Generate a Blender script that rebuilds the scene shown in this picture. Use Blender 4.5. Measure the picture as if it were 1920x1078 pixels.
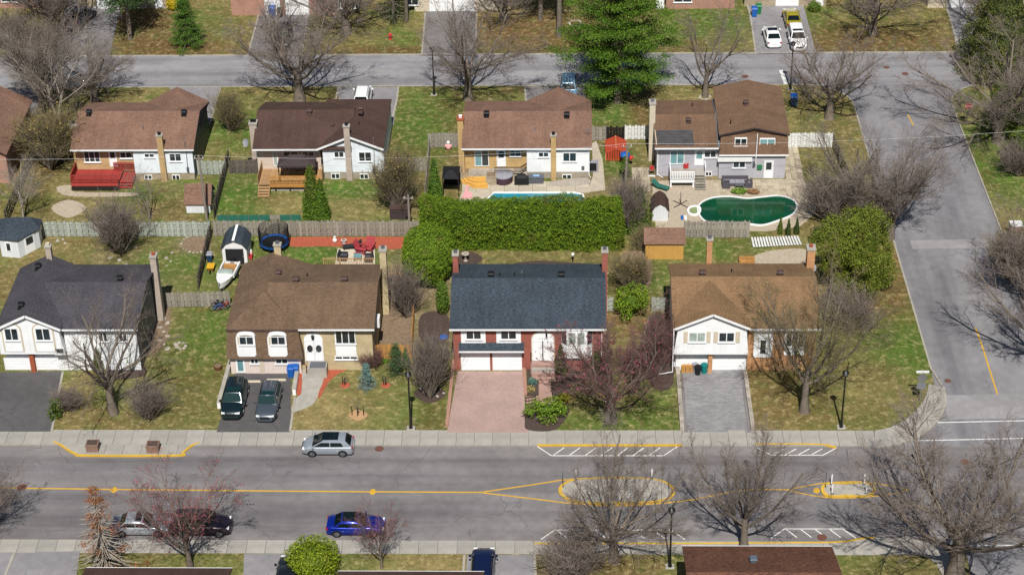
import bpy, math, random
import numpy as np
from mathutils import Matrix, Vector
for o in list(bpy.data.objects): bpy.data.objects.remove(o)
SC = bpy.context.scene
COL = SC.collection
# ---------------------------------------------------------------- camera
FPX, CX, CY, HC = 3800.0, 960.0, 539.0, 103.7           # focal length in photo pixels, centre, flying height
_a = np.array([110, 2440, -FPX]); _a /= np.linalg.norm(_a)
_t = 110 / (3800 - .0397 * 2440); _b = np.array([1, .0397 * _t, _t]); _b /= np.linalg.norm(_b)
_b -= _a * (_a @ _b); _b /= np.linalg.norm(_b)
RW = np.array([_b, _a, np.cross(_b, _a)])               # camera axes -> world axes
def ray(px, py): return RW @ np.array([px - CX, -(py - CY), -FPX])
_d = ray(CX, CY); CAM = np.array([_d[0] / _d[2] * HC, _d[1] / _d[2] * HC, HC])
def P(px, py, z=0.0):                                   # photo pixel -> point on the level plane z
    d = ray(px, py); return CAM + d * ((z - HC) / d[2])
def W(px, py, Y):                                       # photo pixel -> (x, z) on the upright plane y = Y
    d = ray(px, py); q = CAM + d * ((Y - CAM[1]) / d[1]); return q[0], q[2]
cam_d = bpy.data.cameras.new('camera'); cam = bpy.data.objects.new('camera', cam_d); COL.objects.link(cam)
cam_d.sensor_width = 36.0; cam_d.lens = 36.0 * FPX / 1920; cam_d.clip_end = 5000; cam_d.clip_start = 1
M4 = Matrix([list(RW[0]) + [CAM[0]], list(RW[1]) + [CAM[1]], list(RW[2]) + [CAM[2]], [0, 0, 0, 1]])
cam.matrix_world = M4
SC.camera = cam
# ---------------------------------------------------------------- sky, sun, exposure
SUN_EL = math.radians(52.5); SUN_DX = .045              # the sun stands behind the camera, a touch to the right
wd = bpy.data.worlds.new('World'); SC.world = wd; wd.use_nodes = True
wn = wd.node_tree.nodes; wl = wd.node_tree.links
sky = wn.new('ShaderNodeTexSky'); sky.sky_type = 'NISHITA'; sky.sun_disc = False
sky.sun_elevation = SUN_EL; sky.sun_rotation = math.pi - SUN_DX
wn['Background'].inputs[1].default_value = .05
wl.new(sky.outputs[0], wn['Background'].inputs[0])
sl = bpy.data.lights.new('sun', 'SUN'); so = bpy.data.objects.new('sun', sl); COL.objects.link(so)
sl.energy = 5.0; sl.angle = math.radians(.53); sl.color = (1, .955, .88)
_sd = Vector((-SUN_DX, 1, -math.tan(SUN_EL))).normalized()
so.rotation_euler = _sd.to_track_quat('-Z', 'Y').to_euler(); so.location = (0, -40, 60)
SC.view_settings.view_transform = 'Standard'; SC.view_settings.look = 'None'
SC.view_settings.exposure = 0.22; SC.view_settings.gamma = 1.0
SC.render.engine = 'CYCLES'
SC.cycles.use_denoising = False
SC.cycles.max_bounces = 5; SC.cycles.diffuse_bounces = 3; SC.cycles.glossy_bounces = 3
SC.cycles.transparent_max_bounces = 6; SC.cycles.transmission_bounces = 3
SC.cycles.caustics_reflective = False; SC.cycles.caustics_refractive = False
RNG = random.Random(7)
# ---------------------------------------------------------------- materials
MATS = {}
def lin(c):
    if isinstance(c, str):
        c = [int(c[i:i + 2], 16) / 255 for i in (0, 2, 4)]
        c = tuple(x / 12.92 if x <= .04045 else ((x + .055) / 1.055) ** 2.4 for x in c)
        return c if min(c) > .5 else tuple(x * .84 for x in c)
    return c
class NT:                                               # tiny node-graph helper
    def __init__(s, name):
        s.m = bpy.data.materials.new(name); s.m.use_nodes = True; s.t = s.m.node_tree
        s.p = s.t.nodes['Principled BSDF']; s.uvn = None
    def n(s, typ, **kw):
        q = s.t.nodes.new('ShaderNode' + typ)
        for k, v in kw.items():
            if k.startswith('_'): setattr(q, k[1:], v)
            else: q.inputs[k.replace('__', ' ')].default_value = v
        return q
    def l(s, a, b): s.t.links.new(a, b)
    def coord(s, kind='Object'):
        return s.n('TexCoord').outputs[kind]
    def mixc(s, fac, a, b, mode='MIX'):
        q = s.t.nodes.new('ShaderNodeMix'); q.data_type = 'RGBA'; q.blend_type = mode
        for i, v in ((0, fac), (6, a), (7, b)):
            if hasattr(v, 'node'): s.l(v, q.inputs[i])
            else: q.inputs[i].default_value = (*v, 1) if isinstance(v, tuple) and len(v) == 3 else v
        return q.outputs[2]
    def noise(s, vec, scale, detail=3, rough=.55):
        q = s.n('TexNoise', Scale=scale, Detail=detail, Roughness=rough); s.l(vec, q.inputs['Vector']); return q.outputs[0]
    def ramp(s, v, stops):
        q = s.t.nodes.new('ShaderNodeValToRGB'); s.l(v, q.inputs[0]); e = q.color_ramp.elements
        while len(e) < len(stops): e.new(.5)
        for i, (pos, c) in enumerate(stops):
            e[i].position = pos; e[i].color = (*c, 1) if isinstance(c, tuple) else (c, c, c, 1)
        return q.outputs[0]
    def bump(s, h, strength=.3, dist=.02):
        q = s.n('Bump', Strength=strength, Distance=dist); s.l(h, q.inputs['Height']); s.l(q.outputs[0], s.p.inputs['Normal'])
    def fin(s, col, rough=.8, spec=.3, metal=0):
        if hasattr(col, 'node'): s.l(col, s.p.inputs['Base Color'])
        else: s.p.inputs['Base Color'].default_value = (*col, 1)
        s.p.inputs['Roughness'].default_value = rough; s.p.inputs['Specular IOR Level'].default_value = spec
        s.p.inputs['Metallic'].default_value = metal
        return s.m
def mat(name, col, rough=.75, var=.12, scale=3.0, spec=.3, metal=0, rnd=0.0, bump=0.0):
    if name in MATS: return MATS[name]
    col = lin(col); g = NT(name); vec = g.coord()
    n1 = g.noise(vec, scale, 4); n2 = g.noise(vec, scale * 9, 3)
    dark = tuple(c * (1 - var * 1.6) for c in col); lite = tuple(min(1, c * (1 + var)) for c in col)
    c = g.ramp(n1, [(.3, dark), (.7, lite)])
    c = g.mixc(.5 * min(1, var * 4), c, g.ramp(n2, [(.3, dark), (.7, lite)]))
    if rnd:
        oi = g.n('ObjectInfo'); c = g.mixc(1.0, c, g.ramp(oi.outputs['Random'], [(0, 1 - rnd), (1, 1 + rnd * .5)]), 'MULTIPLY')
    if bump: g.bump(n2, bump, .03)
    MATS[name] = g.fin(c, rough, spec, metal); return MATS[name]
def shingle(name, c1, c2, c3):
    g = NT(name); uv = g.coord('UV')
    b = g.n('TexBrick', Scale=1.0, **{'Mortar__Size': .012, 'Mortar__Smooth': .3, 'Bias': -.1, 'Brick__Width': .32, 'Row__Height': .145})
    b.offset = .37; b.inputs['Color1'].default_value = (*lin(c1), 1); b.inputs['Color2'].default_value = (*lin(c2), 1)
    b.inputs['Mortar'].default_value = (*[x * .55 for x in lin(c1)], 1); g.l(uv, b.inputs['Vector'])
    big = g.noise(uv, .35, 3); fine = g.noise(uv, 14, 2)
    mp = g.n('Mapping'); mp.inputs['Scale'].default_value = (1.1, 3.4, 1); g.l(uv, mp.inputs['Vector'])
    tab = g.noise(mp.outputs[0], 3.4, 2, .4)
    c = g.mixc(g.ramp(tab, [(.42, 0.0), (.66, .6)]), b.outputs[0], lin(c3))
    c = g.mixc(.55, c, g.ramp(fine, [(.25, (.62,) * 3), (.75, (1.3,) * 3)]), 'MULTIPLY')
    c = g.mixc(.6, c, g.ramp(big, [(.32, (.7,) * 3), (.68, (1.14,) * 3)]), 'MULTIPLY')
    mp2 = g.n('Mapping'); mp2.inputs['Scale'].default_value = (.9, .07, 1); g.l(uv, mp2.inputs['Vector'])
    c = g.mixc(.55, c, g.ramp(g.noise(mp2.outputs[0], 1.4, 4), [(.35, (.78,) * 3), (.6, (1.05,) * 3)]), 'MULTIPLY')
    g.bump(b.outputs[1], .5, -.012)
    return g.fin(c, .9, .2)
def brickwall(name, c1, c2, cm, w=.22, h=.075):
    g = NT(name); uv = g.coord('UV')
    b = g.n('TexBrick', Scale=1.0, **{'Mortar__Size': .007, 'Brick__Width': w, 'Row__Height': h})
    b.inputs['Color1'].default_value = (*lin(c1), 1); b.inputs['Color2'].default_value = (*lin(c2), 1)
    b.inputs['Mortar'].default_value = (*lin(cm), 1); g.l(uv, b.inputs['Vector'])
    c = g.mixc(.5, b.outputs[0], g.ramp(g.noise(uv, .8, 4), [(.3, (.7,) * 3), (.7, (1.2,) * 3)]), 'MULTIPLY')
    g.bump(b.outputs[1], .6, -.008)
    return g.fin(c, .85, .25)
def siding(name, c, h=.2, vertical=False):
    g = NT(name); uv = g.coord('UV'); sp = g.n('SeparateXYZ'); g.l(uv, sp.inputs[0])
    m1 = g.n('Math', _operation='DIVIDE'); g.l(sp.outputs[0 if vertical else 1], m1.inputs[0]); m1.inputs[1].default_value = h
    m2 = g.n('Math', _operation='FRACT'); g.l(m1.outputs[0], m2.inputs[0])
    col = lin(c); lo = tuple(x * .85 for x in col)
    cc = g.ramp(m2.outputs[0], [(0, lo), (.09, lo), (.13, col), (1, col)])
    cc = g.mixc(.6, cc, g.ramp(g.noise(uv, 1.1, 4), [(.3, (.86,) * 3), (.7, (1.04,) * 3)]), 'MULTIPLY')
    mp2 = g.n('Mapping'); mp2.inputs['Scale'].default_value = (2.2, .16, 1); g.l(uv, mp2.inputs['Vector'])
    cc = g.mixc(.7, cc, g.ramp(g.noise(mp2.outputs[0], 1.5, 4), [(.36, (.93, .93, .92)), (.55, (1.0,) * 3)]), 'MULTIPLY')
    g.bump(m2.outputs[0], .15, .008)
    return g.fin(cc, .55, .35)
def paver(name, c1, c2, cm, w, h):
    g = NT(name); uv = g.coord('UV')
    b = g.n('TexBrick', Scale=1.0, **{'Mortar__Size': .012, 'Brick__Width': w, 'Row__Height': h})
    b.inputs['Color1'].default_value = (*lin(c1), 1); b.inputs['Color2'].default_value = (*lin(c2), 1)
    b.inputs['Mortar'].default_value = (*lin(cm), 1); g.l(uv, b.inputs['Vector'])
    c = g.mixc(.7, b.outputs[0], g.ramp(g.noise(uv, .45, 4), [(.3, (.78,) * 3), (.7, (1.12,) * 3)]), 'MULTIPLY')
    c = g.mixc(.5, c, g.ramp(g.noise(uv, 6, 4), [(.3, (.8,) * 3), (.7, (1.12,) * 3)]), 'MULTIPLY')
    g.bump(b.outputs[1], .4, -.006)
    return g.fin(c, .88, .2)
def asphalt(name, c, streak=True, crack=True, sscale=(.02, .5, 1)):
    g = NT(name); vec = g.coord(); col = lin(c)
    f1 = g.noise(vec, 22, 5, .7); f2 = g.noise(vec, .16, 5); f3 = g.noise(vec, 1.3, 4)
    cc = g.ramp(f2, [(.3, tuple(x * .8 for x in col)), (.7, tuple(x * 1.16 for x in col))])
    cc = g.mixc(.6, cc, g.ramp(f1, [(.25, (.7,) * 3), (.75, (1.25,) * 3)]), 'MULTIPLY')
    cc = g.mixc(.6, cc, g.ramp(f3, [(.3, (.84,) * 3), (.7, (1.1,) * 3)]), 'MULTIPLY')
    if streak:                                          # tyre-polished lanes along the road
        mp = g.n('Mapping'); mp.inputs['Scale'].default_value = sscale; g.l(vec, mp.inputs['Vector'])
        s2 = g.noise(mp.outputs[0], 1.0, 4, .5)
        cc = g.mixc(.85, cc, g.ramp(s2, [(.36, (.72, .72, .73)), (.5, (1, 1, 1)), (.66, (1.14, 1.13, 1.1))]), 'MULTIPLY')
    if crack:
        v = g.n('TexVoronoi', Scale=.17); v.feature = 'DISTANCE_TO_EDGE'
        wv = g.n('VectorMath', _operation='ADD'); g.l(vec, wv.inputs[0])
        nz = g.n('TexNoise', Scale=.55, Detail=4.0); g.l(vec, nz.inputs['Vector'])
        sc = g.n('VectorMath', _operation='SCALE'); sc.inputs['Scale'].default_value = 2.6; g.l(nz.outputs[1], sc.inputs[0])
        g.l(sc.outputs[0], wv.inputs[1]); g.l(wv.outputs[0], v.inputs['Vector'])
        gate = g.ramp(g.noise(vec, .12, 2), [(.46, 0.0), (.56, 1.0)])
        cr = g.ramp(v.outputs['Distance'], [(.0, .55), (.012, 0.0)])
        mm = g.n('Math', _operation='MULTIPLY'); g.l(gate, mm.inputs[0]); g.l(cr, mm.inputs[1])
        cc = g.mixc(mm.outputs[0], cc, tuple(x * .45 for x in col))
    g.bump(f1, .25, .01)
    return g.fin(cc, .85, .25)
def attrmat(name, attr='Col', rough=.85, spec=.2, scale=8, amt=.5, transl=0.0, grain2=0.0):
    g = NT(name); a = g.n('Attribute'); a.attribute_name = attr; vec = g.coord()
    c = g.mixc(amt, a.outputs[0], g.ramp(g.noise(vec, scale, 5, .7), [(.25, (.55,) * 3), (.75, (1.4,) * 3)]), 'MULTIPLY')
    if grain2: c = g.mixc(grain2, c, g.ramp(g.noise(vec, scale * .18, 4, .6), [(.3, (.6, .66, .6)), (.7, (1.25, 1.2, 1.2))]), 'MULTIPLY')
    m = g.fin(c, rough, spec)
    if transl:
        tr = g.n('BsdfTranslucent'); g.l(c, tr.inputs[0]); mx = g.n('MixShader'); mx.inputs[0].default_value = transl
        g.l(g.p.outputs[0], mx.inputs[1]); g.l(tr.outputs[0], mx.inputs[2])
        g.l(mx.outputs[0], g.t.nodes['Material Output'].inputs[0])
    return m
def glass(name, c, rough=.06, var=.5):
    g = NT(name); vec = g.coord(); col = lin(c)
    cc = g.ramp(g.noise(vec, 1.1, 2), [(.35, tuple(x * (1 - var) for x in col)), (.65, tuple(x * (1 + var) for x in col))])
    return g.fin(cc, rough, .6)
def paint(name, c, metal=.25, rough=.28):
    g = NT(name); g.fin(lin(c), rough, .5, metal); g.p.inputs['Coat Weight'].default_value = .8; g.p.inputs['Coat Roughness'].default_value = .05
    return g.m
S = {}
S['brown'] = shingle('shingle_brown', '896b5c', '78594a', '957869')
S['dkbrown'] = shingle('shingle_dark_brown', '57433c', '4d3b36', '5f4a43')
S['umber'] = shingle('shingle_umber', '776250', '63503f', '836c59')
S['tan'] = shingle('shingle_tan', '8c6f52', '7b6046', '9a7d5e')
S['slate'] = shingle('shingle_slate', '3d4752', '303943', '56626d')
S['black'] = shingle('shingle_black', '504e55', '434147', '5c5a61')
S['multi'] = shingle('shingle_multi', '6c4a3c', '472f2a', '87604a')
S['tan2'] = shingle('shingle_tan_two', '7d6350', '715746', '876d59')
S['red_brick'] = brickwall('red_brick', 'a5584a', '93493c', 'a8887c')
S['tan_brick'] = brickwall('tan_brick', 'c9ab7c', 'bd9c6a', 'b8a68c')
S['beige_brick'] = brickwall('beige_brick', 'c9b994', 'bfae88', 'b7aa90', .3, .1)
S['yellow_brick'] = brickwall('yellow_brick', 'cfb07c', 'c6a670', 'b59c6c')
S['pale_brick'] = brickwall('pale_brick', 'c3b6aa', 'b5a79a', 'a89d92')
S['orange_brick'] = brickwall('orange_brick', 'cf9c6c', 'c08a5c', 'b59a80')
S['pink_brick'] = brickwall('pink_brick', 'b98a78', 'a87a6a', 'a8968a')
S['stone_block'] = brickwall('stone_block', 'b3a68f', '9c8f7a', '8c8272', .4, .2)
S['white_siding'] = siding('white_siding', 'e4e7ea'); S['blue_white_siding'] = siding('blue_white_siding', 'd9e2ea')
S['grey_siding'] = siding('grey_siding', 'b9b9c2'); S['pink_siding'] = siding('pink_siding', 'd3c6bf', .13)
S['tan_siding'] = siding('tan_siding', 'c99d56', .25, True); S['shed_white'] = siding('shed_white', 'cfd3d8', .3, True)
S['white'] = mat('white_paint', 'e4e6e8', .5, .05, 1.5); S['trim'] = mat('white_trim', 'dfe1e3', .45, .05, 2)
S['cream'] = mat('cream_paint', 'cfc4b0', .6, .06); S['beige_wall'] = mat('beige_stucco', 'cfc1b4', .8, .06)
S['concrete'] = mat('concrete', 'aaa69e', .9, .14, 1.2, .2, bump=.1); S['foundation'] = mat('foundation', 'a29a8c', .9, .14, 1.4, .2)
S['slab'] = mat('sidewalk_slab', 'a5a29b', .9, .11, .9, .2, rnd=.10, bump=.1)
S['kerb'] = mat('kerb_concrete', 'a8a398', .9, .16, 1.8, .2, rnd=.08)
S['kerb_yellow'] = mat('kerb_yellow', 'd3a838', .75, .2, 2.2, .25)
S['line_yellow'] = mat('line_yellow', 'd0a032', .8, .22, 3.0, .2); S['line_white'] = mat('line_white', 'cfcfcd', .8, .2, 3.0, .2)
def worn(name, c, base='7f7c7e'):                       # road paint with bare asphalt showing through
    g = NT(name); v = g.coord(); cc = g.ramp(g.noise(v, 1.2, 4), [(.3, tuple(x * .8 for x in lin(c))), (.7, lin(c))])
    return g.fin(g.mixc(g.ramp(g.noise(v, 4.5, 5, .7), [(.56, 0.0), (.7, .7)]), cc, lin(base)), .85, .2)
S['line_yellow'] = worn('line_yellow_worn', 'd8ab3a'); S['line_white'] = worn('line_white_worn', 'dadad8'); S['kerb_yellow'] = worn('kerb_yellow_worn', 'd8b040', 'a8a398')
S['dark'] = mat('dark_void', '26272a', .9, .1); S['black'+'_metal'] = mat('black_metal', '17181a', .45, .1, 4, .5)
S['galv'] = mat('galvanised', '9aa0a6', .45, .1, 4, .5, .6); S['steel'] = mat('steel', 'a9aaac', .35, .06, 4, .5, .8)
S['vent_black'] = mat('vent_black', '1b1c20', .5, .1); S['vent_brown'] = mat('vent_brown', '54433e', .6, .1); S['vent_grey'] = mat('vent_grey', '5b6672', .5, .1)
S['pane'] = glass('window_pane', '2a3338'); S['pane_blue'] = glass('curtained_pane', '6f9aa0', .12, .2); S['pane_pale'] = glass('blind_pane', '9aa8a2', .15, .2)
S['car_glass'] = glass('car_glass', '0f1a1c', .05, .1); S['car_glass_green'] = glass('car_glass_green', '143231', .05, .1)
S['fence_green'] = mat('fence_weathered_green', 'a9b0a6', .9, .16, 3, .15, rnd=.22); S['fence_grey'] = mat('fence_grey', '9a948a', .9, .18, 3, .15, rnd=.22)
S['fence_dark'] = mat('fence_dark', '67605a', .9, .18, 3, .15, rnd=.2); S['fence_white'] = mat('fence_white', 'd2d4d2', .8, .16, 3, .2, rnd=.12)
S['fence_new'] = mat('fence_new', 'b98a52', .85, .14, 3, .2, rnd=.15); S['fence_black'] = mat('fence_black', '2c2623', .8, .2, 3, .2, rnd=.15)
S['deck_red'] = mat('deck_red', 'a8423e', .7, .14, 3, .25, rnd=.15); S['deck_tan'] = mat('deck_tan', 'b8946c', .85, .14, 3, .2, rnd=.15)
S['deck_orange'] = mat('deck_orange', 'c48c46', .8, .14, 3, .2, rnd=.12); S['deck_yellow'] = mat('deck_yellow', 'd9aa58', .75, .12, 3, .2, rnd=.12)
S['wood_pole'] = mat('wood_pole', '8f867b', .9, .2, 6, .15); S['log'] = mat('bark_log', '6b4a34', .95, .25, 5, .1)
S['mulch_red'] = mat('mulch_red', 'b2604a', .95, .3, 7, .1, bump=.5); S['mulch_dark'] = mat('mulch_dark', '564a44', .95, .3, 7, .1, bump=.5)
S['mulch_tan'] = mat('mulch_tan', 'bf9a74', .95, .25, 8, .1, bump=.5); S['soil'] = mat('soil', '8a7763', .95, .3, 3, .1, bump=.4)
S['gravel'] = mat('gravel_ground', 'b8ab98', .95, .22, 5, .1, bump=.4); S['stone'] = mat('pale_stone', 'b4aba0', .9, .25, 4, .2, rnd=.25)
S['plastic_blue'] = mat('plastic_blue', '1c5fb4', .5, .08, 4, .4); S['plastic_navy'] = mat('plastic_navy', '2a3f5e', .5, .1); S['plastic_green'] = mat('plastic_green', '2b7a4c', .5, .08); S['plastic_teal'] = mat('plastic_teal', '147b7b', .5, .08)
S['plastic_red'] = mat('plastic_red', 'c23a3a', .5, .1); S['plastic_white'] = mat('plastic_white', 'd9dadb', .45, .06); S['plastic_black'] = mat('plastic_black', '202124', .5, .1)
S['plastic_grey'] = mat('plastic_grey', '5c6068', .55, .1); S['plastic_yellow'] = mat('plastic_yellow', 'd9a82e', .5, .1); S['pink'] = mat('pink_vinyl', 'e8a8ac', .5, .08)
S['wicker'] = mat('charcoal_wicker', '2f3136', .8, .15, 8, .2); S['cushion'] = mat('grey_cushion', '55525a', .9, .12); S['cushion_pale'] = mat('pale_cushion', '9a98a2', .9, .12)
S['cover_grey'] = mat('vinyl_cover', '9a9aa4', .6, .1); S['cover_plum'] = mat('plum_skirt', '4a3440', .7, .1); S['lounger_red'] = mat('lounger_red', 'b0474e', .6, .1)
S['fabric_dark'] = mat('dark_fabric', '43383a', .85, .1, 2); S['net_black'] = mat('black_net', '1d1e20', .8, .1); S['orange_snow'] = mat('orange_fence', 'b84a30', .6, .15, 4)
S['terracotta'] = mat('terracotta', 'a3583c', .8, .1); S['cardboard'] = mat('paper_bag', 'b98a4e', .9, .12); S['skin'] = mat('skin', 'd9a184', .6, .06); S['rust'] = mat('rusty_iron', '6e4c40', .85, .25, 9, .3)
S['planter'] = mat('planter_brown', '8a6f62', .85, .15, 3); S['solar'] = mat('solar_mat', '4d4a4a', .6, .35, 1.6, .5); S['tyre'] = mat('tyre', '161617', .9, .1); S['rim'] = mat('alloy_rim', '8d9094', .35, .1, 4, .5, .7)
S['lamp_glass'] = mat('lamp_glass', 'e4e6e8', .15, .03, 3, .5); S['tail_red'] = mat('tail_lens', 'a01c24', .2, .1, 4, .5); S['mesh_green'] = mat('mesh_green', '2c6a5e', .8, .12)
# ---------------------------------------------------------------- mesh helpers
def auto_uv(me):                                        # metres along the face: walls (run, z), slopes (run, up the slope)
    nl = len(me.loops)
    if nl == 0: return
    co = np.empty(len(me.vertices) * 3); me.vertices.foreach_get('co', co); co = co.reshape(-1, 3)
    lv = np.empty(nl, int); me.loops.foreach_get('vertex_index', lv)
    npoly = len(me.polygons); nor = np.empty(npoly * 3); me.polygons.foreach_get('normal', nor); nor = nor.reshape(-1, 3)
    tot = np.empty(npoly, int); me.polygons.foreach_get('loop_total', tot)
    n = np.repeat(nor, tot, axis=0); p = co[lv]
    h = np.hypot(n[:, 0], n[:, 1]); flat = h < .02; hs = np.where(flat, 1, h)
    ux = np.where(flat, 1, -n[:, 1] / hs); uy = np.where(flat, 0, n[:, 0] / hs)
    u = p[:, 0] * ux + p[:, 1] * uy
    vx, vy, vz = -n[:, 2] * uy, n[:, 2] * ux, n[:, 0] * uy - n[:, 1] * ux
    v = p[:, 0] * vx + p[:, 1] * vy + p[:, 2] * vz
    uvl = me.uv_layers.new(name='UVMap'); arr = np.empty(nl * 2, 'f'); arr[0::2] = u; arr[1::2] = v
    uvl.data.foreach_set('uv', arr)
class MB:
    def __init__(s): s.v = []; s.f = []
    def face(s, pts):
        n = len(s.v); s.v += [tuple(map(float, p)) for p in pts]; s.f.append(tuple(range(n, n + len(pts)))); return s
    def box(s, x0, y0, z0, x1, y1, z1):
        x0, x1 = min(x0, x1), max(x0, x1); y0, y1 = min(y0, y1), max(y0, y1); z0, z1 = min(z0, z1), max(z0, z1)
        n = len(s.v); s.v += [(x, y, z) for z in (z0, z1) for x, y in ((x0, y0), (x1, y0), (x1, y1), (x0, y1))]
        s.f += [(n + 3, n + 2, n + 1, n), (n + 4, n + 5, n + 6, n + 7)] + [(n + i, n + (i + 1) % 4, n + 4 + (i + 1) % 4, n + 4 + i) for i in range(4)]
        return s
    def hexa(s, lo, hi):                                # 4 bottom + 4 top points
        n = len(s.v); s.v += [tuple(map(float, p)) for p in list(lo) + list(hi)]; k = len(lo)
        s.f += [tuple(n + i for i in reversed(range(k))), tuple(n + k + i for i in range(k))] + [(n + i, n + (i + 1) % k, n + k + (i + 1) % k, n + k + i) for i in range(k)]
        return s
    def prism(s, poly, z0, z1): return s.hexa([(p[0], p[1], z0) for p in poly], [(p[0], p[1], z1) for p in poly])
    def ext(s, poly, axis, b0, b1):                     # polygon of (a, z) extruded along x or y
        m = (lambda a, z, b: (a, b, z)) if axis == 'y' else (lambda a, z, b: (b, a, z))
        return s.hexa([m(a, z, b0) for a, z in poly], [m(a, z, b1) for a, z in poly])
    def bar(s, p, q, w, h):                             # beam from p to q, w across, h high
        p = Vector(p); q = Vector(q); d = (q - p).normalized(); up = Vector((0, 0, 1))
        if abs(d.z) > .95: up = Vector((0, 1, 0))
        r = d.cross(up).normalized() * w / 2; u = r.cross(d).normalized() * h / 2
        return s.hexa([p - r - u, p + r - u, q + r - u, q - r - u], [p - r + u, p + r + u, q + r + u, q - r + u])
    def tube(s, pts, rad, n=6, cap=True):
        k0 = len(s.v); pts = [Vector(p) for p in pts]
        if not isinstance(rad, (list, tuple)): rad = [rad] * len(pts)
        for i, p in enumerate(pts):
            d = (pts[min(i + 1, len(pts) - 1)] - pts[max(i - 1, 0)]).normalized()
            a = d.orthogonal().normalized() if abs(d.z) > .9 or abs(d.z) < 1e-6 and False else (Vector((0, 0, 1)).cross(d).normalized() if abs(d.z) < .98 else Vector((1, 0, 0)))
            b = d.cross(a)
            for j in range(n):
                t = 2 * math.pi * j / n; q = p + (a * math.cos(t) + b * math.sin(t)) * rad[i]; s.v.append(tuple(q))
        for i in range(len(pts) - 1):
            for j in range(n):
                s.f.append((k0 + i * n + j, k0 + i * n + (j + 1) % n, k0 + (i + 1) * n + (j + 1) % n, k0 + (i + 1) * n + j))
        if cap:
            s.f.append(tuple(k0 + j for j in reversed(range(n)))); e = k0 + (len(pts) - 1) * n; s.f.append(tuple(e + j for j in range(n)))
        return s
    def lathe(s, c, prof, n=14):                        # profile of (radius, height) turned about z
        k0 = len(s.v)
        for r, z in prof:
            for j in range(n):
                t = 2 * math.pi * j / n; s.v.append((c[0] + r * math.cos(t), c[1] + r * math.sin(t), c[2] + z))
        for i in range(len(prof) - 1):
            for j in range(n):
                s.f.append((k0 + i * n + j, k0 + i * n + (j + 1) % n, k0 + (i + 1) * n + (j + 1) % n, k0 + (i + 1) * n + j))
        s.f.append(tuple(k0 + j for j in reversed(range(n)))); e = k0 + (len(prof) - 1) * n; s.f.append(tuple(e + j for j in range(n)))
        return s
    def cyl(s, c, r, h, n=12, r2=None): return s.lathe(c, [(r, 0), (r if r2 is None else r2, h)], n)
    def blob(s, c, rx, ry, rz, n=10, m=6, jit=0.0, rng=RNG):
        k0 = len(s.v)
        for i in range(m + 1):
            ph = math.pi * i / m
            for j in range(n):
                t = 2 * math.pi * j / n; k = 1 + (rng.uniform(-jit, jit) if 0 < i < m else 0)
                s.v.append((c[0] + rx * k * math.sin(ph) * math.cos(t), c[1] + ry * k * math.sin(ph) * math.sin(t), c[2] - rz * k * math.cos(ph)))
        for i in range(m):
            for j in range(n): s.f.append((k0 + i * n + j, k0 + i * n + (j + 1) % n, k0 + (i + 1) * n + (j + 1) % n, k0 + (i + 1) * n + j))
        return s
    def mesh(s, name, m, off=(0, 0, 0), smooth=False, uv=True):
        me = bpy.data.meshes.new(name); ox, oy, oz = off
        me.from_pydata([(x - ox, y - oy, z - oz) for x, y, z in s.v], [], s.f); me.update()
        if uv: auto_uv(me)
        if m is not None: me.materials.append(S[m] if isinstance(m, str) else m)
        if smooth:
            me.polygons.foreach_set('use_smooth', [True] * len(me.polygons))
            if smooth != 'all': me.set_sharp_from_angle(angle=math.radians(40))
        return me
    def build(s, name, m, parent=None, smooth=False, uv=True):
        off = wloc(parent) if parent is not None else ((min(v[0] for v in s.v) + max(v[0] for v in s.v)) / 2, (min(v[1] for v in s.v) + max(v[1] for v in s.v)) / 2, min(v[2] for v in s.v))
        o = bpy.data.objects.new(name, s.mesh(name, m, off, smooth, uv)); COL.objects.link(o)
        if parent is not None: o.parent = parent
        else: o.location = off
        return o
def wloc(o):
    x = y = z = 0.0
    while o is not None: x += o.location[0]; y += o.location[1]; z += o.location[2]; o = o.parent
    return (x, y, z)
def tag(o, label, cat=None, group=None, kind=None):
    if label: o['label'] = label
    if cat: o['category'] = cat
    if group: o['group'] = group
    if kind: o['kind'] = kind
    return o
def T(name, label, cat, loc, group=None, rz=0.0):
    o = bpy.data.objects.new(name, None); COL.objects.link(o); o.location = tuple(map(float, loc)); o.rotation_euler = (0, 0, rz)
    o.empty_display_size = .2
    return tag(o, label, cat, group)
def inst(me, name, parent, loc, rz=0.0, scale=None, rot=None):   # a piece that shares its mesh; loc in the parent's frame
    o = bpy.data.objects.new(name, me); COL.objects.link(o); o.parent = parent; o.location = tuple(map(float, loc))
    o.rotation_euler = rot if rot else (0, 0, rz)
    if scale is not None: o.scale = scale
    return o
def copy_tree(o, parent=None):
    c = o.copy(); COL.objects.link(c); c.parent = parent
    for ch in list(o.children): copy_tree(ch, c)
    return c
def struct(o): o['kind'] = 'structure'; return o
GZ = .10                                                # lawns lie a kerb's height above the road
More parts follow.
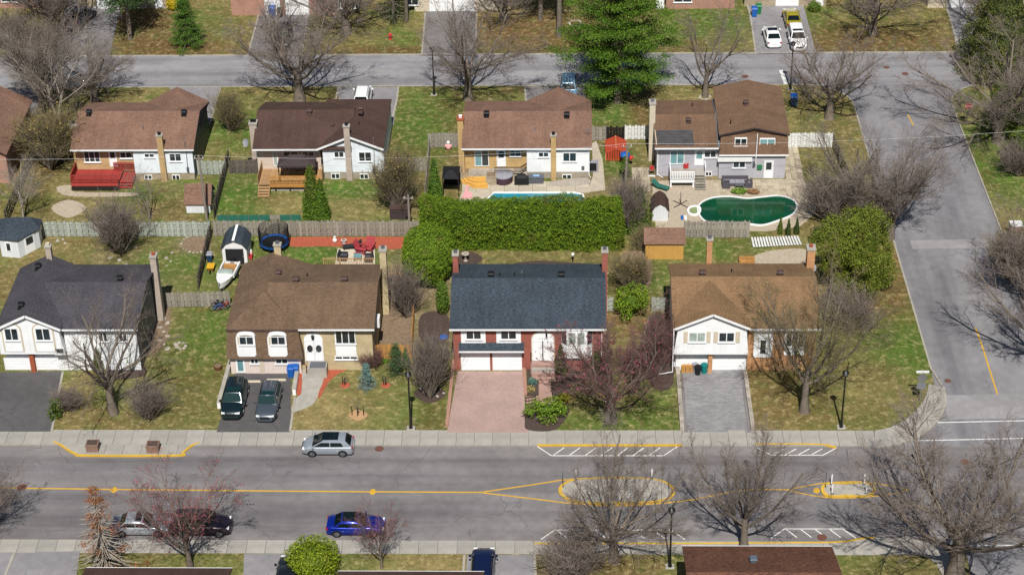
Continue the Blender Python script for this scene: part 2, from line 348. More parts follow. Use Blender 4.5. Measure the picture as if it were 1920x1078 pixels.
# ---------------------------------------------------------------- building kit
def R4(Y, r):                                           # photo rectangle on the wall plane y = Y -> x0, z0, x1, z1
    x0, z1 = W(r[0], r[1], Y); x1, z0 = W(r[2], r[3], Y); return x0, z0, x1, z1
def window(par, Y, r, n=2, pane='pane', fr='trim', sill=True, w=.07, ctr=None, head=None, raw=False, name='window'):
    x0, z0, x1, z1 = r if raw else R4(Y, r)
    if head: z1 = head
    m = MB(); d = Y - .07
    m.box(x0, d, z0, x0 + w, Y - .001, z1).box(x1 - w, d, z0, x1, Y - .001, z1).box(x0 + w, d, z0, x1 - w, Y - .001, z0 + w).box(x0 + w, d, z1 - w, x1 - w, Y - .001, z1)
    for i in range(1, n):
        xm = x0 + (x1 - x0) * i / n; m.box(xm - w * .55, d + .004, z0 + w, xm + w * .55, Y - .001, z1 - w)
    if sill: m.box(x0 - .08, Y - .13, z0 - .07, x1 + .08, Y - .001, z0 - .002)
    o = m.build(name, fr, par)
    for i in range(n):
        a = x0 + w + (x1 - x0 - 2 * w) * i / n; b = x0 + w + (x1 - x0 - 2 * w) * (i + 1) / n
        MB().box(a + .01, Y - .028, z0 + w, b - .01, Y - .004, z1 - w).build('pane', pane if isinstance(pane, str) else pane[i % len(pane)], o)
    return o
def door(par, Y, r, m='white', glassr=None, pane='pane', raw=False):
    x0, z0, x1, z1 = r if raw else R4(Y, r)
    fm = MB().box(x0 - .08, Y - .07, z0, x0, Y - .001, z1 + .08).box(x1, Y - .07, z0, x1 + .08, Y - .001, z1 + .08).box(x0, Y - .07, z1, x1, Y - .001, z1 + .08)
    o = MB().box(x0 + .01, Y - .045, z0, x1 - .01, Y - .003, z1 - .01).build('door', m, par)
    fm.build('door_frame', 'trim', o)
    MB().box(x0 + .1, Y - .1, z0 + .95, x0 + .15, Y - .046, z0 + 1.05).build('handle', 'steel', o)
    if glassr:
        a, b, c, d = glassr
        MB().box(x0 + (x1 - x0) * a, Y - .055, z0 + (z1 - z0) * b, x0 + (x1 - x0) * c, Y - .047, z0 + (z1 - z0) * d).build('pane', pane, o)
    return o
def garage_door(par, Y, r, raw=False, z0=None):
    x0, za, x1, z1 = r if raw else R4(Y, r)
    if z0 is None: z0 = za
    o = MB().box(x0 - .07, Y - .05, z0, x0, Y - .002, z1).box(x1, Y - .05, z0, x1 + .07, Y - .002, z1).box(x0 - .07, Y - .05, z1 + .002, x1 + .07, Y - .002, z1 + .08).build('garage_door', 'trim', par)
    n = 4; h = (z1 - z0) / n
    for i in range(n):
        m = MB().box(x0 + .005, Y - .03, z0 + i * h + .008, x1 - .005, Y - .003, z0 + (i + 1) * h - .008)
        for k in range(4):
            a = x0 + (x1 - x0) * (k + .12) / 4; b = x0 + (x1 - x0) * (k + .88) / 4
            m.box(a, Y - .04, z0 + (i + .2) * h, b, Y - .031, z0 + (i + .8) * h)
        m.build('panel', 'white', o)
    return o
def slab_roof(par, polys, m, t=.14, name='roof'):       # each polygon a sloping slab of shingles
    mb = MB()
    for pl in polys: mb.hexa([(p[0], p[1], p[2] - t) for p in pl], pl)
    return mb.build(name, m, par)
def gable_x(x0, x1, y0, y1, ze, zr):                    # ridge along x
    ym = (y0 + y1) / 2
    return [[(x0, y0, ze), (x1, y0, ze), (x1, ym, zr), (x0, ym, zr)], [(x0, ym, zr), (x1, ym, zr), (x1, y1, ze), (x0, y1, ze)]]
def gable_y(x0, x1, y0, y1, ze, zr, zel=None):
    xm = (x0 + x1) / 2
    return [[(x0, y0, ze), (xm, y0, zr), (xm, y1, zr), (x0, y1, ze)], [(xm, y0, zr), (x1, y0, ze), (x1, y1, ze), (xm, y1, zr)]]
def fascia(par, p, q, h=.16, t=.05, m='trim', name='gutter'):
    p = Vector(p); q = Vector(q); mid = Vector((0, 0, -h / 2)); return MB().bar(p + mid, q + mid, t, h).build(name, m, par)
def walls_x(par, x0, x1, y0, y1, z0, ze, zr, m, name='wall', oh=.4):   # closed block under a gable with ridge along x
    ym = (y0 + y1) / 2; sl = (zr - ze) / (ym - y0 + oh); e = ze + sl * oh - .16
    return MB().ext([(y0, z0), (y1, z0), (y1, e), (ym, zr - .16), (y0, e)], 'x', x0, x1).build(name, m, par)
def walls_y(par, x0, x1, y0, y1, z0, ze, zr, m, name='wall', oh=.3):
    xm = (x0 + x1) / 2; sl = (zr - ze) / (xm - x0 + oh); e = ze + sl * oh - .16
    return MB().ext([(x0, z0), (x1, z0), (x1, e), (xm, zr - .16), (x0, e)], 'y', y0, y1).build(name, m, par)
def chimney(par, x, y, z0, z1, wx, wy, m, cap='concrete', pots=1, flue='vent_black'):
    o = MB().box(x - wx / 2, y - wy / 2, z0, x + wx / 2, y + wy / 2, z1).build('chimney', m, par)
    MB().box(x - wx / 2 - .07, y - wy / 2 - .07, z1, x + wx / 2 + .07, y + wy / 2 + .07, z1 + .12).build('cap', cap, o)
    for i in range(pots):
        xx = x + (i - (pots - 1) / 2) * .3
        MB().box(xx - .13, y - .13, z1 + .12, xx + .13, y + .13, z1 + .26).box(xx - .17, y - .17, z1 + .32, xx + .17, y + .17, z1 + .36).box(xx - .1, y - .1, z1 + .26, xx + .1, y + .1, z1 + .32).build('flue', flue, o)
    return o
def roof_vent(par, x, y, z, m='vent_black', s=.42):
    o = MB().box(x - s * .36, y - s * .36, z - .12, x + s * .36, y + s * .36, z + .34).build('roof_vent', m, par)
    MB().hexa([(x - s * .6, y - s * .6, z + .34), (x + s * .6, y - s * .6, z + .34), (x + s * .6, y + s * .6, z + .34), (x - s * .6, y + s * .6, z + .34)],
              [(x - s * .45, y - s * .45, z + .47), (x + s * .45, y - s * .45, z + .47), (x + s * .45, y + s * .45, z + .47), (x - s * .45, y + s * .45, z + .47)]).build('hood', m, o)
    MB().box(x - s * .55, y - s * .7, z - .2, x + s * .55, y + s * .45, z + .03).build('flashing', m, o)
    return o
def pipe(par, x, y, z, h=.45, m='galv', r=.06, name='vent_pipe'): return MB().cyl((x, y, z - .15), r, h + .15, 8).build(name, m, par, True)
def dish(par, c, r=.33, aim=(.5, -.8, .4)):
    a = Vector(aim).normalized(); u = a.orthogonal().normalized(); v = a.cross(u); m = MB(); rings = []
    for k, (rr, dd) in enumerate(((.02, 0), (.5, .02), (.8, .06), (1, .1))):
        rings.append(len(m.v))
        for j in range(14):
            t = 2 * math.pi * j / 14; q = Vector(c) + (u * math.cos(t) + v * math.sin(t)) * rr * r + a * dd; m.v.append(tuple(q))
    for k in range(3):
        for j in range(14): m.f.append((rings[k] + j, rings[k] + (j + 1) % 14, rings[k + 1] + (j + 1) % 14, rings[k + 1] + j))
    o = m.build('satellite_dish', 'cover_grey', par, True)
    MB().tube([c, Vector(c) - a * .2 - Vector((0, 0, .5))], .025, 6).build('mast', 'galv', o)
    MB().tube([Vector(c) + Vector((0, 0, -r * .8)), Vector(c) + a * .4], .015, 5).build('arm', 'galv', o)
    return o
_boards = {}
def board_mesh(w, h, t, m, top=0):
    k = (round(w, 3), round(h, 3), m, top)
    if k not in _boards:
        if top: _boards[k] = MB().ext([(-w / 2, 0), (w / 2, 0), (w / 2, h - .06), (w / 4, h), (-w / 4, h), (-w / 2, h - .06)], 'y', -t / 2, t / 2).mesh('board', m)
        else: _boards[k] = MB().box(-w / 2, -t / 2, 0, w / 2, t / 2, h).mesh('board', m)
    return _boards[k]
def fence(label, p, q, h=1.75, m='fence_grey', bw=.3, group='wooden board fences', alt=True, z=GZ, name='wooden_fence', post=None, jit=.04, cat='fence'):
    p = Vector((p[0], p[1], z)); q = Vector((q[0], q[1], z)); L = (q - p).length; a = math.atan2(q.y - p.y, q.x - p.x)
    o = T(name, label, cat, p, group, a); n = max(2, int(L / bw)); step = L / n; me = board_mesh(step * .9, h - .05, .022, m, 1)
    for i in range(n):
        s = 1 if (i % 2 and alt) else -1
        b = inst(me, 'board', o, ((i + .5) * step, s * .045, .05), scale=(1, 1, 1 + RNG.uniform(-jit, jit)), rot=(RNG.uniform(-.015, .015), RNG.uniform(-.015, .015), 0))
    np_ = max(1, round(L / 2.4)); pm = MB().box(-.045, -.028, 0, .045, .028, h + .08).mesh('post', post or m)
    for i in range(np_ + 1): inst(pm, 'post', o, (L * i / np_, 0, 0))
    rm = MB().box(0, -.018, -.045, L, .018, .045).mesh('rail', post or m)
    for zz in (.35, h * .5, h - .3): inst(rm, 'rail', o, (0, 0, zz))
    return o
def railing(par, p, q, z0, h, m, sp=.13, r=.035, name='railing'):
    p = Vector(p); q = Vector(q); L = (q - p).length; n = max(2, int(L / sp)); mb = MB()
    mb.bar((p.x, p.y, z0 + h), (q.x, q.y, z0 + h), .1, .05).bar((p.x, p.y, z0 + .12), (q.x, q.y, z0 + .12), .05, .05)
    o = mb.build(name, m, par)
    bm = MB().box(-r / 2, -r / 2, .14, r / 2, r / 2, h - .03).mesh('baluster', m); off = wloc(o)
    for i in range(n + 1):
        c = p.lerp(q, i / n); inst(bm, 'baluster', o, (c.x - off[0], c.y - off[1], z0 - off[2]))
    return o
def deck_boards(par, x0, x1, y0, y1, z, m, bw=.15, along='x', name='board'):
    off = wloc(par)
    if along == 'x':
        n = max(1, int((y1 - y0) / bw)); st = (y1 - y0) / n; me = MB().box(0, -st * .45, -.03, x1 - x0, st * .45, 0).mesh(name, m)
        for i in range(n): inst(me, name, par, (x0 - off[0], y0 + (i + .5) * st - off[1], z - off[2] + RNG.uniform(-.003, .003)))
    else:
        n = max(1, int((x1 - x0) / bw)); st = (x1 - x0) / n; me = MB().box(-st * .45, 0, -.03, st * .45, y1 - y0, 0).mesh(name, m)
        for i in range(n): inst(me, name, par, (x0 + (i + .5) * st - off[0], y0 - off[1], z - off[2] + RNG.uniform(-.003, .003)))
def steps(par, x0, x1, ytop, n, ztop, z0, m, run=.28, dy=-1):
    o = None; off = None
    for i in range(n):
        zz = ztop - (ztop - z0) * (i + 1) / (n + 1); yy = ytop + dy * run * i
        s = MB().box(x0, yy, zz - .05, x1, yy + dy * (run + .02), zz).build('step', m, par)
    MB().bar((x0 - .03, ytop, ztop - .15), (x0 - .03, ytop + dy * run * n, z0 + .05), .05, .22).build('stringer', m, par)
    MB().bar((x1 + .03, ytop, ztop - .15), (x1 + .03, ytop + dy * run * n, z0 + .05), .05, .22).build('stringer', m, par)
def sheet(name, pts, z, m, label=None, cat=None, group=None, kind=None, t=.05, sub=0):   # low slab with a flat top at z
    o = MB().prism([(p[0], p[1]) for p in pts], z - t, z).build(name, m); return tag(o, label, cat, group, kind)
def ppoly(pts, z=GZ): return [tuple(P(a, b, z)[:2]) for a, b in pts]
def bez(pts, n=10, closed=False):                       # Catmull-Rom through points
    out = []; k = len(pts); pts = [np.array(p, float) for p in pts]
    rng = range(k) if closed else range(k - 1)
    for i in rng:
        p0, p1, p2, p3 = (pts[(i - 1) % k], pts[i], pts[(i + 1) % k], pts[(i + 2) % k]) if closed else (pts[max(i - 1, 0)], pts[i], pts[i + 1], pts[min(i + 2, k - 1)])
        for j in range(n):
            t = j / n; out.append(.5 * (2 * p1 + (p2 - p0) * t + (2 * p0 - 5 * p1 + 4 * p2 - p3) * t * t + (3 * p1 - p0 - 3 * p2 + p3) * t ** 3))
    if not closed: out.append(pts[-1])
    return out
# ---------------------------------------------------------------- ground, roads, lawns
def xw(y): return 37.3 - .018 * y
def xe(y): return 48.0 - .0235 * y
YN, YS, YB0, YB1 = -24.78, -37.28, 41.75, 49.65
S['ground'] = mat('ground_earth', '6f6a48', .95, .2, .2, .1)
g = MB().box(-1500, -1500, -.5, 1500, 1500, -.06).build('ground', 'ground'); struct(g)
def road_mat():                                         # worn asphalt, polished darker where the wheels run
    m = asphalt('asphalt_front', '7f7c7e'); g = NT.__new__(NT); g.m = m; g.t = m.node_tree; g.p = g.t.nodes['Principled BSDF']
    old = g.p.inputs['Base Color'].links[0].from_socket; sp = g.n('SeparateXYZ'); co = g.coord(); g.l(co, sp.inputs[0])
    nz = g.noise(co, .25, 3); a = g.n('Math', _operation='MULTIPLY_ADD'); g.l(nz, a.inputs[0]); a.inputs[1].default_value = .9; g.l(sp.outputs[1], a.inputs[2])
    mr = g.n('MapRange'); g.l(a.outputs[0], mr.inputs[0]); mr.inputs[1].default_value = -6.25; mr.inputs[2].default_value = 6.25
    w = g.ramp(mr.outputs[0], [(0, (1.08, 1.07, 1.04)), (.16, (1.1, 1.09, 1.06)), (.27, (.9,) * 3), (.36, (1.0,) * 3), (.42, (.86,) * 3), (.5, (1.02,) * 3), (.62, (1.05, 1.04, 1.02)), (.7, (.92,) * 3), (.78, (1.0,) * 3), (.86, (.84,) * 3), (.94, (1.06, 1.05, 1.03)), (1, (1.1, 1.08, 1.04))])
    g.l(g.mixc(1.0, old, w, 'MULTIPLY'), g.p.inputs['Base Color']); return m
S['asphalt_front'] = road_mat(); S['asphalt_side'] = asphalt('asphalt_side', '868589', sscale=(.4, .03, 1)); S['asphalt_back'] = asphalt('asphalt_back', '929195', crack=False)
S['asphalt_drive'] = asphalt('asphalt_drive', '7c797a', False, False); S['asphalt_black'] = asphalt('asphalt_black', '5a585a', False, True); S['asphalt_grey'] = asphalt('asphalt_grey', '8f8d90', False, True)
def roadsheet(name, pts, z, m, label):
    o = MB().prism(pts, -.055, z).build(name, m); struct(o); o['label'] = label; return o
roadsheet('road', [(-260, YS), (260, YS), (260, YN), (-260, YN)], 0.0, 'asphalt_front', 'wide asphalt avenue with yellow centre line across the foreground')
roadsheet('side_road', [(xw(YN) - 9, YN + .002), (xe(YN) + 9, YN + .002), (xe(-14), -14), (xe(YB0) + 8, YB0 - .002), (xw(YB0) - 9, YB0 - .002), (xw(-14), -14)], 0.004, 'asphalt_side', 'asphalt side street joining the two roads at the right')
roadsheet('back_road', [(-260, YB0), (260, YB0), (260, YB1), (-260, YB1)], 0.008, 'asphalt_back', 'paler residential street behind the second row of houses')
GREEN, OLIVE, STRAW, BROWN, DIRT = [np.array(lin(c)) for c in ('54742c', '80784a', 'a69464', '74593a', '9c8670')]
SPOTS = [  # photo px, py, radius x, radius y, colour, weight
 (450, 240, 60, 50, GREEN, 1.8), (430, 200, 50, 30, OLIVE, .5), (440, 370, 40, 40, GREEN, 3), (540, 385, 60, 20, STRAW, .6), (500, 375, 40, 12, BROWN, .8), (660, 355, 60, 14, GREEN, 4), (670, 390, 60, 20, STRAW, .6),
 (790, 240, 50, 60, GREEN, 1.6), (300, 500, 80, 40, GREEN, 2), (160, 475, 50, 25, OLIVE, .8), (220, 480, 50, 25, DIRT, .7), (360, 460, 26, 14, DIRT, 2.0), (590, 480, 60, 25, GREEN, 1.8), (130, 410, 80, 25, OLIVE, .8), (270, 360, 60, 20, GREEN, .8), (60, 300, 60, 60, BROWN, .5),
 (375, 620, 40, 60, GREEN, 2), (330, 600, 60, 70, OLIVE, .8), (360, 740, 70, 60, OLIVE, 1.0), (290, 600, 22, 60, DIRT, 1.6), (630, 770, 60, 28, STRAW, 1.7), (700, 740, 60, 30, OLIVE, .7), (790, 760, 50, 30, GREEN, .5), (760, 570, 40, 60, DIRT, 2.2), (830, 560, 30, 70, DIRT, .9), (820, 690, 25, 90, BROWN, .6),
 (1130, 790, 110, 18, GREEN, 1.3), (1100, 740, 120, 40, OLIVE, .7), (1230, 760, 30, 40, GREEN, .6), (1140, 215, 40, 25, GREEN, 1.2), (1200, 215, 18, 25, BROWN, 1.8), (1150, 300, 25, 25, GREEN, 1.5), (1310, 470, 60, 18, GREEN, 1.8), (1230, 510, 20, 40, GREEN, 1.2), (1330, 350, 120, 40, DIRT, 1.0),
 (1000, 490, 120, 12, OLIVE, 1.4), (860, 480, 20, 15, BROWN, 1.2), (1540, 300, 40, 60, OLIVE, .9), (1540, 230, 40, 50, OLIVE, .8), (1640, 560, 60, 50, BROWN, 3), (1690, 640, 60, 45, GREEN, 3.5), (1650, 740, 60, 40, OLIVE, 1.3), (1620, 700, 50, 40, STRAW, .7), (1500, 770, 80, 30, BROWN, .5), (1660, 500, 40, 60, BROWN, .8), (1170, 550, 40, 60, BROWN, .9),
 (320, 90, 90, 25, BROWN, 4), (400, 50, 60, 40, GREEN, .9), (460, 60, 30, 40, OLIVE, .7), (50, 60, 60, 40, OLIVE, .7), (620, 70, 60, 30, OLIVE, .6), (740, 70, 50, 30, GREEN, .5), (990, 60, 110, 40, BROWN, 4), (1010, 80, 80, 20, OLIVE, .5), (1330, 40, 60, 50, GREEN, 1.3), (1290, 90, 60, 15, BROWN, .8), (1640, 75, 110, 30, BROWN, 4), (700, 95, 110, 10, BROWN, 2), (270, 40, 60, 20, BROWN, 2), (1700, 30, 60, 40, OLIVE, .9),
 (1870, 320, 60, 70, GREEN, 1.6), (1890, 450, 40, 60, STRAW, .7), (230, 1050, 100, 15, OLIVE, 1.2), (660, 1060, 60, 15, GREEN, .5), (790, 1065, 90, 12, STRAW, 1.0), (1640, 1070, 80, 20, OLIVE, 1.0), (1100, 1070, 80, 20, BROWN, .7), (650, 180, 40, 10, BROWN, .5), (160, 180, 60, 15, OLIVE, .8), (560, 182, 100, 12, OLIVE, .7)]
SPW = [(P(a, b, GZ)[:2], c / 18.0, d / 11.0, col, w) for a, b, c, d, col, w in SPOTS]
def vnoise(x, y, s, seed):                              # smooth value noise for lawn patches
    r = np.random.RandomState(seed); n = 64; gdat = r.rand(n, n)
    u = x / s + 1000; v = y / s + 1000; i = np.floor(u).astype(int); j = np.floor(v).astype(int); fu = u - i; fv = v - j
    fu = fu * fu * (3 - 2 * fu); fv = fv * fv * (3 - 2 * fv)
    g00 = gdat[i % n, j % n]; g10 = gdat[(i + 1) % n, j % n]; g01 = gdat[i % n, (j + 1) % n]; g11 = gdat[(i + 1) % n, (j + 1) % n]
    return (g00 * (1 - fu) + g10 * fu) * (1 - fv) + (g01 * (1 - fu) + g11 * fu) * fv
def lawncol(x, y):
    n1 = vnoise(x, y, 5.5, 1); n2 = vnoise(x, y, 1.7, 2); n3 = vnoise(x, y, .7, 3); n4 = vnoise(x, y, 12, 4)
    wg = np.clip((n1 - .5) * 1.8 + .2 + (n2 - .5) * 1.1, .02, 2); ws = np.clip((n4 - .5) * 1.4 + .18 + (n2 - .5) * -.7, .02, 2); wb = np.clip((vnoise(x, y, 7, 9) - .55) * 1.4 + .08, .01, 2)
    tot = wg + ws + wb + .55; c = wg[:, None] * GREEN + ws[:, None] * STRAW + wb[:, None] * BROWN + .55 * OLIVE
    for (p, rx, ry, col, w) in SPW:
        k = w * 3.4 * np.exp(-(((x - p[0]) / rx) ** 2 + ((y - p[1]) / ry) ** 2) * (1.0)) * (.35 + 1.1 * n2 + .3 * (n3 - .5)); c += k[:, None] * col; tot += k
    c /= tot[:, None]
    return c * (.5 + .5 * (n3[:, None] * .6 + n2[:, None] * .4))
def lawn_mat():
    g = NT('lawn_grass'); at = g.n('Attribute'); at.attribute_name = 'Col'; v = g.coord()
    c = g.mixc(g.ramp(g.noise(v, 1.5, 6, .72), [(.5, 0.0), (.68, .7)]), at.outputs[0], lin('b5a579'))
    c = g.mixc(g.ramp(g.noise(v, .8, 6, .7), [(.5, 0.0), (.66, .6)]), c, lin('4c5f2a'))
    c = g.mixc(g.ramp(g.noise(v, .5, 5, .75), [(.56, 0.0), (.66, .55)]), c, lin('6a5236'))
    c = g.mixc(1.0, c, g.ramp(g.noise(v, 3.2, 6, .75), [(.32, (.55,) * 3), (.5, (1,) * 3), (.68, (1.5,) * 3)]), 'MULTIPLY')
    vo = g.n('TexVoronoi', Scale=1.6); g.l(v, vo.inputs['Vector']); c = g.mixc(g.ramp(vo.outputs['Distance'], [(.035, .8), (.06, 0.0)]), c, lin('c9b48c'))   # fallen leaves
    g.bump(g.noise(v, 5, 4, .7), .5, .06); return g.fin(c, .95, .1)
S['lawn'] = lawn_mat()
def lawn(label, y0, y1, xl, xr, z=GZ, st=.4):
    ny = int((y1 - y0) / st) + 1; ys = np.linspace(y0, y1, ny); nx = int(max(xr(y) - xl(y) for y in ys) / st) + 1
    u = np.linspace(0, 1, nx); X = np.array([[xl(y) + (xr(y) - xl(y)) * t for t in u] for y in ys]); Y = np.repeat(ys[:, None], nx, 1)
    x, y = X.ravel(), Y.ravel(); zz = z + (vnoise(x, y, 1.3, 5) - .5) * .02
    v = np.stack([x, y, zz], 1); idx = np.arange(nx * ny).reshape(ny, nx)
    f = np.stack([idx[:-1, :-1], idx[:-1, 1:], idx[1:, 1:], idx[1:, :-1]], -1).reshape(-1, 4)
    c0 = np.array([x.mean(), y.mean(), z]); me = bpy.data.meshes.new('lawn')
    me.from_pydata((v - c0).tolist(), [], f.tolist()); me.update()
    ca = me.color_attributes.new('Col', 'FLOAT_COLOR', 'POINT'); ca.data.foreach_set('color', np.concatenate([lawncol(x, y), np.ones((len(x), 1))], 1).ravel().astype('f'))
    me.materials.append(S['lawn']); me.polygons.foreach_set('use_smooth', [True] * len(me.polygons))
    o = bpy.data.objects.new('lawn', me); COL.objects.link(o); o.location = c0; o['kind'] = 'structure'; o['label'] = label
    return o
CIN = [tuple(P(a, b, GZ)[:2]) for a, b in ((1640, 807), (1668, 801), (1693, 789), (1715, 772), (1731, 752), (1739, 734), (1741, 720))]
CINs = sorted([(y, x) for x, y in CIN]); RC = 5.0
def xr_mid(y):
    if y < CINs[-1][0]: return float(np.interp(y, [c[0] for c in CINs], [c[1] for c in CINs]))
    x = xw(y) - .16
    if y > YB0 - .15 - RC: t = y - (YB0 - .15 - RC); x -= RC - math.sqrt(max(0, RC * RC - t * t))
    return x
def xl_right(y):
    x = xe(y) + .16
    if y > YB0 - .15 - RC: t = y - (YB0 - .15 - RC); x += RC - math.sqrt(max(0, RC * RC - t * t))
    if y < -8: t = min(8, -8 - y); x += 8 - math.sqrt(max(0, 64 - t * t))
    return x
lawn('patchy spring lawns of the block between the two streets', CINs[0][0], YB0 - .15, lambda y: -76, xr_mid)
lawn('brown and green front lawns beyond the back street', YB1 + .15, 84, lambda y: -88, lambda y: 82)
lawn('strip of lawn beyond the near sidewalk at the bottom', -62, -38.9, lambda y: -56, lambda y: 34)
lawn('lawn on the corner block right of the side street', -16, YB0 - .15, xl_right, lambda y: 82)
def ribbon(pl, w, z0, z1, side=0):                      # prism along a polyline; side -1/0/1 = which side of the line
    pl = [np.array(p[:2], float) for p in pl]; L = []; Rr = []
    for i, p in enumerate(pl):
        d = pl[min(i + 1, len(pl) - 1)] - pl[max(i - 1, 0)]; d /= np.linalg.norm(d) + 1e-9; nrm = np.array([-d[1], d[0]])
        L.append(p + nrm * w * (.5 + side * .5)); Rr.append(p + nrm * w * (-.5 + side * .5))
    m = MB()
    for q in (L, Rr):
        for z in (z0, z1): m.v += [(a[0], a[1], z) for a in q]
    n = len(pl)
    for i in range(n - 1):
        m.f += [(n + i, n + i + 1, 3 * n + i + 1, 3 * n + i), (i, 2 * n + i, 2 * n + i + 1, i + 1), (i, i + 1, n + i + 1, n + i), (2 * n + i, 3 * n + i, 3 * n + i + 1, 2 * n + i + 1)]
    m.f += [(0, n, 3 * n, 2 * n), (n - 1, 3 * n - 1, 4 * n - 1, 2 * n - 1)][:]
    return m
def kerb(pl, label, w=.16, z1=.125, m='kerb', side=0):
    o = ribbon(pl, w, -.05, z1, side).build('kerb', m); struct(o); o['label'] = label; return o
# kerbs of the back street and the side street
cor = [(xw(y) - .08 - (RC - math.sqrt(max(0, RC * RC - max(0, y - (YB0 - .08 - RC)) ** 2))), y) for y in np.concatenate([np.linspace(-13.5, YB0 - .08 - RC, 12), YB0 - .08 - RC + RC * np.sin(np.linspace(0, math.pi / 2, 10))[1:]])]
kerb(cor + [(-76, YB0 - .08)], 'pale kerb round the inner block along side and back street')
kerb([(-88, YB1 + .08), (82, YB1 + .08)], 'pale kerb along the far side of the back street')
kerb([(xl_right(y) - .08, y) for y in np.concatenate([np.linspace(-16, YB0 - 5.2, 30), YB0 - .15 - RC + RC * np.sin(np.linspace(0, math.pi / 2, 10))[1:]])] + [(82, YB0 - .08)], 'pale kerb of the corner block right of the side street')
# sidewalks laid in separate concrete slabs
def slabwalk(name, label, x0, x1, y0, y1, n, lift=0.0):
    o = T(name, None, None, ((x0 + x1) / 2, (y0 + y1) / 2, -.05)); o['kind'] = 'structure'; o['label'] = label
    st = (x1 - x0) / n; me = MB().box(-st / 2 + .012, -(y1 - y0) / 2, 0, st / 2 - .012, (y1 - y0) / 2, .165).mesh('slab', 'slab')
    for i in range(n): inst(me, 'slab', o, (x0 + (i + .5) * st - (x0 + x1) / 2, 0, RNG.uniform(-.006, .006) + lift))
    return o
XC = P(1640, 820, .11)[0]
wk = slabwalk('sidewalk', 'concrete slab sidewalk along the far side of the avenue', -58, XC, YN, CINs[0][0], int((XC + 58) / 1.53))
slabwalk('sidewalk', 'concrete slab sidewalk along the near side of the avenue', -52, 30, -38.9, YS, 54)
kerb([(-58, YN - .02), (-40, YN - .02)], 'plain kerb edge of the far sidewalk, left end', .02)
# the wide corner curve of the far sidewalk, cut into wedge slabs
cin = bez(CIN[:], 4); cout = bez([tuple(P(a, b, .115)[:2]) for a, b in ((1640, 836), (1680, 833), (1712, 822), (1742, 804), (1762, 782), (1773, 755), (1770, 727))], 4)
offw = wloc(wk)
for i in range(0, len(cin) - 1, 3):
    j = min(i + 3, len(cin) - 1); a = [cin[k] for k in range(i, j + 1)]; b = [cout[k] for k in range(i, j + 1)]
    MB().prism([tuple(p) for p in b] + [tuple(p) for p in reversed(a)], -.05, .118).build('slab', 'slab', wk)
kerb([tuple(p) for p in cout] + [(xw(-13.5) - .08, -13.5)], 'pale kerb round the corner sidewalk', .14, .126)
# bulb-out with yellow kerb at the left
BO = [tuple(P(a, b, .11)[:2]) for a, b in ((100, 828), (115, 834), (128, 843), (142, 850), (160, 853), (330, 853), (342, 848), (352, 840), (362, 833), (374, 829))]
nb = [(p[0], p[1]) for p in BO]
bo = T('sidewalk', None, None, (nb[4][0], nb[4][1], -.05)); bo['kind'] = 'structure'; bo['label'] = 'concrete bulb-out of the far sidewalk holding two planters'
seg = [nb[0], nb[4]] + [(nb[4][0] + (nb[5][0] - nb[4][0]) * i / 5, nb[4][1] + (nb[5][1] - nb[4][1]) * i / 5) for i in range(1, 5)] + [nb[5], nb[-1]]
MB().prism(nb[:5] + [(nb[4][0] - .015, YN - .01)], -.05, .112).build('slab', 'slab', bo)
for i in range(1, 6):
    a, b = seg[i], seg[i + 1]; MB().prism([(a[0] + .012, a[1]), (b[0] - .012, b[1]), (b[0] - .012, YN - .01), (a[0] + .012, YN - .01)], -.05, .112 + RNG.uniform(0, .006)).build('slab', 'slab', bo)
MB().prism([(nb[5][0] + .015, YN - .01), nb[5]] + nb[6:], -.05, .112).build('slab', 'slab', bo)
def ykerb(pl, label): o = ribbon(pl, .19, -.05, .128).build('kerb', 'kerb_yellow'); struct(o); o['label'] = label
ykerb(bez(nb, 5), 'yellow painted kerb round the bulb-out at the left')
ykerb([tuple(P(a, 833.5, .12)[:2]) for a in (1008, 1280)], 'yellow painted kerb opposite the first traffic island')
ykerb([tuple(P(a, b, .12)[:2]) for a, b in ((1416, 832), (1530, 832), (1550, 833.5), (1568, 838))], 'yellow painted kerb by the pedestrian crossing corner')
ykerb([tuple(P(a, b, .12)[:2]) for a, b in ((1002, 1018), (1300, 1018), (1560, 1016), (1590, 1014), (1612, 1009), (1640, 1007))], 'yellow painted kerb along the near sidewalk at the right')
sheet('sidewalk', ppoly([(1560, 1017), (1590, 1015), (1612, 1010), (1640, 1008), (1700, 1009), (1735, 1014), (1762, 1024), (1782, 1040), (1796, 1066), (1802, 1100), (1770, 1100), (1766, 1075), (1754, 1055), (1738, 1043), (1715, 1038), (1560, 1038)], .1), .1, 'slab', kind='structure', label='widened end of the near sidewalk at the right')
# painted lines: thin sheets on the asphalt
def line(px, w, m, label, z=.006, kind='structure'):
    o = ribbon([tuple(P(a, b, 0)[:2]) for a, b in px], w, z - .003, z).build('road_marking', m); struct(o); o['label'] = label; return o
line([(-60, 913.6), (0, 914.4), (250, 917.4), (480, 919.8), (700, 921.5), (905, 922.6)], .17, 'line_yellow', 'long yellow centre line of the avenue')
line(bez([(905, 922), (960, 914), (1020, 905), (1060, 899), (1140, 894)], 6), .15, 'line_yellow', 'yellow line forking to the far side of the first island')
line(bez([(905, 923.5), (960, 930), (1020, 937), (1060, 942), (1150, 948), (1240, 943), (1300, 936), (1360, 924), (1420, 917), (1480, 918)], 6), .15, 'line_yellow', 'yellow line passing the near side of the first island')
line(bez([(1480, 917.5), (1500, 913), (1540, 906), (1580, 903), (1620, 903), (1660, 909), (1706, 918)], 6), .13, 'line_yellow', 'yellow line round the far side of the small island')
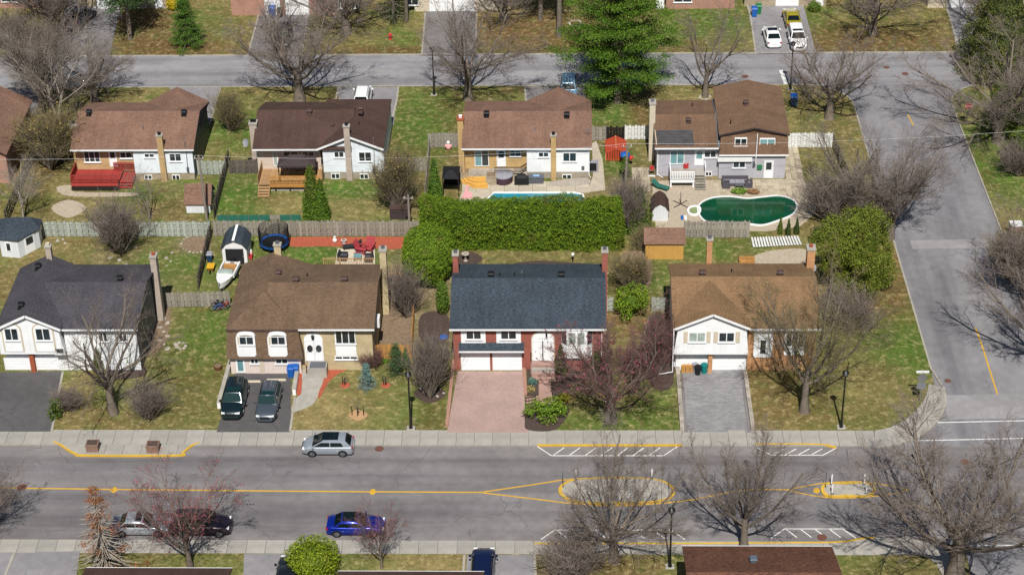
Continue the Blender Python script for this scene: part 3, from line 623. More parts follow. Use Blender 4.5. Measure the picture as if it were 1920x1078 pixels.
line(bez([(1480, 919), (1505, 925), (1540, 931), (1580, 933), (1630, 931), (1680, 924), (1706, 918)], 6), .13, 'line_yellow', 'yellow line round the near side of the small island')
for (a, b) in ((214, 917.5), (699, 920.8), (1531, 918.5)):
    c = P(a, b); o = MB().prism([(c[0] - .3, c[1] - .15), (c[0] - .1, c[1] - .42), (c[0] + .1, c[1] - .42), (c[0] + .3, c[1] - .1), (c[0] + .12, c[1] + .32), (c[0] - .12, c[1] + .32)], .004, .01).build('road_marking', 'line_yellow'); struct(o); o['label'] = 'yellow survey patch painted on the centre line at %s' % {214: 'the left', 699: 'mid road', 1531: 'the small island'}[a]
def hatch(label, x0, x1, ya, yb, n, up=1):              # parking-free zone: outline and slanted bars
    o = T('road_marking', None, None, (*P((x0 + x1) / 2, ya)[:2], .003)); o['kind'] = 'structure'; o['label'] = label
    off = wloc(o)
    def ln(a, b, c, d):
        MBo = ribbon([tuple(P(a, b)[:2]), tuple(P(c, d)[:2])], .095, .004 if a != x0 else .0045, .0075 if a != x0 else .008); MBo.build('stripe', 'line_white', o)
    dx = 26
    ln(x0, ya, x0 + dx, yb); ln(x0 + dx, yb, x1 - dx, yb); ln(x1 - dx, yb, x1, ya)
    for i in range(n):
        q = x0 + dx + (x1 - 2 * dx - x0) * (i + .12) / n; ln(q, yb - 1 if up > 0 else yb + 1, q + 20, ya + 2 if up > 0 else ya - 2)
hatch('white hatched no-parking box by the far kerb near first island', 1008, 1270, 837, 854, 7)
hatch('white hatched no-parking box by the far kerb near small island', 1420, 1569, 839, 853, 4)
hatch('white hatched no-parking box by the near kerb near first island', 1014, 1284, 1011, 993, 6, -1)
hatch('white hatched no-parking box by the near kerb near small island', 1445, 1606, 1009, 991, 4, -1)
line([(1779, 757), (1876, 752.5)], .38, 'line_white', 'white stop line at the end of the side street', .01)
line([(1758, 792), (1990, 787)], .12, 'line_white', 'upper white crosswalk line at the side street mouth', .01)
line([(1715, 826), (1990, 820)], .12, 'line_white', 'lower white crosswalk line at the side street mouth', .01)
line([(1835, 1022), (1990, 1022)], .12, 'line_white', 'white line at the bottom right of the avenue', .01)
line([(1829, 614), (1840, 644), (1873, 748)], .14, 'line_yellow', 'yellow centre line stub of the side street', .01)
line([(1702, 215), (1713, 236)], .14, 'line_yellow', 'faded yellow dash at the top of the side street', .01)
line([(1464, 132), (1470, 148), (1474, 160)], .42, 'line_white', 'white stop bar on the back street beside lamp', .014)
# traffic islands
def island(label, px, ins, bol):
    pl = [tuple(P(a, b, .14)[:2]) for a, b in px]; pl = [tuple(p) for p in bez(pl, 5, True)]; c = np.mean(pl, 0)
    o = T('traffic_island', label, 'traffic island', (c[0], c[1], 0), 'kerbed islands in the avenue')
    inn = [tuple(c + (np.array(p) - c) * (1 - ins / max(.6, np.linalg.norm(np.array(p) - c)))) for p in pl]
    n = len(pl); m = MB(); m.v = [(p[0], p[1], 0.0) for p in pl] + [(p[0], p[1], .13) for p in pl] + [(p[0], p[1], .145) for p in inn]
    for i in range(n):
        j = (i + 1) % n; m.f += [(i, j, n + j, n + i), (n + i, n + j, 2 * n + j, 2 * n + i)]
    m.build('kerb', 'kerb_yellow', o); MB().prism(inn, 0.0, .135).build('paving', 'concrete', o)
    return o
island('long kerbed traffic island under the bare tree, concrete paved', [(1047, 916), (1056, 905), (1080, 897), (1150, 893), (1225, 896), (1256, 906), (1266, 921), (1250, 936), (1200, 942), (1130, 944), (1075, 939), (1052, 928)], .3, [])
island('short kerbed traffic island with four white bollards', [(1539, 915), (1544, 907), (1560, 904), (1600, 903.5), (1630, 905), (1642, 914), (1640, 924), (1625, 930), (1590, 930.5), (1556, 930), (1543, 925)], .3, [])
# driveways and paths
sheet('driveway', ppoly([(-90, 700), (118, 696), (112, 740), (96, 809), (-110, 809)]), GZ + .02, 'asphalt_black', kind='structure', label='black asphalt driveway of the grey roofed house at the left')
sheet('driveway', ppoly([(441, 697), (546, 697), (545, 810), (406, 810)]), GZ + .02, 'asphalt_black', kind='structure', label='black asphalt driveway with two parked cars')
S['brick_paver'] = paver('brick_paver', 'b89e97', 'ae938c', 'a38c84', .2, .1); S['grey_paver'] = paver('grey_paver', '9b9a9b', '87878a', '77767a', .42, .21); S['path_paver'] = paver('path_paver', 'b8958a', 'ab887d', 'a08880', .2, .1)
sheet('driveway', ppoly([(858, 696), (981, 696), (984, 760), (992, 810.5), (838, 810.5)]), GZ + .02, 'brick_paver', kind='structure', label='pink brick paver driveway of the red brick house')
sheet('driveway', ppoly([(1279, 690), (1392, 690), (1397, 740), (1408, 810), (1283, 810)]), GZ + .02, 'grey_paver', kind='structure', label='grey paving stone driveway of the white gabled house')
for nm, pts in (('left', [(1276, 690), (1280, 690), (1290, 810), (1282, 810)]), ('right', [(1388, 690), (1394, 690), (1409, 810), (1401, 810)])):
    sheet('driveway', ppoly(pts, GZ + .03), GZ + .026, 'asphalt_drive', kind='structure', label='dark paver border at the %s edge of the grey driveway' % nm)
for lab, pts, m in (('asphalt driveway at the far left of the back street', [(0, 166), (80, 166), (62, 240), (-20, 250)], 'asphalt_drive'),
    ('asphalt driveway beside the left brown house, back street side', [(318, 164), (413, 164), (400, 212), (386, 240), (330, 215)], 'asphalt_grey'),
    ('asphalt driveway with white van behind dark brown house', [(632, 164), (747, 164), (738, 235), (640, 215)], 'asphalt_grey'), ('asphalt driveway behind the pool house', [(984, 163), (1095, 163), (1100, 200), (984, 200)], 'asphalt_drive'),
    ('gravelly concrete drive beside the two storey house', [(1368, 162), (1446, 162), (1462, 205), (1478, 250), (1462, 262), (1400, 220)], 'gravel'),
    ('wide asphalt driveway with dark pickup at top left', [(128, -5), (232, -5), (205, 104), (100, 104)], 'asphalt_drive'), ('asphalt driveway with blue bin at the top', [(491, 8), (588, 8), (566, 105), (466, 105)], 'asphalt_drive'),
    ('asphalt driveway before the white garage doors', [(799, 10), (893, 10), (892, 104), (790, 104)], 'asphalt_drive'), ('asphalt driveway with three cars at the top', [(1400, 8), (1506, 8), (1530, 100), (1418, 101)], 'asphalt_grey'),
    ('asphalt driveway at the top right corner', [(1772, 5), (1880, 5), (1900, 98), (1796, 99)], 'asphalt_grey'), ('asphalt driveway at the bottom left corner', [(-30, 1036), (150, 1033), (140, 1100), (-40, 1100)], 'asphalt_grey'),
    ('asphalt driveway beside the round bush at the bottom', [(458, 1038), (552, 1038), (560, 1100), (455, 1100)], 'asphalt_grey'), ('asphalt driveway with dark blue car at the bottom', [(876, 1040), (1000, 1040), (1003, 1100), (872, 1100)], 'asphalt_grey')):
    sheet('driveway', ppoly(pts), GZ + .02, m, kind='structure', label=lab)
for lab, pts in (('pale edging left of the bin driveway', [(489, 14), (465, 104)]), ('pale edging right of the bin driveway', [(578, 22), (566, 104)]), ('white edging left of the white garage driveway', [(799, 8), (791, 104)]), ('white edging right of the white garage driveway', [(894, 8), (892, 100)]),
                 ('pale edging left of the three car driveway', [(1398, 0), (1407, 30), (1417, 101)]), ('pale edging of the top right driveway', [(1771, 4), (1792, 70), (1798, 99)]), ('pale edging by the left brown house driveway', [(414, 166), (399, 215), (392, 236)]),
                 ('white edging by the van driveway', [(747, 164), (744, 190), (737, 218), (733, 240)]), ('pale edging on the left of the van driveway', [(634, 165), (630, 186)]), ('pale edging left of the pool house drive', [(984, 163), (986, 190)]),
                 ('pale edging by the dark blue car', [(871, 1040), (868, 1078)]), ('pale edging right of the dark blue car', [(1002, 1040), (1004, 1078)]), ('pale edging by the black driveway at left', [(118, 697), (97, 809)]), ('pale edging right of the two car driveway', [(553, 745), (544, 809)]), ('pale edging at bottom left', [(27, 1036), (10, 1078)])):
    kerb([tuple(P(a, b, GZ)[:2]) for a, b in pts], lab, .2, GZ + .07)
S['asphalt_patch'] = asphalt('asphalt_patch', '979597', False, False); S['asphalt_dark'] = asphalt('asphalt_dark_patch', '6c6a6d', False, False)
for lab, pts, m in (('paler asphalt patch at the mouth of the side street', [(1764, 741), (1930, 738), (1940, 783), (1778, 786)], 'asphalt_patch'), ('pale asphalt strip across the side street', [(1706, 451), (1882, 448), (1888, 464), (1711, 467)], 'asphalt_patch'), ('long dark sealed trench in the avenue far lane', [(1395, 862), (1400, 862), (1404, 895), (1398, 895)], 'asphalt_dark'), ('thin sealed crack across avenue before small island', [(1586, 842), (1589, 842), (1597, 900), (1594, 900)], 'asphalt_dark'), ('thin sealed crack across avenue after small island', [(1600, 935), (1602, 935), (1611, 990), (1608, 990)], 'asphalt_dark'), ('pale repair strip on the back street', [(640, 130), (790, 129), (790, 135), (640, 136)], 'asphalt_patch')):
    o = MB().prism([tuple(P(a, b, 0)[:2]) for a, b in pts], .001, .0115 if m == 'asphalt_patch' else .0035).build('road_patch', m); struct(o); o['label'] = lab
roadsheet('side_road', [(36.5, -38.2), (52, -38.2), (53, -80), (36, -80)], .002, 'asphalt_side', 'mouth of the street at the bottom right corner')
roadsheet('side_road', [(30, YS - .002), (60, YS - .002), (52, -38.199), (36.5, -38.199)], .002, 'asphalt_side', 'flared mouth of the street at the bottom right corner')
# ---------------------------------------------------------------- houses
def house(label, x, y, group, name='house'): return T(name, label, 'house', (x, y, 0), group)
def ridge_z(px, py, Y): return W(px, py, Y)[1]
BACK = 'houses on the back street'; FRONT = 'houses on the avenue'
def back_house(label, x0, x1, shing, wallL, wallR, xs, ye=20.35, y1=30.85, ze=3.8, zr=5.75, rec=1.0, split=True):
    """rear view: recessed wall at the left under the eave, siding at the right"""
    h = house(label, (x0 + x1) / 2, 25.5, BACK); h['ze'] = ze
    return h
def rear_walls(h, x0, xs, x1, ye, y1, ze, zr, mL, mR, fz=.85, rec=1.0, found='foundation'):
    yl = ye + rec; yr = ye + .35; sl = (zr - ze) / ((y1 - ye) / 2)
    top = lambda y: ze + sl * (min(y, ye + y1 - y) - ye) - .17; ym = (ye + y1) / 2
    MB().ext([(yl, 0), (y1 - .4, 0), (y1 - .4, top(y1 - .4)), (ym, top(ym)), (yl, top(yl))], 'x', x0 + .25, xs).build('wall', mL, h)
    MB().ext([(yr, fz), (y1 - .4, fz), (y1 - .4, top(y1 - .4)), (ym, top(ym)), (yr, top(yr))], 'x', xs + .002, x1 - .25).build('wall', mR, h)
    MB().box(xs + .01, yr + .03, 0, x1 - .28, y1 - .42, fz - .002).build('foundation', found, h)
    return yl, yr
def two_slope_z(y, ye, y1, ze, zr): return ze + (zr - ze) * (min(y, ye + y1 - y) - ye) / ((y1 - ye) / 2)
# --- A: brown roof, red deck
h = house('brown shingled bungalow with red wooden deck, leftmost full back-row house', -39.6, 25.5, BACK)
ye, y1, ze = 20.35, 30.85, 3.8; x0, x1 = -45.95, -33.15; zr = ridge_z(250, 208.5, 25.6)
slab_roof(h, gable_x(x0, x1, ye, y1, ze, zr), S['brown']); slab_roof(h, gable_y(-39.7, -33.2, 25.75, 31.15, ze - .02, min(5.72, zr - .03)), S['brown'], name='cross_gable_roof')
xs = W(252, 300, 21)[0]; yl, yr = rear_walls(h, x0, xs, x1, ye, y1, ze, zr, 'tan_brick', 'blue_white_siding', found='stone_block')
MB().ext([(-39.4, .1), (-33.5, .1), (-33.5, 3.7), (-36.45, zr - .4), (-39.4, 3.7)], 'y', 29, 30.9).build('gable_wall', 'cream', h)
fascia(h, (x0, ye - .03, ze), (x1, ye - .03, ze)); MB().bar((x1 + .01, ye, ze - .08), (x1 + .01, 25.6, zr - .08), .04, .16).bar((x1 + .01, 25.6, zr - .08), (x1 + .01, y1, ze - .08), .04, .16).build('rake_board', 'fabric_dark', h)
window(h, yl, (156, 283, 189, 304), 3); door(h, yl, (204, 284, 220, 312.5), glassr=(.15, .55, .85, .95)); window(h, yl, (224, 285, 248, 297), 2)
window(h, yr, (270, 287.7, 290, 295.5)); window(h, yr, (316.5, 287.7, 341, 302.6)); window(h, yr + .03, (270, 328, 286, 336.5), sill=False, raw=False); window(h, yr + .03, (322, 327.7, 338, 337.5), sill=False)
c = W(298, 252, ye - .05); chimney(h, c[0], ye + .02, .1, c[1] - .2, .58, .5, 'tan_brick')
c = W(130, 232, 24.0); chimney(h, x0 - .22, 24.0, .1, c[1] - .1, .75, .9, 'tan_brick')
for a, b in ((167, 214), (345, 214)): q = P(a, b, 5.4); roof_vent(h, q[0], q[1], two_slope_z(q[1], ye, y1, ze, zr), 'vent_black', .5)
q = P(268, 243, 4.7); pipe(h, q[0], q[1], two_slope_z(q[1], ye, y1, ze, zr)); 
MB().tube([(W(346, 268, 20.6)[0], 20.55, 4.0), (W(346, 268, 20.6)[0], 20.55, 5.2)], .03, 6).build('mast', 'galv', h); MB().tube([(W(351, 300, 20.6)[0], 20.58, 3.6), (W(352, 318, 20.6)[0], 20.58, 1.2)], .035, 6).build('service_conduit', 'galv', h)
MB().box(W(352, 315, 20.6)[0] - .12, 20.5, 1.1, W(352, 315, 20.6)[0] + .12, 20.69, 1.55).build('meter_box', 'plastic_grey', h)
pA = P(178, 358, GZ)[1]; dx0 = P(135, 358, GZ)[0]; dx1 = P(224, 356, GZ)[0]; dz = .95
d = T('deck', 'red painted wooden deck with railing behind the left brown house', 'deck', ((dx0 + dx1) / 2, pA, GZ))
MB().box(dx0, pA + .02, GZ, dx1, yl - .02, dz - .05).build('skirt', 'fence_black', d); deck_boards(d, dx0, dx1, pA, yl - .02, dz, 'deck_red', .16, 'y'); MB().box(dx0, pA - .03, dz - .28, dx1, pA - .002, dz).build('rim_board', 'deck_red', d)
railing(d, (dx0 + .05, pA + .05, 0), (dx1 - .05, pA + .05, 0), dz, .95, 'deck_red', .14, .06); railing(d, (dx0 + .05, pA + .05, 0), (dx0 + .05, yl - .1, 0), dz, .95, 'deck_red', .14, .06)
railing(d, (dx1 - .9, yl - .3, 0), (dx1 + 1.2, yl - .3, 0), dz, .95, 'deck_red', .14, .06)
MB().box(dx1 - .9, pA + 1.2, GZ, dx1 + 1.3, yl - .02, dz - .3).build('lower_platform', 'deck_red', d); steps(d, dx1 + .05, dx1 + 1.2, pA + 1.2, 3, .8, GZ, 'deck_red')
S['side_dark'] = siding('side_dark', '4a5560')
MB().ext([(ye + .4, .1), (y1 - .45, .1), (y1 - .45, ze - .05), (25.6, zr - .25), (ye + .4, ze - .05)], 'x', x1 - .248, x1 - .2).build('side_panel', 'side_dark', h)  # thin dark panel over the right end wall
# --- B: dark brown, white gable towards us
h = house('dark brown roofed bungalow with white gable wing and gazebo deck', -20.2, 25.5, BACK)
x0, x1, xg0 = -27.1, -13.6, -20.55; zr = ridge_z(560, 206, 25.6)
zg = W(660, 256.5, 20.3)[1]
slab_roof(h, gable_x(x0, -16.9, ye, y1, ze, zr), S['dkbrown']); yh = P(676, 187.5, zg)[1]; ybk = P(680, 186, ze)[1]; xq = (xg0 + x1) / 2; e_ = ze - .02
slab_roof(h, [[(xg0, ye - .02, e_), (xq, ye - .02, zg), (xq, yh, zg), (xg0, ybk, e_)], [(xq, ye - .02, zg), (x1, ye - .02, e_), (x1, ybk, e_), (xq, yh, zg)], [(xg0, ybk, e_), (xq, yh, zg), (x1, ybk, e_)]], S['dkbrown'], name='wing_roof')
sl = (zr - ze) / 5.25
MB().ext([(ye + 1, 0), (y1 - .4, 0), (y1 - .4, ze), (25.6, zr - .2), (ye + 1, ze + .2)], 'x', x0 + .25, xg0 + .3).build('wall', 'beige_wall', h)
xa, xb = W(608.7, 338, 20.7)[0], W(722, 338, 20.7)[0]; xm = (xg0 + x1) / 2; k = (zg - ze) / (xm - xg0)
MB().ext([(xa, .9), (xb, .9), (xb, ze + k * (xb > 0) + k * (x1 - xb) - .2), (xm, zg - .2), (xa, ze + k * (xa - xg0) - .2)], 'y', 20.7, yh - .1).build('wall', 'blue_white_siding', h)
MB().box(xa + .02, yh - .098, .9, xb - .02, ybk - .4, ze - .15).build('wall', 'blue_white_siding', h)
MB().box(xa + .03, 20.73, 0, xb - .03, ybk - .45, .898).build('foundation', 'foundation', h)
for s in (-1, 1):
    e = xg0 if s < 0 else x1; MB().bar((e, ye - .05, ze - .1), (xm, ye - .05, zg - .1), .05, .2).build('rake_board', 'trim', h)
fascia(h, (x0, ye - .03, ze), (xg0, ye - .03, ze))
Y = 20.7; window(h, Y, (625.8, 284, 645.4, 295.5)); window(h, Y, (671.7, 284.8, 697.3, 302.7)); window(h, Y + .03, (620.5, 325, 638, 335.4), sill=False); window(h, Y + .03, (674.4, 325.8, 691.5, 335.8), sill=False)
window(h, ye + 1, (511, 284, 522, 311), 1, 'pane_pale', sill=False, name='patio_door'); window(h, ye + 1, (530, 284, 560, 296), 2); window(h, ye + 1, (566, 284, 590, 300), 2)
c = W(653, 236, 20.4); chimney(h, W(653, 290, 20.4)[0], 20.45, .12, c[1] - .1, .6, .48, 'pale_brick')
c = W(484, 229, 23.5); chimney(h, x0 - .2, 23.5, .12, c[1] - .1, .75, .85, 'pale_brick', pots=2)
for a, b, dzz in ((580, 207, .0), (676, 204, 0)): q = P(a, b + 3, 5.6); roof_vent(h, q[0], q[1], max(two_slope_z(q[1], ye, y1, ze, zr), zg - k * abs(q[0] - xm) if q[0] > -17.5 else 0), 'vent_brown', .5)
q = P(624, 236, 4.9); roof_vent(h, q[0], q[1], two_slope_z(q[1], ye, y1, ze, zr) - .1, 'vent_brown', .32)
q = P(673, 233, 5); pipe(h, q[0], q[1], zg - k * abs(q[0] - xm), .3, 'vent_black'); dish(h, (x0 - .9, 22.3, 3.5), .42, (-.6, -.7, .4))
MB().tube([(W(701, 280, 20.6)[0], 20.55, 1.1), (W(701, 280, 20.6)[0], 20.55, 5.1)], .03, 6).build('service_conduit', 'galv', h); MB().box(W(701, 318, 20.6)[0] - .13, 20.5, 1.1, W(701, 318, 20.6)[0] + .13, 20.69, 1.5).build('meter_box', 'plastic_grey', h)
pB = P(530, 360, GZ)[1]; dx0, dx1 = P(487, 358, GZ)[0], P(602, 358, GZ)[0]; sx1 = P(508, 358, GZ)[0]; dz = .95
d = T('deck', 'tan wooden deck with stairs behind the dark brown house', 'deck', ((dx0 + dx1) / 2, pB, GZ))
deck_boards(d, dx0, dx1, pB, ye + .98, dz, 'deck_tan', .16, 'y'); MB().box(sx1, pB - .03, dz - .3, dx1, pB - .002, dz - .002).build('rim_board', 'deck_orange', d)
pm = MB().box(-.07, -.07, 0, .07, .07, dz - .03 - GZ).mesh('post', 'fence_black')
for i in range(5): inst(pm, 'post', d, (dx0 + .2 + (dx1 - dx0 - .4) * i / 4 - (dx0 + dx1) / 2, .15, 0))
MB().box(sx1, pB + 1.2, GZ, dx1, pB + 1.3, dz - .04).build('skirt', 'dark', d); MB().box(sx1, pB + .2, GZ, dx1, pB + 1.19, GZ + .1).build('footing', 'concrete', d)  # void-dark panel set back under the deck stands in for the shade there
railing(d, (sx1, pB + .05, 0), (dx1, pB + .05, 0), dz, .95, 'deck_orange', .14, .05)
MB().box(dx0 - .06, pB - .1, GZ, dx0 - .01, ye + 1.0, dz + 1.0).build('side_screen', 'deck_tan', d); MB().box(dx1 + .01, pB + 1.2, GZ, dx1 + .06, ye + .3, dz + .9).build('side_screen', 'deck_tan', d)
steps(d, dx0 + .05, sx1 - .05, pB, 4, dz, GZ, 'deck_tan', .3)
gz0, gx0, gx1, gy0, gy1 = dz, P(522, 300, 3)[0], P(592, 300, 3)[0], pB + .35, ye + .1
gz = T('gazebo', 'brown canopied gazebo standing on the tan deck', 'gazebo', ((gx0 + gx1) / 2, (gy0 + gy1) / 2, dz))
ra, rb = 2.95, 3.45; cx_, cy_ = (gx0 + gx1) / 2, (gy0 + gy1) / 2
MB().hexa([(gx0, gy0, ra), (gx1, gy0, ra), (gx1, gy1, ra), (gx0, gy1, ra)], [(cx_ - .7, cy_ - .1, rb), (cx_ + .7, cy_ - .1, rb), (cx_ + .7, cy_ + .2, rb), (cx_ - .7, cy_ + .2, rb)]).build('canopy', 'fabric_dark', gz)
MB().hexa([(cx_ - .9, cy_ - .3, rb + .05), (cx_ + .9, cy_ - .3, rb + .05), (cx_ + .9, cy_ + .4, rb + .05), (cx_ - .9, cy_ + .4, rb + .05)], [(cx_ - .5, cy_, rb + .2), (cx_ + .5, cy_, rb + .2), (cx_ + .5, cy_ + .1, rb + .2), (cx_ - .5, cy_ + .1, rb + .2)]).build('vent_cap', 'fabric_dark', gz)
MB().box(gx0, gy0 - .02, ra - .22, gx1, gy0, ra).box(gx0, gy1, ra - .22, gx1, gy1 + .02, ra).build('valance', 'fabric_dark', gz)
for xx in (gx0 + .1, gx1 - .1):
    for yy in (gy0 + .1, gy1 - .1): MB().box(xx - .05, yy - .05, dz, xx + .05, yy + .05, ra).build('post', 'black_metal', gz)
# --- C: pool house
h = house('brown shingled bungalow with yellow brick and white siding by the pool', 1.1, 25.5, BACK)
x0, x1 = -5.6, 7.75; zr = ridge_z(985, 208.5, 25.6)
slab_roof(h, gable_x(x0, x1, ye, y1, ze, zr), S['brown']); q = W(1047, 161, 30.85); slab_roof(h, gable_y(q[0] - 3.25, q[0] + 3.25, 25.75, 31.1, ze - .02, min(q[1], zr - .03)), S['brown'], name='cross_gable_roof')
MB().ext([(q[0] - 2.9, .1), (q[0] + 2.9, .1), (q[0] + 2.9, 3.7), (q[0], min(q[1], zr) - .4), (q[0] - 2.9, 3.7)], 'y', 29, 30.85).build('gable_wall', 'cream', h)
xs = W(988, 300, 21)[0]; yl, yr = rear_walls(h, x0, xs, x1, ye, y1, ze, zr, 'yellow_brick', 'white_siding', .85)
fascia(h, (x0, ye - .03, ze), (x1, ye - .03, ze))
MB().box(x0 + .05, ye + .15, .1, x0 + .24, ye + 1.3, 3.6).build('end_pier', 'yellow_brick', h)
window(h, yl, (889.4, 281.5, 917, 311.5), 2, ('pane_blue', 'pane'), sill=False, name='patio_door'); door(h, yl, (932.4, 282, 947.4, 312), glassr=(.15, .55, .85, .95)); window(h, yl, (955.7, 282, 976.6, 293))
window(h, yr, (1009, 285, 1029, 294.7)); window(h, yr, (1055, 286, 1081, 303)); window(h, yr + .03, (1054, 327, 1071.7, 335.5), sill=False)
c = W(1038, 253, 20.4); chimney(h, W(1038, 300, 20.4)[0], 20.42, .12, c[1] - .1, .52, .48, 'yellow_brick'); c = W(866, 219, 24); chimney(h, x0 - .2, 23.6, .12, c[1], .6, .95, 'yellow_brick', 'terracotta', flue='white')
for a, b in ((912, 211), (1062.6, 212)): q = P(a, b + 2, 5.4); roof_vent(h, q[0], q[1], two_slope_z(q[1], ye, y1, ze, zr), 'vent_black', .5)
q = P(1003, 241, 4.8); pipe(h, q[0], q[1], two_slope_z(q[1], ye, y1, ze, zr), .4); q = P(1103, 256, 4.3); MB().tube([(q[0], q[1], 4.0), (q[0], q[1], 5.3)], .025, 6).bar((q[0] - .5, q[1], 5.2), (q[0] + .3, q[1], 5.2), .03, .03).bar((q[0] - .4, q[1], 4.9), (q[0] + .3, q[1], 4.9), .03, .03).build('antenna', 'galv', h)
MB().box(W(1093, 318, yr)[0] - .15, yr - .1, W(1093, 318, yr)[1], W(1093, 318, yr)[0] + .15, yr - .001, W(1093, 315, yr)[1] + .2).build('wall_vent', 'plastic_grey', h); MB().tube([(x1 - .3, yr - .05, 3.6), (x1 - .3, yr - .05, .5), (x1 - .1, yr - .3, .3)], .05, 8).build('downspout', 'white', h)
# raised stone terrace and fan stairs
tz = .95; tx0, tx1 = W(872, 330, 19)[0], xs; ty0 = P(945, 339, .3)[1]
t_ = T('terrace', 'raised stone terrace with yellow wooden fan stairs behind pool house', 'terrace', ((tx0 + tx1) / 2, (ty0 + yl) / 2, GZ))
MB().box(tx0 + .3, ty0, GZ, tx1 - .02, yl - .02, tz - .08).build('base', 'stone_block', t_); nx_ = 9
fm = MB().box(-.36, -.42, 0, .36, .42, .07).mesh('flagstone', 'stone')
for i in range(nx_):
    for j in range(2): inst(fm, 'flagstone', t_, (tx0 + .75 + (tx1 - tx0 - 1.1) * i / (nx_ - 1) - (tx0 + tx1) / 2, ty0 + .5 + j * .88 - (ty0 + yl) / 2, tz - .08 - GZ), scale=((tx1 - tx0 - .6) / nx_ / .75, (yl - ty0) / 1.9, 1))
fx = P(893, 350, GZ)
for i in range(4):
    z = tz - .18 * (i + 1) + .02; k_ = .36 * (i + 1); xa_, xb_ = W(886, 330, ty0)[0], W(915, 330, ty0)[0]
    MB().prism([(xa_ - k_ * .9, ty0 + .5), (xa_ - k_ * .75, ty0 + .1 - k_ * .3), (xa_ + .2, ty0 - k_), (xb_, ty0 - k_), (xb_, ty0 + .01), (xa_, ty0 + .01)], max(GZ, z - .2), z).build('step', 'deck_yellow', t_)
for (a, b, s_, zz) in ((921, 349, .55, 1.15), (876, 327, .6, 1.2), (871, 338, .55, .9)):
    q = P(a, b, GZ); MB().box(q[0] - s_, q[1], GZ, q[0] + s_, q[1] + 1.1, zz).build('planter_block', 'stone_block', t_); MB().box(q[0] - s_ + .12, q[1] + .12, zz, q[0] + s_ - .12, q[1] + .98, zz + .03).build('soil', 'soil', t_)
railing(t_, (W(927, 320, ty0)[0], ty0 + .1, 0), (W(976, 320, ty0)[0], ty0 + .1, 0), tz, .85, 'black_metal', .12, .03); railing(t_, (W(976, 320, ty0)[0], ty0 + .1, 0), (tx1 - .05, ty0 + .9, 0), tz, .85, 'black_metal', .12, .03)
# --- D: two-storey wing at the right
h = house('grey sided split house with brown two storey wing by green pool', 21, 25.5, BACK)
x0, xm_, x1 = 14.15, 20.75, 27.75; zr = ridge_z(1290, 214.5, 25.6); 
slab_roof(h, gable_x(x0, xm_ + .1, ye, y1, ze, zr), S['tan2']); yl = ye + .75
MB().ext([(yl, 0), (y1 - .4, 0), (y1 - .4, ze), (25.6, zr - .2), (yl, ze + .13)], 'x', x0 + .25, xm_).build('wall', 'grey_siding', h)
Yr = P(1410, 334.6, GZ)[1]; zm = W(1410, 291, Yr - .3)[1]; MB().box(xm_ + .002, Yr, 0, x1 - .2, 30.9, zm).build('wall', 'grey_siding', h)
fascia(h, (x0, ye - .03, ze), (xm_ - .1, ye - .03, ze)); fascia(h, (xm_ - .05, Yr - .33, zm + .04), (x1 + .05, Yr - .33, zm + .04))
zt, zp = W(1352, 251, Yr + .45)[1], W(1415, 238, Yr + .45)[1]; xc = (xm_ + x1) / 2; YU = Yr + .45
MB().hexa([(xm_ - .05, Yr - .3, zm + .03), (x1 + .05, Yr - .3, zm + .03), (x1 + .05, 31.2, zm + .03), (xm_ - .05, 31.2, zm + .03)], [(xm_ + .15, YU, zt), (x1 - .15, YU, zt), (x1 - .15, 31, zt), (xm_ + .15, 31, zt)]).build('upper_wall', S['tan2'], h)
MB().ext([(xm_ + .15, zt), (x1 - .15, zt), (xc, zp - .12)], 'y', YU, 30.9).build('gable_wall', S['tan2'], h)
slab_roof(h, gable_y(xm_ - .1, x1 + .1, YU - .3, 31.4, zt + .02, zp + .06), S['tan2'], .12, 'upper_roof')
for s in (0, 1): MB().bar(((xm_ - .1, x1 + .1)[s], YU - .33, zt - .04), (xc, YU - .33, zp), .04, .14).build('rake_board', 'fabric_dark', h)
for r_ in ((1377.7, 259.5, 1400.4, 272.8), (1424.5, 260.4, 1452.7, 281.7)): window(h, Yr + .12, r_, 2, 'pane_blue' if r_[0] > 1410 else 'pane', name='dormer_window'); a = R4(Yr + .12, r_); MB().box(a[0] + .01, Yr + .125, a[1], a[2] - .01, Yr + .6, a[3] - .01).build('window_box', 'trim', h)
window(h, Yr, (1374.4, 302, 1397.6, 314.6)); door(h, Yr, (1434.5, 303, 1447.5, 334), glassr=(.15, .52, .85, .95))
a = R4(Yr, (1345.6, 294, 1409.6, 301)); MB().box(a[0], Yr - .3, a[1], a[2], Yr - .02, a[3]).build('rolled_awning', 'plastic_white', h)
window(h, yl, (1256.6, 281.7, 1282.6, 307.7), 2, 'pane_blue', sill=False, name='patio_door'); door(h, yl, (1304, 282.5, 1318, 309.6), glassr=(.15, .45, .85, .95), pane='pane_blue'); window(h, yl, (1320.5, 282.7, 1343, 295.6)); window(h, yl, (1322.4, 321.6, 1334.5, 330), sill=False)
q = [P(a, b, z) for a, b, z in ((1233.4, 264, 4.4), (1302, 265, 4.4), (1299, 228.5, 5.45), (1230.6, 229, 5.45))]; sl = (zr - ze) / 5.25
q = [(p[0], p[1], ze + sl * (p[1] - ye) + .04) for p in q]; pl = MB().hexa(q, [(p[0], p[1], p[2] + .05) for p in q]).build('solar_panel', 'solar', h)
for i in range(6):
    t = i / 5; a = Vector(q[0]).lerp(Vector(q[3]), t); b = Vector(q[1]).lerp(Vector(q[2]), t); MB().bar(a + Vector((0, 0, .07)), b + Vector((0, 0, .07)), .06, .04).build('rail', 'plastic_grey', pl)
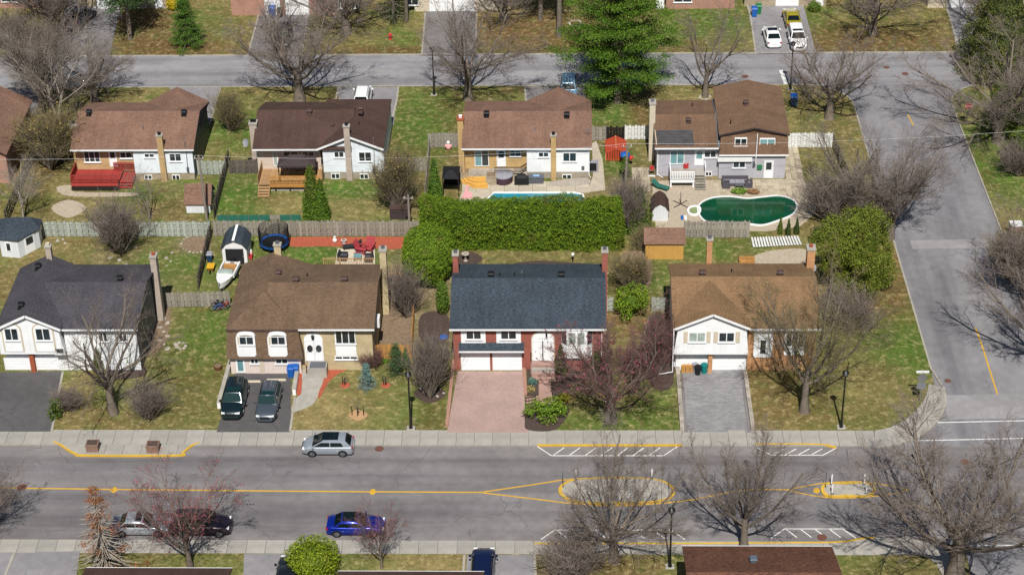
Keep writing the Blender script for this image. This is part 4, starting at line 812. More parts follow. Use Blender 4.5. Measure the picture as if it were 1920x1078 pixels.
MB().tube([(q[0][0] - .12, q[0][1] - .2, q[0][2] + .1), (q[3][0] - .12, q[3][1], q[3][2] + .1)], .05, 8).build('header_pipe', 'cream', pl)
MB().bar((xm_ - .1, ye, ze + .1), (xm_ - .1, 25.6, zr + .1), .22, .06).bar((xm_ - .1, 25.6, zr + .1), (xm_ - .1, y1, ze + .12), .22, .06).build('flashing', 'galv', h)
c = W(1227, 190, 25); chimney(h, x0 - .15, 24.7, .12, c[1], .6, 1.0, 'cream', 'concrete', flue='galv')
for a, b, zz in ((1291.5, 217, None), (1398.5, 197, 1)):
    qq = P(a, b, 5.4 if not zz else zp - .1); roof_vent(h, qq[0], qq[1], two_slope_z(qq[1], ye, y1, ze, zr) if not zz else zp - .05, 'vent_brown', .45)
qq = P(1370, 233, zt + .3); pipe(h, qq[0], qq[1], zt + .4, .4, 'vent_black'); qq = P(1298, 195, 4.6); pipe(h, qq[0], qq[1], two_slope_z(qq[1], ye, y1, ze, zr), .4, 'vent_black')
MB().tube([(W(1417, 290, Yr)[0], Yr - .36, zm - 1.0), (W(1420, 248, Yr)[0], Yr - .36, W(1420, 248, Yr)[1])], .045, 6).build('service_mast', 'white', h); MB().box(W(1413, 312, Yr)[0] - .12, Yr - .15, 1.5, W(1413, 312, Yr)[0] + .12, Yr - .001, 2.1).build('meter_box', 'plastic_grey', h)
MB().box(W(1424, 314, Yr)[0] - .25, Yr - .2, W(1424, 316, Yr)[1], W(1424, 314, Yr)[0] + .25, Yr - .001, W(1424, 309, Yr)[1]).build('hose_reel', 'plastic_green', h); MB().tube([(x0 + .35, yl - .06, 3.6), (x0 + .35, yl - .06, .3), (x0 + .9, yl - .6, .25)], .05, 8).build('downspout', 'white', h)
pD = P(1278, 352, GZ)[1]; dx0, dx1 = P(1256, 355, GZ)[0], P(1302, 355, GZ)[0]; dz = 1.0
d = T('deck', 'white railed raised deck with open stairs behind the split house', 'deck', ((dx0 + dx1) / 2, pD, GZ)); deck_boards(d, dx0, dx1 + 1.1, pD + .9, yl - .02, dz, 'concrete', .3, 'x'); deck_boards(d, dx0, dx1, pD, pD + .88, dz, 'concrete', .3, 'x')
pm = MB().box(-.08, -.08, 0, .08, .08, dz - .03 - GZ).mesh('post', 'white')
for xx in (dx0 + .1, dx1 - .1):
    for yy in (.1, 2.0): inst(pm, 'post', d, (xx - (dx0 + dx1) / 2, yy, 0))
MB().box(dx0, pD - .04, dz - .3, dx1, pD - .005, dz).build('rim_board', 'white', d); railing(d, (dx0 + .05, pD + .05, 0), (dx1 - .05, pD + .05, 0), dz, .9, 'white', .17, .09); railing(d, (dx0 + .05, pD + .05, 0), (dx0 + .05, yl - .3, 0), dz, .9, 'white', .17, .09)
steps(d, dx1 + .1, dx1 + 1.1, pD + .9, 5, dz, GZ, 'fence_grey', .3); railing(d, (dx1 + 1.15, pD + .9, 0), (dx1 + 1.15, yl - .1, 0), dz, .9, 'white', .17, .06)
# ---------------------------------------------------------------- front row (faces the avenue)
FE, FY1, FZ = -14.3, -3.55, 4.85                        # eave line, rear eave, eave height
def shade(o, m): return o
def arch_face(par, Y, x0, x1, z0, z1, zs, m, t=.06, name='arch_panel'):   # upright panel with a round head
    n = 12; xm = (x0 + x1) / 2; pts = [(x0, z0), (x1, z0), (x1, zs)] + [(xm + (x1 - x0) / 2 * math.cos(math.pi * i / n), zs + (z1 - zs) * math.sin(math.pi * i / n)) for i in range(1, n)] + [(x0, zs)]
    return MB().ext(pts, 'y', Y - t, Y - .002).build(name, m, par)
def lettering(par, txt, x, z, Y, size, m, name='house_number'):
    cu = bpy.data.curves.new(name, 'FONT'); cu.body = txt; cu.size = size; cu.extrude = .01; cu.align_x = 'CENTER'; cu.space_character = 1.3
    ob = bpy.data.objects.new(name, cu); COL.objects.link(ob); me = bpy.data.meshes.new_from_object(ob); bpy.data.objects.remove(ob); me.materials.append(S[m])
    o = bpy.data.objects.new(name, me); COL.objects.link(o); o.parent = par; w = wloc(par); o.location = (x - w[0], Y - w[1], z - w[2]); o.rotation_euler = (math.pi / 2, 0, 0); return o
# --- G: red brick, slate roof
h = house('red brick house with slate grey roof and twin white garage doors', 1.8, -9, FRONT)
Y = -13.8; x0, x1 = W(842.7, 618.4, FE)[0], W(1137, 618.4, FE)[0]; zr = ridge_z(990, 521.5, (FE + FY1) / 2)
slab_roof(h, gable_x(x0, x1, FE, FY1, FZ, zr), S['slate']); fascia(h, (x0 - .03, FE - .03, FZ), (x1 + .03, FE - .03, FZ))
wa, wb = W(850.5, 660, Y)[0], W(1131, 660, Y)[0]; gx = W(981, 690, Y)[0]
walls_x(h, wa, wb, Y, FY1 - .45, .1, FZ, zr, 'red_brick', oh=.5)
for r_, p_ in (((864, 619, 911, 648.6), (873, 619, 903, 636)), ((930.4, 619, 977, 648.6), (938, 619, 969, 636))):
    a = R4(Y, r_); MB().box(a[0], Y - .06, a[1], a[2], Y - .002, FZ - .3).build('window_panel', 'white', h); b = R4(Y - .06, p_); window(h, Y - .062, (b[0], b[1], b[2], FZ - .35), 2, raw=True)
a = R4(Y - .8, (859.6, 654, 982.6, 661)); z1 = a[1] + .55
MB().hexa([(a[0], Y - .75, a[1] + .05), (a[2], Y - .75, a[1] + .05), (a[2], Y - .003, a[1] + .05), (a[0], Y - .003, a[1] + .05)], [(a[0], Y - .75, a[1] + .12), (a[2], Y - .75, a[1] + .12), (a[2], Y - .003, z1), (a[0], Y - .003, z1)]).build('pent_roof', S['slate'], h)
fascia(h, (a[0], Y - .78, a[1] + .12), (a[2], Y - .78, a[1] + .12), .14)
for r_ in ((865, 660, 917.8, 696.5), (924.5, 660, 977.5, 696.5)): garage_door(h, Y, r_, z0=.13)
a = R4(Y, (997.8, 622, 1038, 674.5)); arch_face(h, Y, a[0] - .1, a[2] + .1, a[1], a[3] + .1, a[3] - .75, 'cream', .05, 'arch_surround'); arch_face(h, Y - .052, a[0], a[2], a[1], a[3], a[3] - .75, 'white')
xm = (a[0] + a[2]) / 2; door(h, Y - .115, (xm + .03, a[1] + .02, a[2] - .15, a[1] + 2.05), raw=True); door(h, Y - .115, (a[0] + .15, a[1] + .02, xm - .05, a[1] + 2.05), raw=True)
lettering(h, '11124', xm, a[1] + 2.22, Y - .135, .26, 'black_metal'); MB().box(xm + .25, Y - .3, a[3] - .35, xm + .4, Y - .12, a[3] - .05).build('wall_lantern', 'black_metal', h)
landing_z = a[1]
a = R4(Y - .3, (1055.5, 621, 1107.5, 645)); bz0 = R4(Y, (1056, 650, 1107, 666))[1]
bay = MB().prism([(a[0] - .15, Y - .002), (a[0] + .35, Y - .45), (a[2] - .35, Y - .45), (a[2] + .15, Y - .002)], bz0, FZ - .22).build('bay_window', 'white', h)
for i in range(2):
    xa_ = a[0] + .42 + (a[2] - a[0] - .84) * i / 2; window(h, Y - .452, (xa_, a[1], xa_ + (a[2] - a[0] - .84) / 2 - .06, FZ - .35), 1, 'pane_pale', raw=True, sill=False)
for s in (0, 1):
    p0, p1 = ((a[0] - .1, Y - .05), (a[0] + .3, Y - .41)) if s == 0 else ((a[2] - .3, Y - .41), (a[2] + .1, Y - .05)); d_ = Vector((p1[0] - p0[0], p1[1] - p0[1], 0)).normalized(); nn = Vector((d_.y, -d_.x, 0)) * .03
    MB().hexa([(p0[0] + nn.x, p0[1] + nn.y, a[1]), (p1[0] + nn.x, p1[1] + nn.y, a[1]), (p1[0], p1[1], a[1]), (p0[0], p0[1], a[1])], [(p0[0] + nn.x, p0[1] + nn.y, FZ - .4), (p1[0] + nn.x, p1[1] + nn.y, FZ - .4), (p1[0], p1[1], FZ - .4), (p0[0], p0[1], FZ - .4)]).build('pane', 'pane', bay)
window(h, Y, (1062, 664, 1102, 672), 2, sill=True)
for a, b, c_ in ((849, 476, -6.5), (1127, 470, -6.2)):
    q = W(a, b, c_); chimney(h, x0 + .25 if a < 1000 else x1 - .05, c_, .2, q[1], .5, .8, 'red_brick', 'concrete', flue='steel')
for a, b in ((921, 515), (1053, 516)): q = P(a, b + 3, zr - .2); roof_vent(h, q[0], q[1], two_slope_z(q[1], FE, FY1, FZ, zr), 'vent_black', .5)
for a, b in ((937, 516), (964, 515), (978, 507)): q = P(a, b, zr - .2); pipe(h, q[0], q[1], two_slope_z(q[1], FE, FY1, FZ, zr), .3, 'vent_black' if a < 970 else 'galv')
MB().tube([(wb - .15, Y - .06, FZ - .2), (wb - .15, Y - .06, .9), (wb + .8, Y - .4, .5)], .05, 8).build('downspout', 'white', h)
# front landing, path and bed
l_ = T('front_steps', 'pink paved landing and steps before the red brick house', 'steps', (xm, Y - .6, GZ)); lx0, lx1 = W(995, 675, Y - .1)[0], W(1041, 675, Y - .1)[0]
ly = P(1010, 690, landing_z * .7)[1]; MB().box(lx0, ly, GZ, lx1, Y - .08, landing_z - .03).build('landing', 'path_paver', l_)
for i in range(3): MB().box(lx0 + .1, ly - .32 * (i + 1), GZ, lx1, ly - .32 * i - .003, landing_z - .03 - (landing_z - .15) * (i + 1) / 4).build('step', 'concrete' if i == 0 else 'path_paver', l_)
railing(l_, (lx0 + .05, ly, 0), (lx0 + .05, Y - .15, 0), landing_z - .03, .9, 'black_metal', .2, .03)
sheet('path', ppoly([(1010, 700), (1038, 700), (1038, 757), (1005, 760), (985, 757), (985, 744), (1010, 742)]), GZ + .024, 'path_paver', kind='structure', label='pink brick path leading to the red brick house door')
bed = T('garden_bed', 'narrow dark planting bed beside the pink brick path', 'garden bed', (*P(999, 718, GZ)[:2], GZ)); MB().prism(ppoly([(988, 694), (1010, 694), (1010, 742), (988, 742)]), GZ, GZ + .16).build('soil', 'mulch_dark', bed)
for sA, sB in (((851, 678), (838, 800)), ((981, 682), (986, 742))):
    a, b = P(*sA, GZ), P(*sB, GZ); o = T('low_wall', 'low brick edging wall %s the pink driveway' % ('left of' if sA[0] < 900 else 'right of'), 'wall', a, 'edging walls of the pink driveway'); n = int((b - a)[1] / -.42); bm = MB().box(-.14, -.2, 0, .14, .2, .3).mesh('block', S['pink_brick'])
    for i in range(n): q = (b - a) * (i + .5) / n; inst(bm, 'block', o, (q[0], q[1], RNG.uniform(-.02, .02)))
rl = T('railing', 'short black iron railing at the foot of the brick path', 'railing', P(990, 757, GZ)); a, b = P(986, 760, GZ), P(1004, 757, GZ); railing(rl, a, b, GZ, .8, 'black_metal', .25, .03, 'rail'); MB().tube([(a[0], a[1], GZ), (a[0], a[1], GZ + .95)], .03, 6).tube([(b[0], b[1], GZ), (b[0], b[1], GZ + .95)], .03, 6).build('post', 'black_metal', rl)
# --- F: brown mansard with arched dormers
h = house('brown mansard roofed house with two arched white dormers and beige entry', -18.3, -9, FRONT)
x0, xmid, x1 = W(423, 619, FE)[0], W(559, 619, FE)[0], W(702, 620, FE)[0]; zr = ridge_z(600, 529, (FE + FY1) / 2); xl = (x0 + xmid) / 2
slab_roof(h, gable_x(xl, x1, FE, FY1, FZ, zr), S['umber'])
q = W(512, 473, -3.5); zw = q[1]; yb = -3.5; xr_ = q[0]; ya = FE - .02; hip = ya + 4.2
e = FZ - .02; slab_roof(h, [[(x0, ya, e), (xmid, ya, e), (xr_, hip, zw)], [(x0, ya, e), (xr_, hip, zw), (xr_, yb, zw), (x0, yb, e)], [(xmid, ya, e), (xmid, yb, e), (xr_, yb, zw), (xr_, hip, zw)]], S['umber'], name='wing_roof')
Y = -13.75; Ym = FE + .1; zmb = W(490, 672.4, -14.75)[1]
MB().hexa([(x0 - .12, -14.8, zmb), (xmid + .3, -14.8, zmb), (xmid + .3, -13.2, zmb), (x0 - .12, -13.2, zmb)], [(x0 + .1, Ym, FZ - .17), (xmid - .05, Ym, FZ - .17), (xmid - .05, -13.2, FZ - .17), (x0 + .1, -13.2, FZ - .17)]).build('mansard', S['umber'], h)
MB().box(x0 + .1, -13.2 + .002, zmb - .3, xmid, yb - .35, FZ - .12).build('wall', 'cream', h)
YL = -14.3; MB().box(x0 + .1, YL, 0, xmid - .02, -13.22, zmb - .01).build('lower_wall', 'pink_siding', h); MB().box(x0 + .12, -13.18, 0, xmid, yb - .4, zmb - .32).build('lower_wall', 'pink_siding', h)
walls_x(h, xmid + .002, x1 - .3, Y, FY1 - .45, .1, FZ, zr, 'beige_brick', oh=.55); MB().ext([(x0 + .12, FZ - .12), (xmid - .1, FZ - .12), (xr_, zw - .25)], 'y', -6, yb - .3).build('gable_wall', 'cream', h)
fascia(h, (xmid, FE - .03, FZ), (x1, FE - .03, FZ)); fascia(h, (x0, FE - .04, FZ - .02), (xmid, FE - .04, FZ - .02), m='vent_brown')
for (r_, p_) in (((441, 626, 481.5, 672.5), (447.5, 630, 476.5, 646)), ((500, 626, 540, 672.5), (507, 630, 536, 646))):
    YD = -14.72; a = R4(YD, r_); zsp = a[3] - .45
    o = arch_face(h, YD + 1.25, a[0], a[2], a[1], a[3], zsp, 'white', 1.25, 'dormer'); b = R4(YD, p_); arch_face(o, YD, a[0] + .12, a[2] - .12, b[1] - .12, a[3] - .1, zsp, 'cream', .012, 'recess')
    w_ = window(h, YD - .012, (b[0], b[1], b[2], b[3] - .02), 2, raw=True, w=.06)
    arch_face(w_, YD - .014, b[0] + .05, b[2] - .05, b[3] - .02, a[3] - .16, b[3], 'pane', .012, 'transom_pane'); MB().box(a[0] + .1, YD - .03, a[1] + .05, a[2] - .1, YD - .002, b[1] - .16).build('panel', 'white', o)
window(h, YL, (441, 672, 461, 698), 1, 'pane_blue', sill=False, name='glazed_door', w=.16); window(h, YL, (469, 672, 485.5, 681.6), 2); window(h, YL, (516, 672, 540.6, 681.6), 2); MB().box(W(494, 690, Y)[0] - .2, YL - .05, GZ, W(494, 690, Y)[0] + .2, YL - .003, zmb - .02).build('pier', 'cream', h)
a = R4(Y, (568.5, 622, 608, 675.5)); arch_face(h, Y, a[0], a[2], a[1], a[3] - .1, a[3] - .85, 'white', .08, 'arch_surround'); dw = (a[2] - a[0]) / 2
for i in range(2):
    d_ = door(h, Y - .082, (a[0] + .12 + i * (dw - .02), a[1] + .02, a[0] + dw - .05 + i * (dw - .05), a[3] - .85), raw=True); xc_ = a[0] + .1 + (i + .5) * (dw - .05); zc = a[1] + 1.35
    MB().ext([(xc_ + .27 * math.cos(math.radians(22.5 + 45 * k)), zc + .4 * math.sin(math.radians(22.5 + 45 * k))) for k in range(8)], 'y', Y - .145, Y - .13).build('pane', 'pane', d_)
xm = (a[0] + a[2]) / 2; MB().lathe((xm, Y - .25, a[3] - .65), [(.03, 0), (.14, .1), (.11, .32), (.16, .36), (.02, .5)], 8).build('wall_lantern', 'black_metal', h)
lx = (a[0] + .25, a[2] + .3); lz = a[1]; l_ = T('front_steps', 'beige front step with dark mat before the double door', 'steps', (xm, Y - .7, GZ)); MB().box(lx[0], Y - 1.25, GZ, lx[1], Y - .1, lz - .02).build('landing', 'concrete', l_); MB().box(lx[0] + .2, Y - 1.15, lz - .02, lx[1] - .1, Y - .2, lz + .005).build('door_mat', 'plastic_grey', l_)
a = R4(Y, (628, 623, 667.5, 643.5)); b = R4(Y, (627, 623, 669, 666)); MB().box(b[0], Y - .06, b[1], b[2], Y - .002, FZ - .35).build('window_panel', 'white', h); window(h, Y - .062, (a[0], a[1], a[2], FZ - .4), 3, 'pane', raw=True); window(h, Y, (628, 667, 671, 673.5), 3, sill=True)
q = P(701, 622, 2.5); MB().box(x1 - .29, q[1] - .1, 3.0, x1 + .15, q[1] + .8, 3.9).build('heat_pump', 'plastic_white', h)
q = W(520, 459, -3.4); chimney(h, q[0], -3.4, 3, q[1], .62, .5, 'beige_brick', flue='steel'); q = W(705, 468, -2.6); chimney(h, x1 + .1, -4.6, .2, W(705, 468, -4.6)[1], .6, .8, 'beige_brick', 'concrete', flue='steel')
for a, b, z in ((521, 502, 0), (555, 525, 1), (646, 524, 1)):
    q = P(a, b + 2, zr); roof_vent(h, q[0], q[1], two_slope_z(q[1], FE, FY1, FZ, zr) if z else zw - .55 * abs(q[0] - xr_), 'vent_brown', .5)
q = P(576, 515, zr - .3); pipe(h, q[0], q[1], two_slope_z(q[1], FE, FY1, FZ, zr), .3, 'vent_black')
sheet('path', bez(ppoly([(567, 690), (611, 690), (606, 715), (598, 739), (587, 757), (570, 766), (548, 772), (549, 756), (560, 740), (566, 715)]), 4, True), GZ + .024, 'concrete', kind='structure', label='curved concrete path to the double white door')
# --- H: white gable, tan roof
h = house('tan roofed house with white gabled front and paving stone driveway', 21, -9, FRONT)
x0, x1 = W(1257, 617, FE)[0] + .2, W(1540, 617, FE)[0]; zr = ridge_z(1400, 518.5, (FE + FY1) / 2); slab_roof(h, gable_x(x0, x1, FE, FY1, FZ, zr), S['tan'])
YG = -14.55; pk = W(1340, 589.5, YG - .3); xa_, xb_ = W(1268, 616, YG - .3)[0], W(1405, 618, YG - .3)[0]; ev = W(1268, 616, YG - .3)[1]
slab_roof(h, gable_y(xa_ - .1, xb_ + .1, YG - .3, -8.6, ev, pk[1]), S['tan'], name='wing_roof'); xm = (xa_ + xb_) / 2
zb = W(1330, 664.5, YG)[1]; MB().ext([(xa_ - .15, zb), (xb_ + .05, zb), (xb_ - .2, ev - .1), (xm, pk[1] - .2), (xa_ + .2, ev - .1)], 'y', YG, -9).build('gable_wall', 'white_siding', h)
for s in (0, 1): MB().bar(((xa_ - .1, xb_ + .1)[s], YG - .33, ev - .08), (xm, YG - .33, pk[1] - .08), .05, .2).build('rake_board', 'trim', h)
Y = -13.75; MB().box(xa_ + .1, Y, .1, xb_ - .05, -9, zb - .002).build('lower_wall', 'white', h)
walls_x(h, xb_ + .06, x1 - .3, Y, FY1 - .45, .1, FZ, zr, 'orange_brick', oh=.55); MB().ext([(Y + .5, .1), (FY1 - .45, .1), (FY1 - .45, FZ), ((FE + FY1) / 2, zr - .2), (Y + .5, FZ + .1)], 'x', x0 + .25, xb_ + .05).build('wall', 'white_siding', h)
for r_, sh in (((1291.7, 622.5, 1322.4, 640.8), ((1282, 1289), (1325, 1332))), ((1347.6, 622.5, 1377, 640.8), ((1338, 1345.5), (1379.5, 1387)))):
    window(h, YG, r_, 2, 'pane_pale' if r_[0] < 1300 else 'pane'); a = R4(YG, r_)
    for s in sh: b = R4(YG, (s[0], 621.5, s[1], 642)); MB().box(b[0], YG - .05, b[1], b[2], YG - .002, b[3]).build('shutter', 'cream', h)
for r_ in ((1276, 668, 1327, 690.5), (1335, 668, 1397, 690.5)): garage_door(h, Y, r_, z0=.13)
MB().box(W(1331, 680, Y)[0] - .18, Y - .5, GZ, W(1331, 680, Y)[0] + .18, Y - .002, zb - .003).build('pier', 'orange_brick', h)
fascia(h, (xb_ + .1, FE - .03, FZ), (x1, FE - .03, FZ)); a = R4(Y, (1414, 630, 1447, 669)); MB().box(a[0], Y - .06, a[1], a[2], Y - .002, FZ - .35).build('entry_panel', 'white', h); door(h, Y - .062, (a[0] + .45, a[1] + .02, a[2] - .45, a[1] + 2.05), raw=True, glassr=(.2, .2, .8, .9))
a = R4(Y, (1472, 622, 1508, 658)); MB().box(a[0], Y - .06, a[1] - .4, a[2], Y - .002, FZ - .35).build('window_panel', 'white', h); window(h, Y - .062, (a[0] + .1, a[1] + .5, a[2] - .1, FZ - .4), 3, raw=True)
q = W(1331, 450, -3.4); chimney(h, q[0], -3.3, .2, q[1], .5, .5, 'orange_brick', flue='steel'); chimney(h, x1 - .12, -5.0, .2, W(1521, 465, -5.0)[1], .7, .9, 'orange_brick', 'concrete', flue='terracotta')
for a, b in ((1317, 513), (1463, 514)): q = P(a, b + 2, zr - .2); roof_vent(h, q[0], q[1], two_slope_z(q[1], FE, FY1, FZ, zr), 'vent_brown', .5)
q = P(1372, 504, zr - .4); pipe(h, q[0], q[1], two_slope_z(q[1], FE, FY1, FZ, zr), .3, 'vent_black'); q = P(1525, 509, 5); dish(h, (x1 + .15, q[1], 5.4), .35, (.6, -.6, .4))
MB().tube([(xa_ - .18, YG - .05, ev - .2), (xa_ - .2, YG - .05, zb), (xa_ - .2, YG - .05, .5), (xa_ - 1.4, YG - .2, .35)], .05, 8).build('downspout', 'white', h)
for sA, sB, z_ in (((1270, 690), (1279, 808), .42), ((1397, 700), (1412, 808), .3)):
    a, b = P(*sA, GZ), P(*sB, GZ); o = T('low_wall', 'pale stone block wall along the %s edge of the grey driveway' % ('left' if sA[0] < 1300 else 'right'), 'wall', a, 'edging walls of the grey driveway'); n = int((a - b)[1] / .5); bm = MB().box(-.17, -.24, 0, .17, .24, z_).mesh('block', 'stone')
    for i in range(n): q = (b - a) * (i + .5) / n; inst(bm, 'block', o, (q[0], q[1], RNG.uniform(-.02, .02)))
# --- E: black roof, white arched gable, at the left
h = house('charcoal roofed white house with arched gable windows at the left', -40, -9, FRONT)
x1 = W(258, 617, FE)[0]; zr = ridge_z(200, 529, (FE + FY1) / 2); xv = W(113, 618, -14.7)[0]; pk = W(46, 592, -14.7); xL = 2 * pk[0] - xv; ev = W(113, 618, -14.7)[1]
slab_roof(h, gable_x(pk[0], x1, FE, FY1, FZ, zr), S['black']); slab_roof(h, gable_y(xL, xv, -14.7, P(84, 477, pk[1])[1], ev, pk[1]), S['black'], name='wing_roof')
YG, Y = -14.4, -13.75; xm = pk[0]; zb = W(60, 664, YG)[1]; MB().ext([(xL + .1, zb), (xv - .05, zb), (xv - .3, ev - .05), (xm, pk[1] - .2), (xL + .3, ev - .05)], 'y', YG, P(84, 477, pk[1])[1] - .3).build('gable_wall', 'white_siding', h)
for s in (0, 1): MB().bar(((xL, xv)[s], -14.73, ev - .08), (xm, -14.73, pk[1] - .08), .05, .22).build('rake_board', 'trim', h)
MB().box(xL + .3, Y, .1, xv - .1, P(84, 477, pk[1])[1] - .4, zb - .002).build('lower_wall', 'white', h)
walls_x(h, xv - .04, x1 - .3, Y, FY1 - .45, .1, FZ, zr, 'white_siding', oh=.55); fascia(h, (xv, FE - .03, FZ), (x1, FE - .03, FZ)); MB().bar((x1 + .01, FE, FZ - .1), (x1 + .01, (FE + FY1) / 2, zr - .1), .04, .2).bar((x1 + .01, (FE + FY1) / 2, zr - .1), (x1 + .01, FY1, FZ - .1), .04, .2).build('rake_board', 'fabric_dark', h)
MB().ext([(Y + .02, .1), (FY1 - .5, .1), (FY1 - .5, FZ - .05), ((FE + FY1) / 2, zr - .25), (Y + .02, FZ - .05)], 'x', x1 - .298, x1 - .25).build('side_panel', 'side_dark', h)  # same thin dark panel over this right end wall
for r_ in ((7, 614, 37, 637), (65, 614, 97, 637)):
    a = R4(YG, r_); arch_face(h, YG, a[0] - .3, a[2] + .3, a[1] - 1.2, a[3] + .55, a[3] - .3, 'cream', .07, 'arch_surround'); arch_face(h, YG - .072, a[0] - .15, a[2] + .15, a[1] - 1.2, a[3] + .38, a[3] - .3, 'white', .01); window(h, YG - .084, a, 2, raw=True)
window(h, YG, (104, 652, 122, 663), 1)
for r_ in ((8, 672, 58, 694), (68, 672, 112, 694)): garage_door(h, Y, r_, z0=.13)
MB().box(W(63, 680, Y)[0] - .2, Y - .4, GZ, W(63, 680, Y)[0] + .2, Y - .002, zb - .003).build('pier', 'terracotta', h)
a = R4(Y, (131, 622, 170, 673)); arch_face(h, Y, a[0], a[2], a[1], a[3] - .1, a[3] - .8, 'white', .08, 'arch_surround'); door(h, Y - .082, (a[0] + .5, a[1] + .02, a[2] - .5, a[1] + 2.05), raw=True)
window(h, Y, (184, 622, 203, 640), 2); window(h, Y, (221, 622, 240, 640), 2); 
chimney(h, x1 + .12, -5.6, .2, W(279, 480, -5.6)[1], .55, .8, 'pale_brick', 'concrete', flue='terracotta'); yk = P(84, 477, pk[1])[1] - .5; q = W(90, 462, yk); chimney(h, q[0], yk, 3, q[1], .5, .5, 'pale_brick', flue='cream')
for a, b, w_ in ((225, 525, 0), (72, 502, 1), (40, 574, 1)):
    q = P(a, b + 2, zr - .2); roof_vent(h, q[0], q[1], two_slope_z(q[1], FE, FY1, FZ, zr) if not w_ else pk[1] - (pk[1] - ev) / (xv - xm) * abs(q[0] - xm), 'vent_black', .5)
# ---------------------------------------------------------------- roofs at the bottom edge and the house at the far left
def near_house(label, pxa, pxb, py, shing, depth=9.5, vents=(), wallm='red_brick'):
    h = None; ze = 4.6; a, b = P(pxa, py, ze), P(pxb, py, ze); yt = a[1]; y0 = yt - depth; zr = ze + .37 * depth / 2
    h = house(label, (a[0] + b[0]) / 2, yt - depth / 2, 'houses on the near side of the avenue')
    slab_roof(h, gable_x(a[0], b[0], y0, yt, ze, zr), shing); walls_x(h, a[0] + .3, b[0] - .3, y0 + .5, yt - .5, .1, ze, zr, wallm, oh=.5); fascia(h, (a[0], yt + .03, ze), (b[0], yt + .03, ze), m='trim')
    for x_, y_ in vents: q = P(x_, y_, ze + .8); roof_vent(h, q[0], q[1], two_slope_z(q[1], y0, yt, ze, zr), 'vent_grey', .5)
    Yw = yt - .5; return h
near_house('dark brown roof edge at the bottom left corner', 162, 436, 1063.5, S['dkbrown']); near_house('dark brown roof edge at the bottom centre', 634, 908, 1070, S['dkbrown']); near_house('mottled red brown roof at the bottom right', 1279, 1560, 1023, S['multi'], 10.5, ((1412, 1061),))
h = house('brown roofed house cut off by the left edge of the picture', -56.5, 25.5, BACK); q = P(30, 283, 3.8); slab_roof(h, gable_y(-60, -52.3, 19.5, 31.5, 3.8, 5.8), S['brown']); walls_y(h, -59.7, -52.6, 20, 31, .1, 3.8, 5.8, 'pink_brick'); window(h, 20, (-58, 1.6, -56.5, 2.7), raw=True)
# ---------------------------------------------------------------- houses beyond the back street: their fronts reach into the top edge
FAR = 'houses beyond the back street'
def far_house(label, x0, x1, y, wallm, feats, shing='brown', ze=3.4, depth=9, zr=5.3):
    h = house(label, (x0 + x1) / 2, y + depth / 2, FAR); slab_roof(h, gable_x(x0 - .3, x1 + .3, y - .5, y + depth + .5, ze, zr), S[shing]); walls_x(h, x0, x1, y, y + depth, .1, ze, zr, wallm, oh=.5)
    fascia(h, (x0 - .3, y - .53, ze), (x1 + .3, y - .53, ze)); 
    for kind, a, b in feats:
        if kind == 'g': garage_door(h, y, (W(a, 10, y)[0], .13, W(b, 10, y)[0], 2.3), raw=True)
        elif kind == 'w': window(h, y, (W(a, 10, y)[0], .95, W(b, 10, y)[0], 2.2), 2, raw=True)
        elif kind == 'd': door(h, y, (W(a, 10, y)[0], .13, W(b, 10, y)[0], 2.15), raw=True)
        elif kind == 'p': MB().box(W(a, 10, y)[0], y - .06, .1, W(b, 10, y)[0], y - .002, 2.4).build('wall_panel', 'white', h)
    return h
def gy(px, py): return P(px, py, GZ)[1]
far_house('pink brick house with white window box, top left corner', -66, -56.2, gy(20, 16), 'pink_brick', (('w', 4, 42), ('w', -60, -40)), 'brown')
far_house('house with white garage and dark shaded wall at the top left', -54.2, -42.5, gy(205, 17), 'stone_block', (('g', 183, 224), ('d', 292, 305)), 'umber')
far_house('brick house with two white garage doors and blue bin outside', -35.2, -22.5, gy(535, 29), 'pink_brick', (('g', 497, 524), ('g', 536, 578), ('w', 634, 643), ('w', 660, 672)), 'dkbrown')
far_house('house with wide white garage door at the top centre', -13.2, -3.2, gy(850, 22), 'cream', (('g', 806, 848), ('g', 851, 889), ('w', 760, 785)), 'brown')
far_house('shaded house behind tall conifers at the top centre', .5, 12.5, gy(1000, -12), 'pale_brick', (('w', 1000, 1030), ('d', 1060, 1075)), 'umber')
far_house('pink brick house with white framed window at the top', 17.0, 25.2, gy(1290, 17), 'pink_brick', (('w', 1263, 1297), ('d', 1232, 1244)), 'brown')
far_house('stone house with pale blue garage door at the top', 26.4, 36.2, gy(1475, 12), 'stone_block', (('g', 1455, 1496), ('d', 1530, 1542)), 'umber')
far_house('red brick house front with low window at the top right', 37.0, 45.0, gy(1600, -2), 'red_brick', (('w', 1588, 1616),), 'brown')
far_house('house with wide white garage doors at the top right corner', 48.2, 60, gy(1815, 15), 'cream', (('g', 1778, 1818), ('g', 1822, 1860)), 'dkbrown')
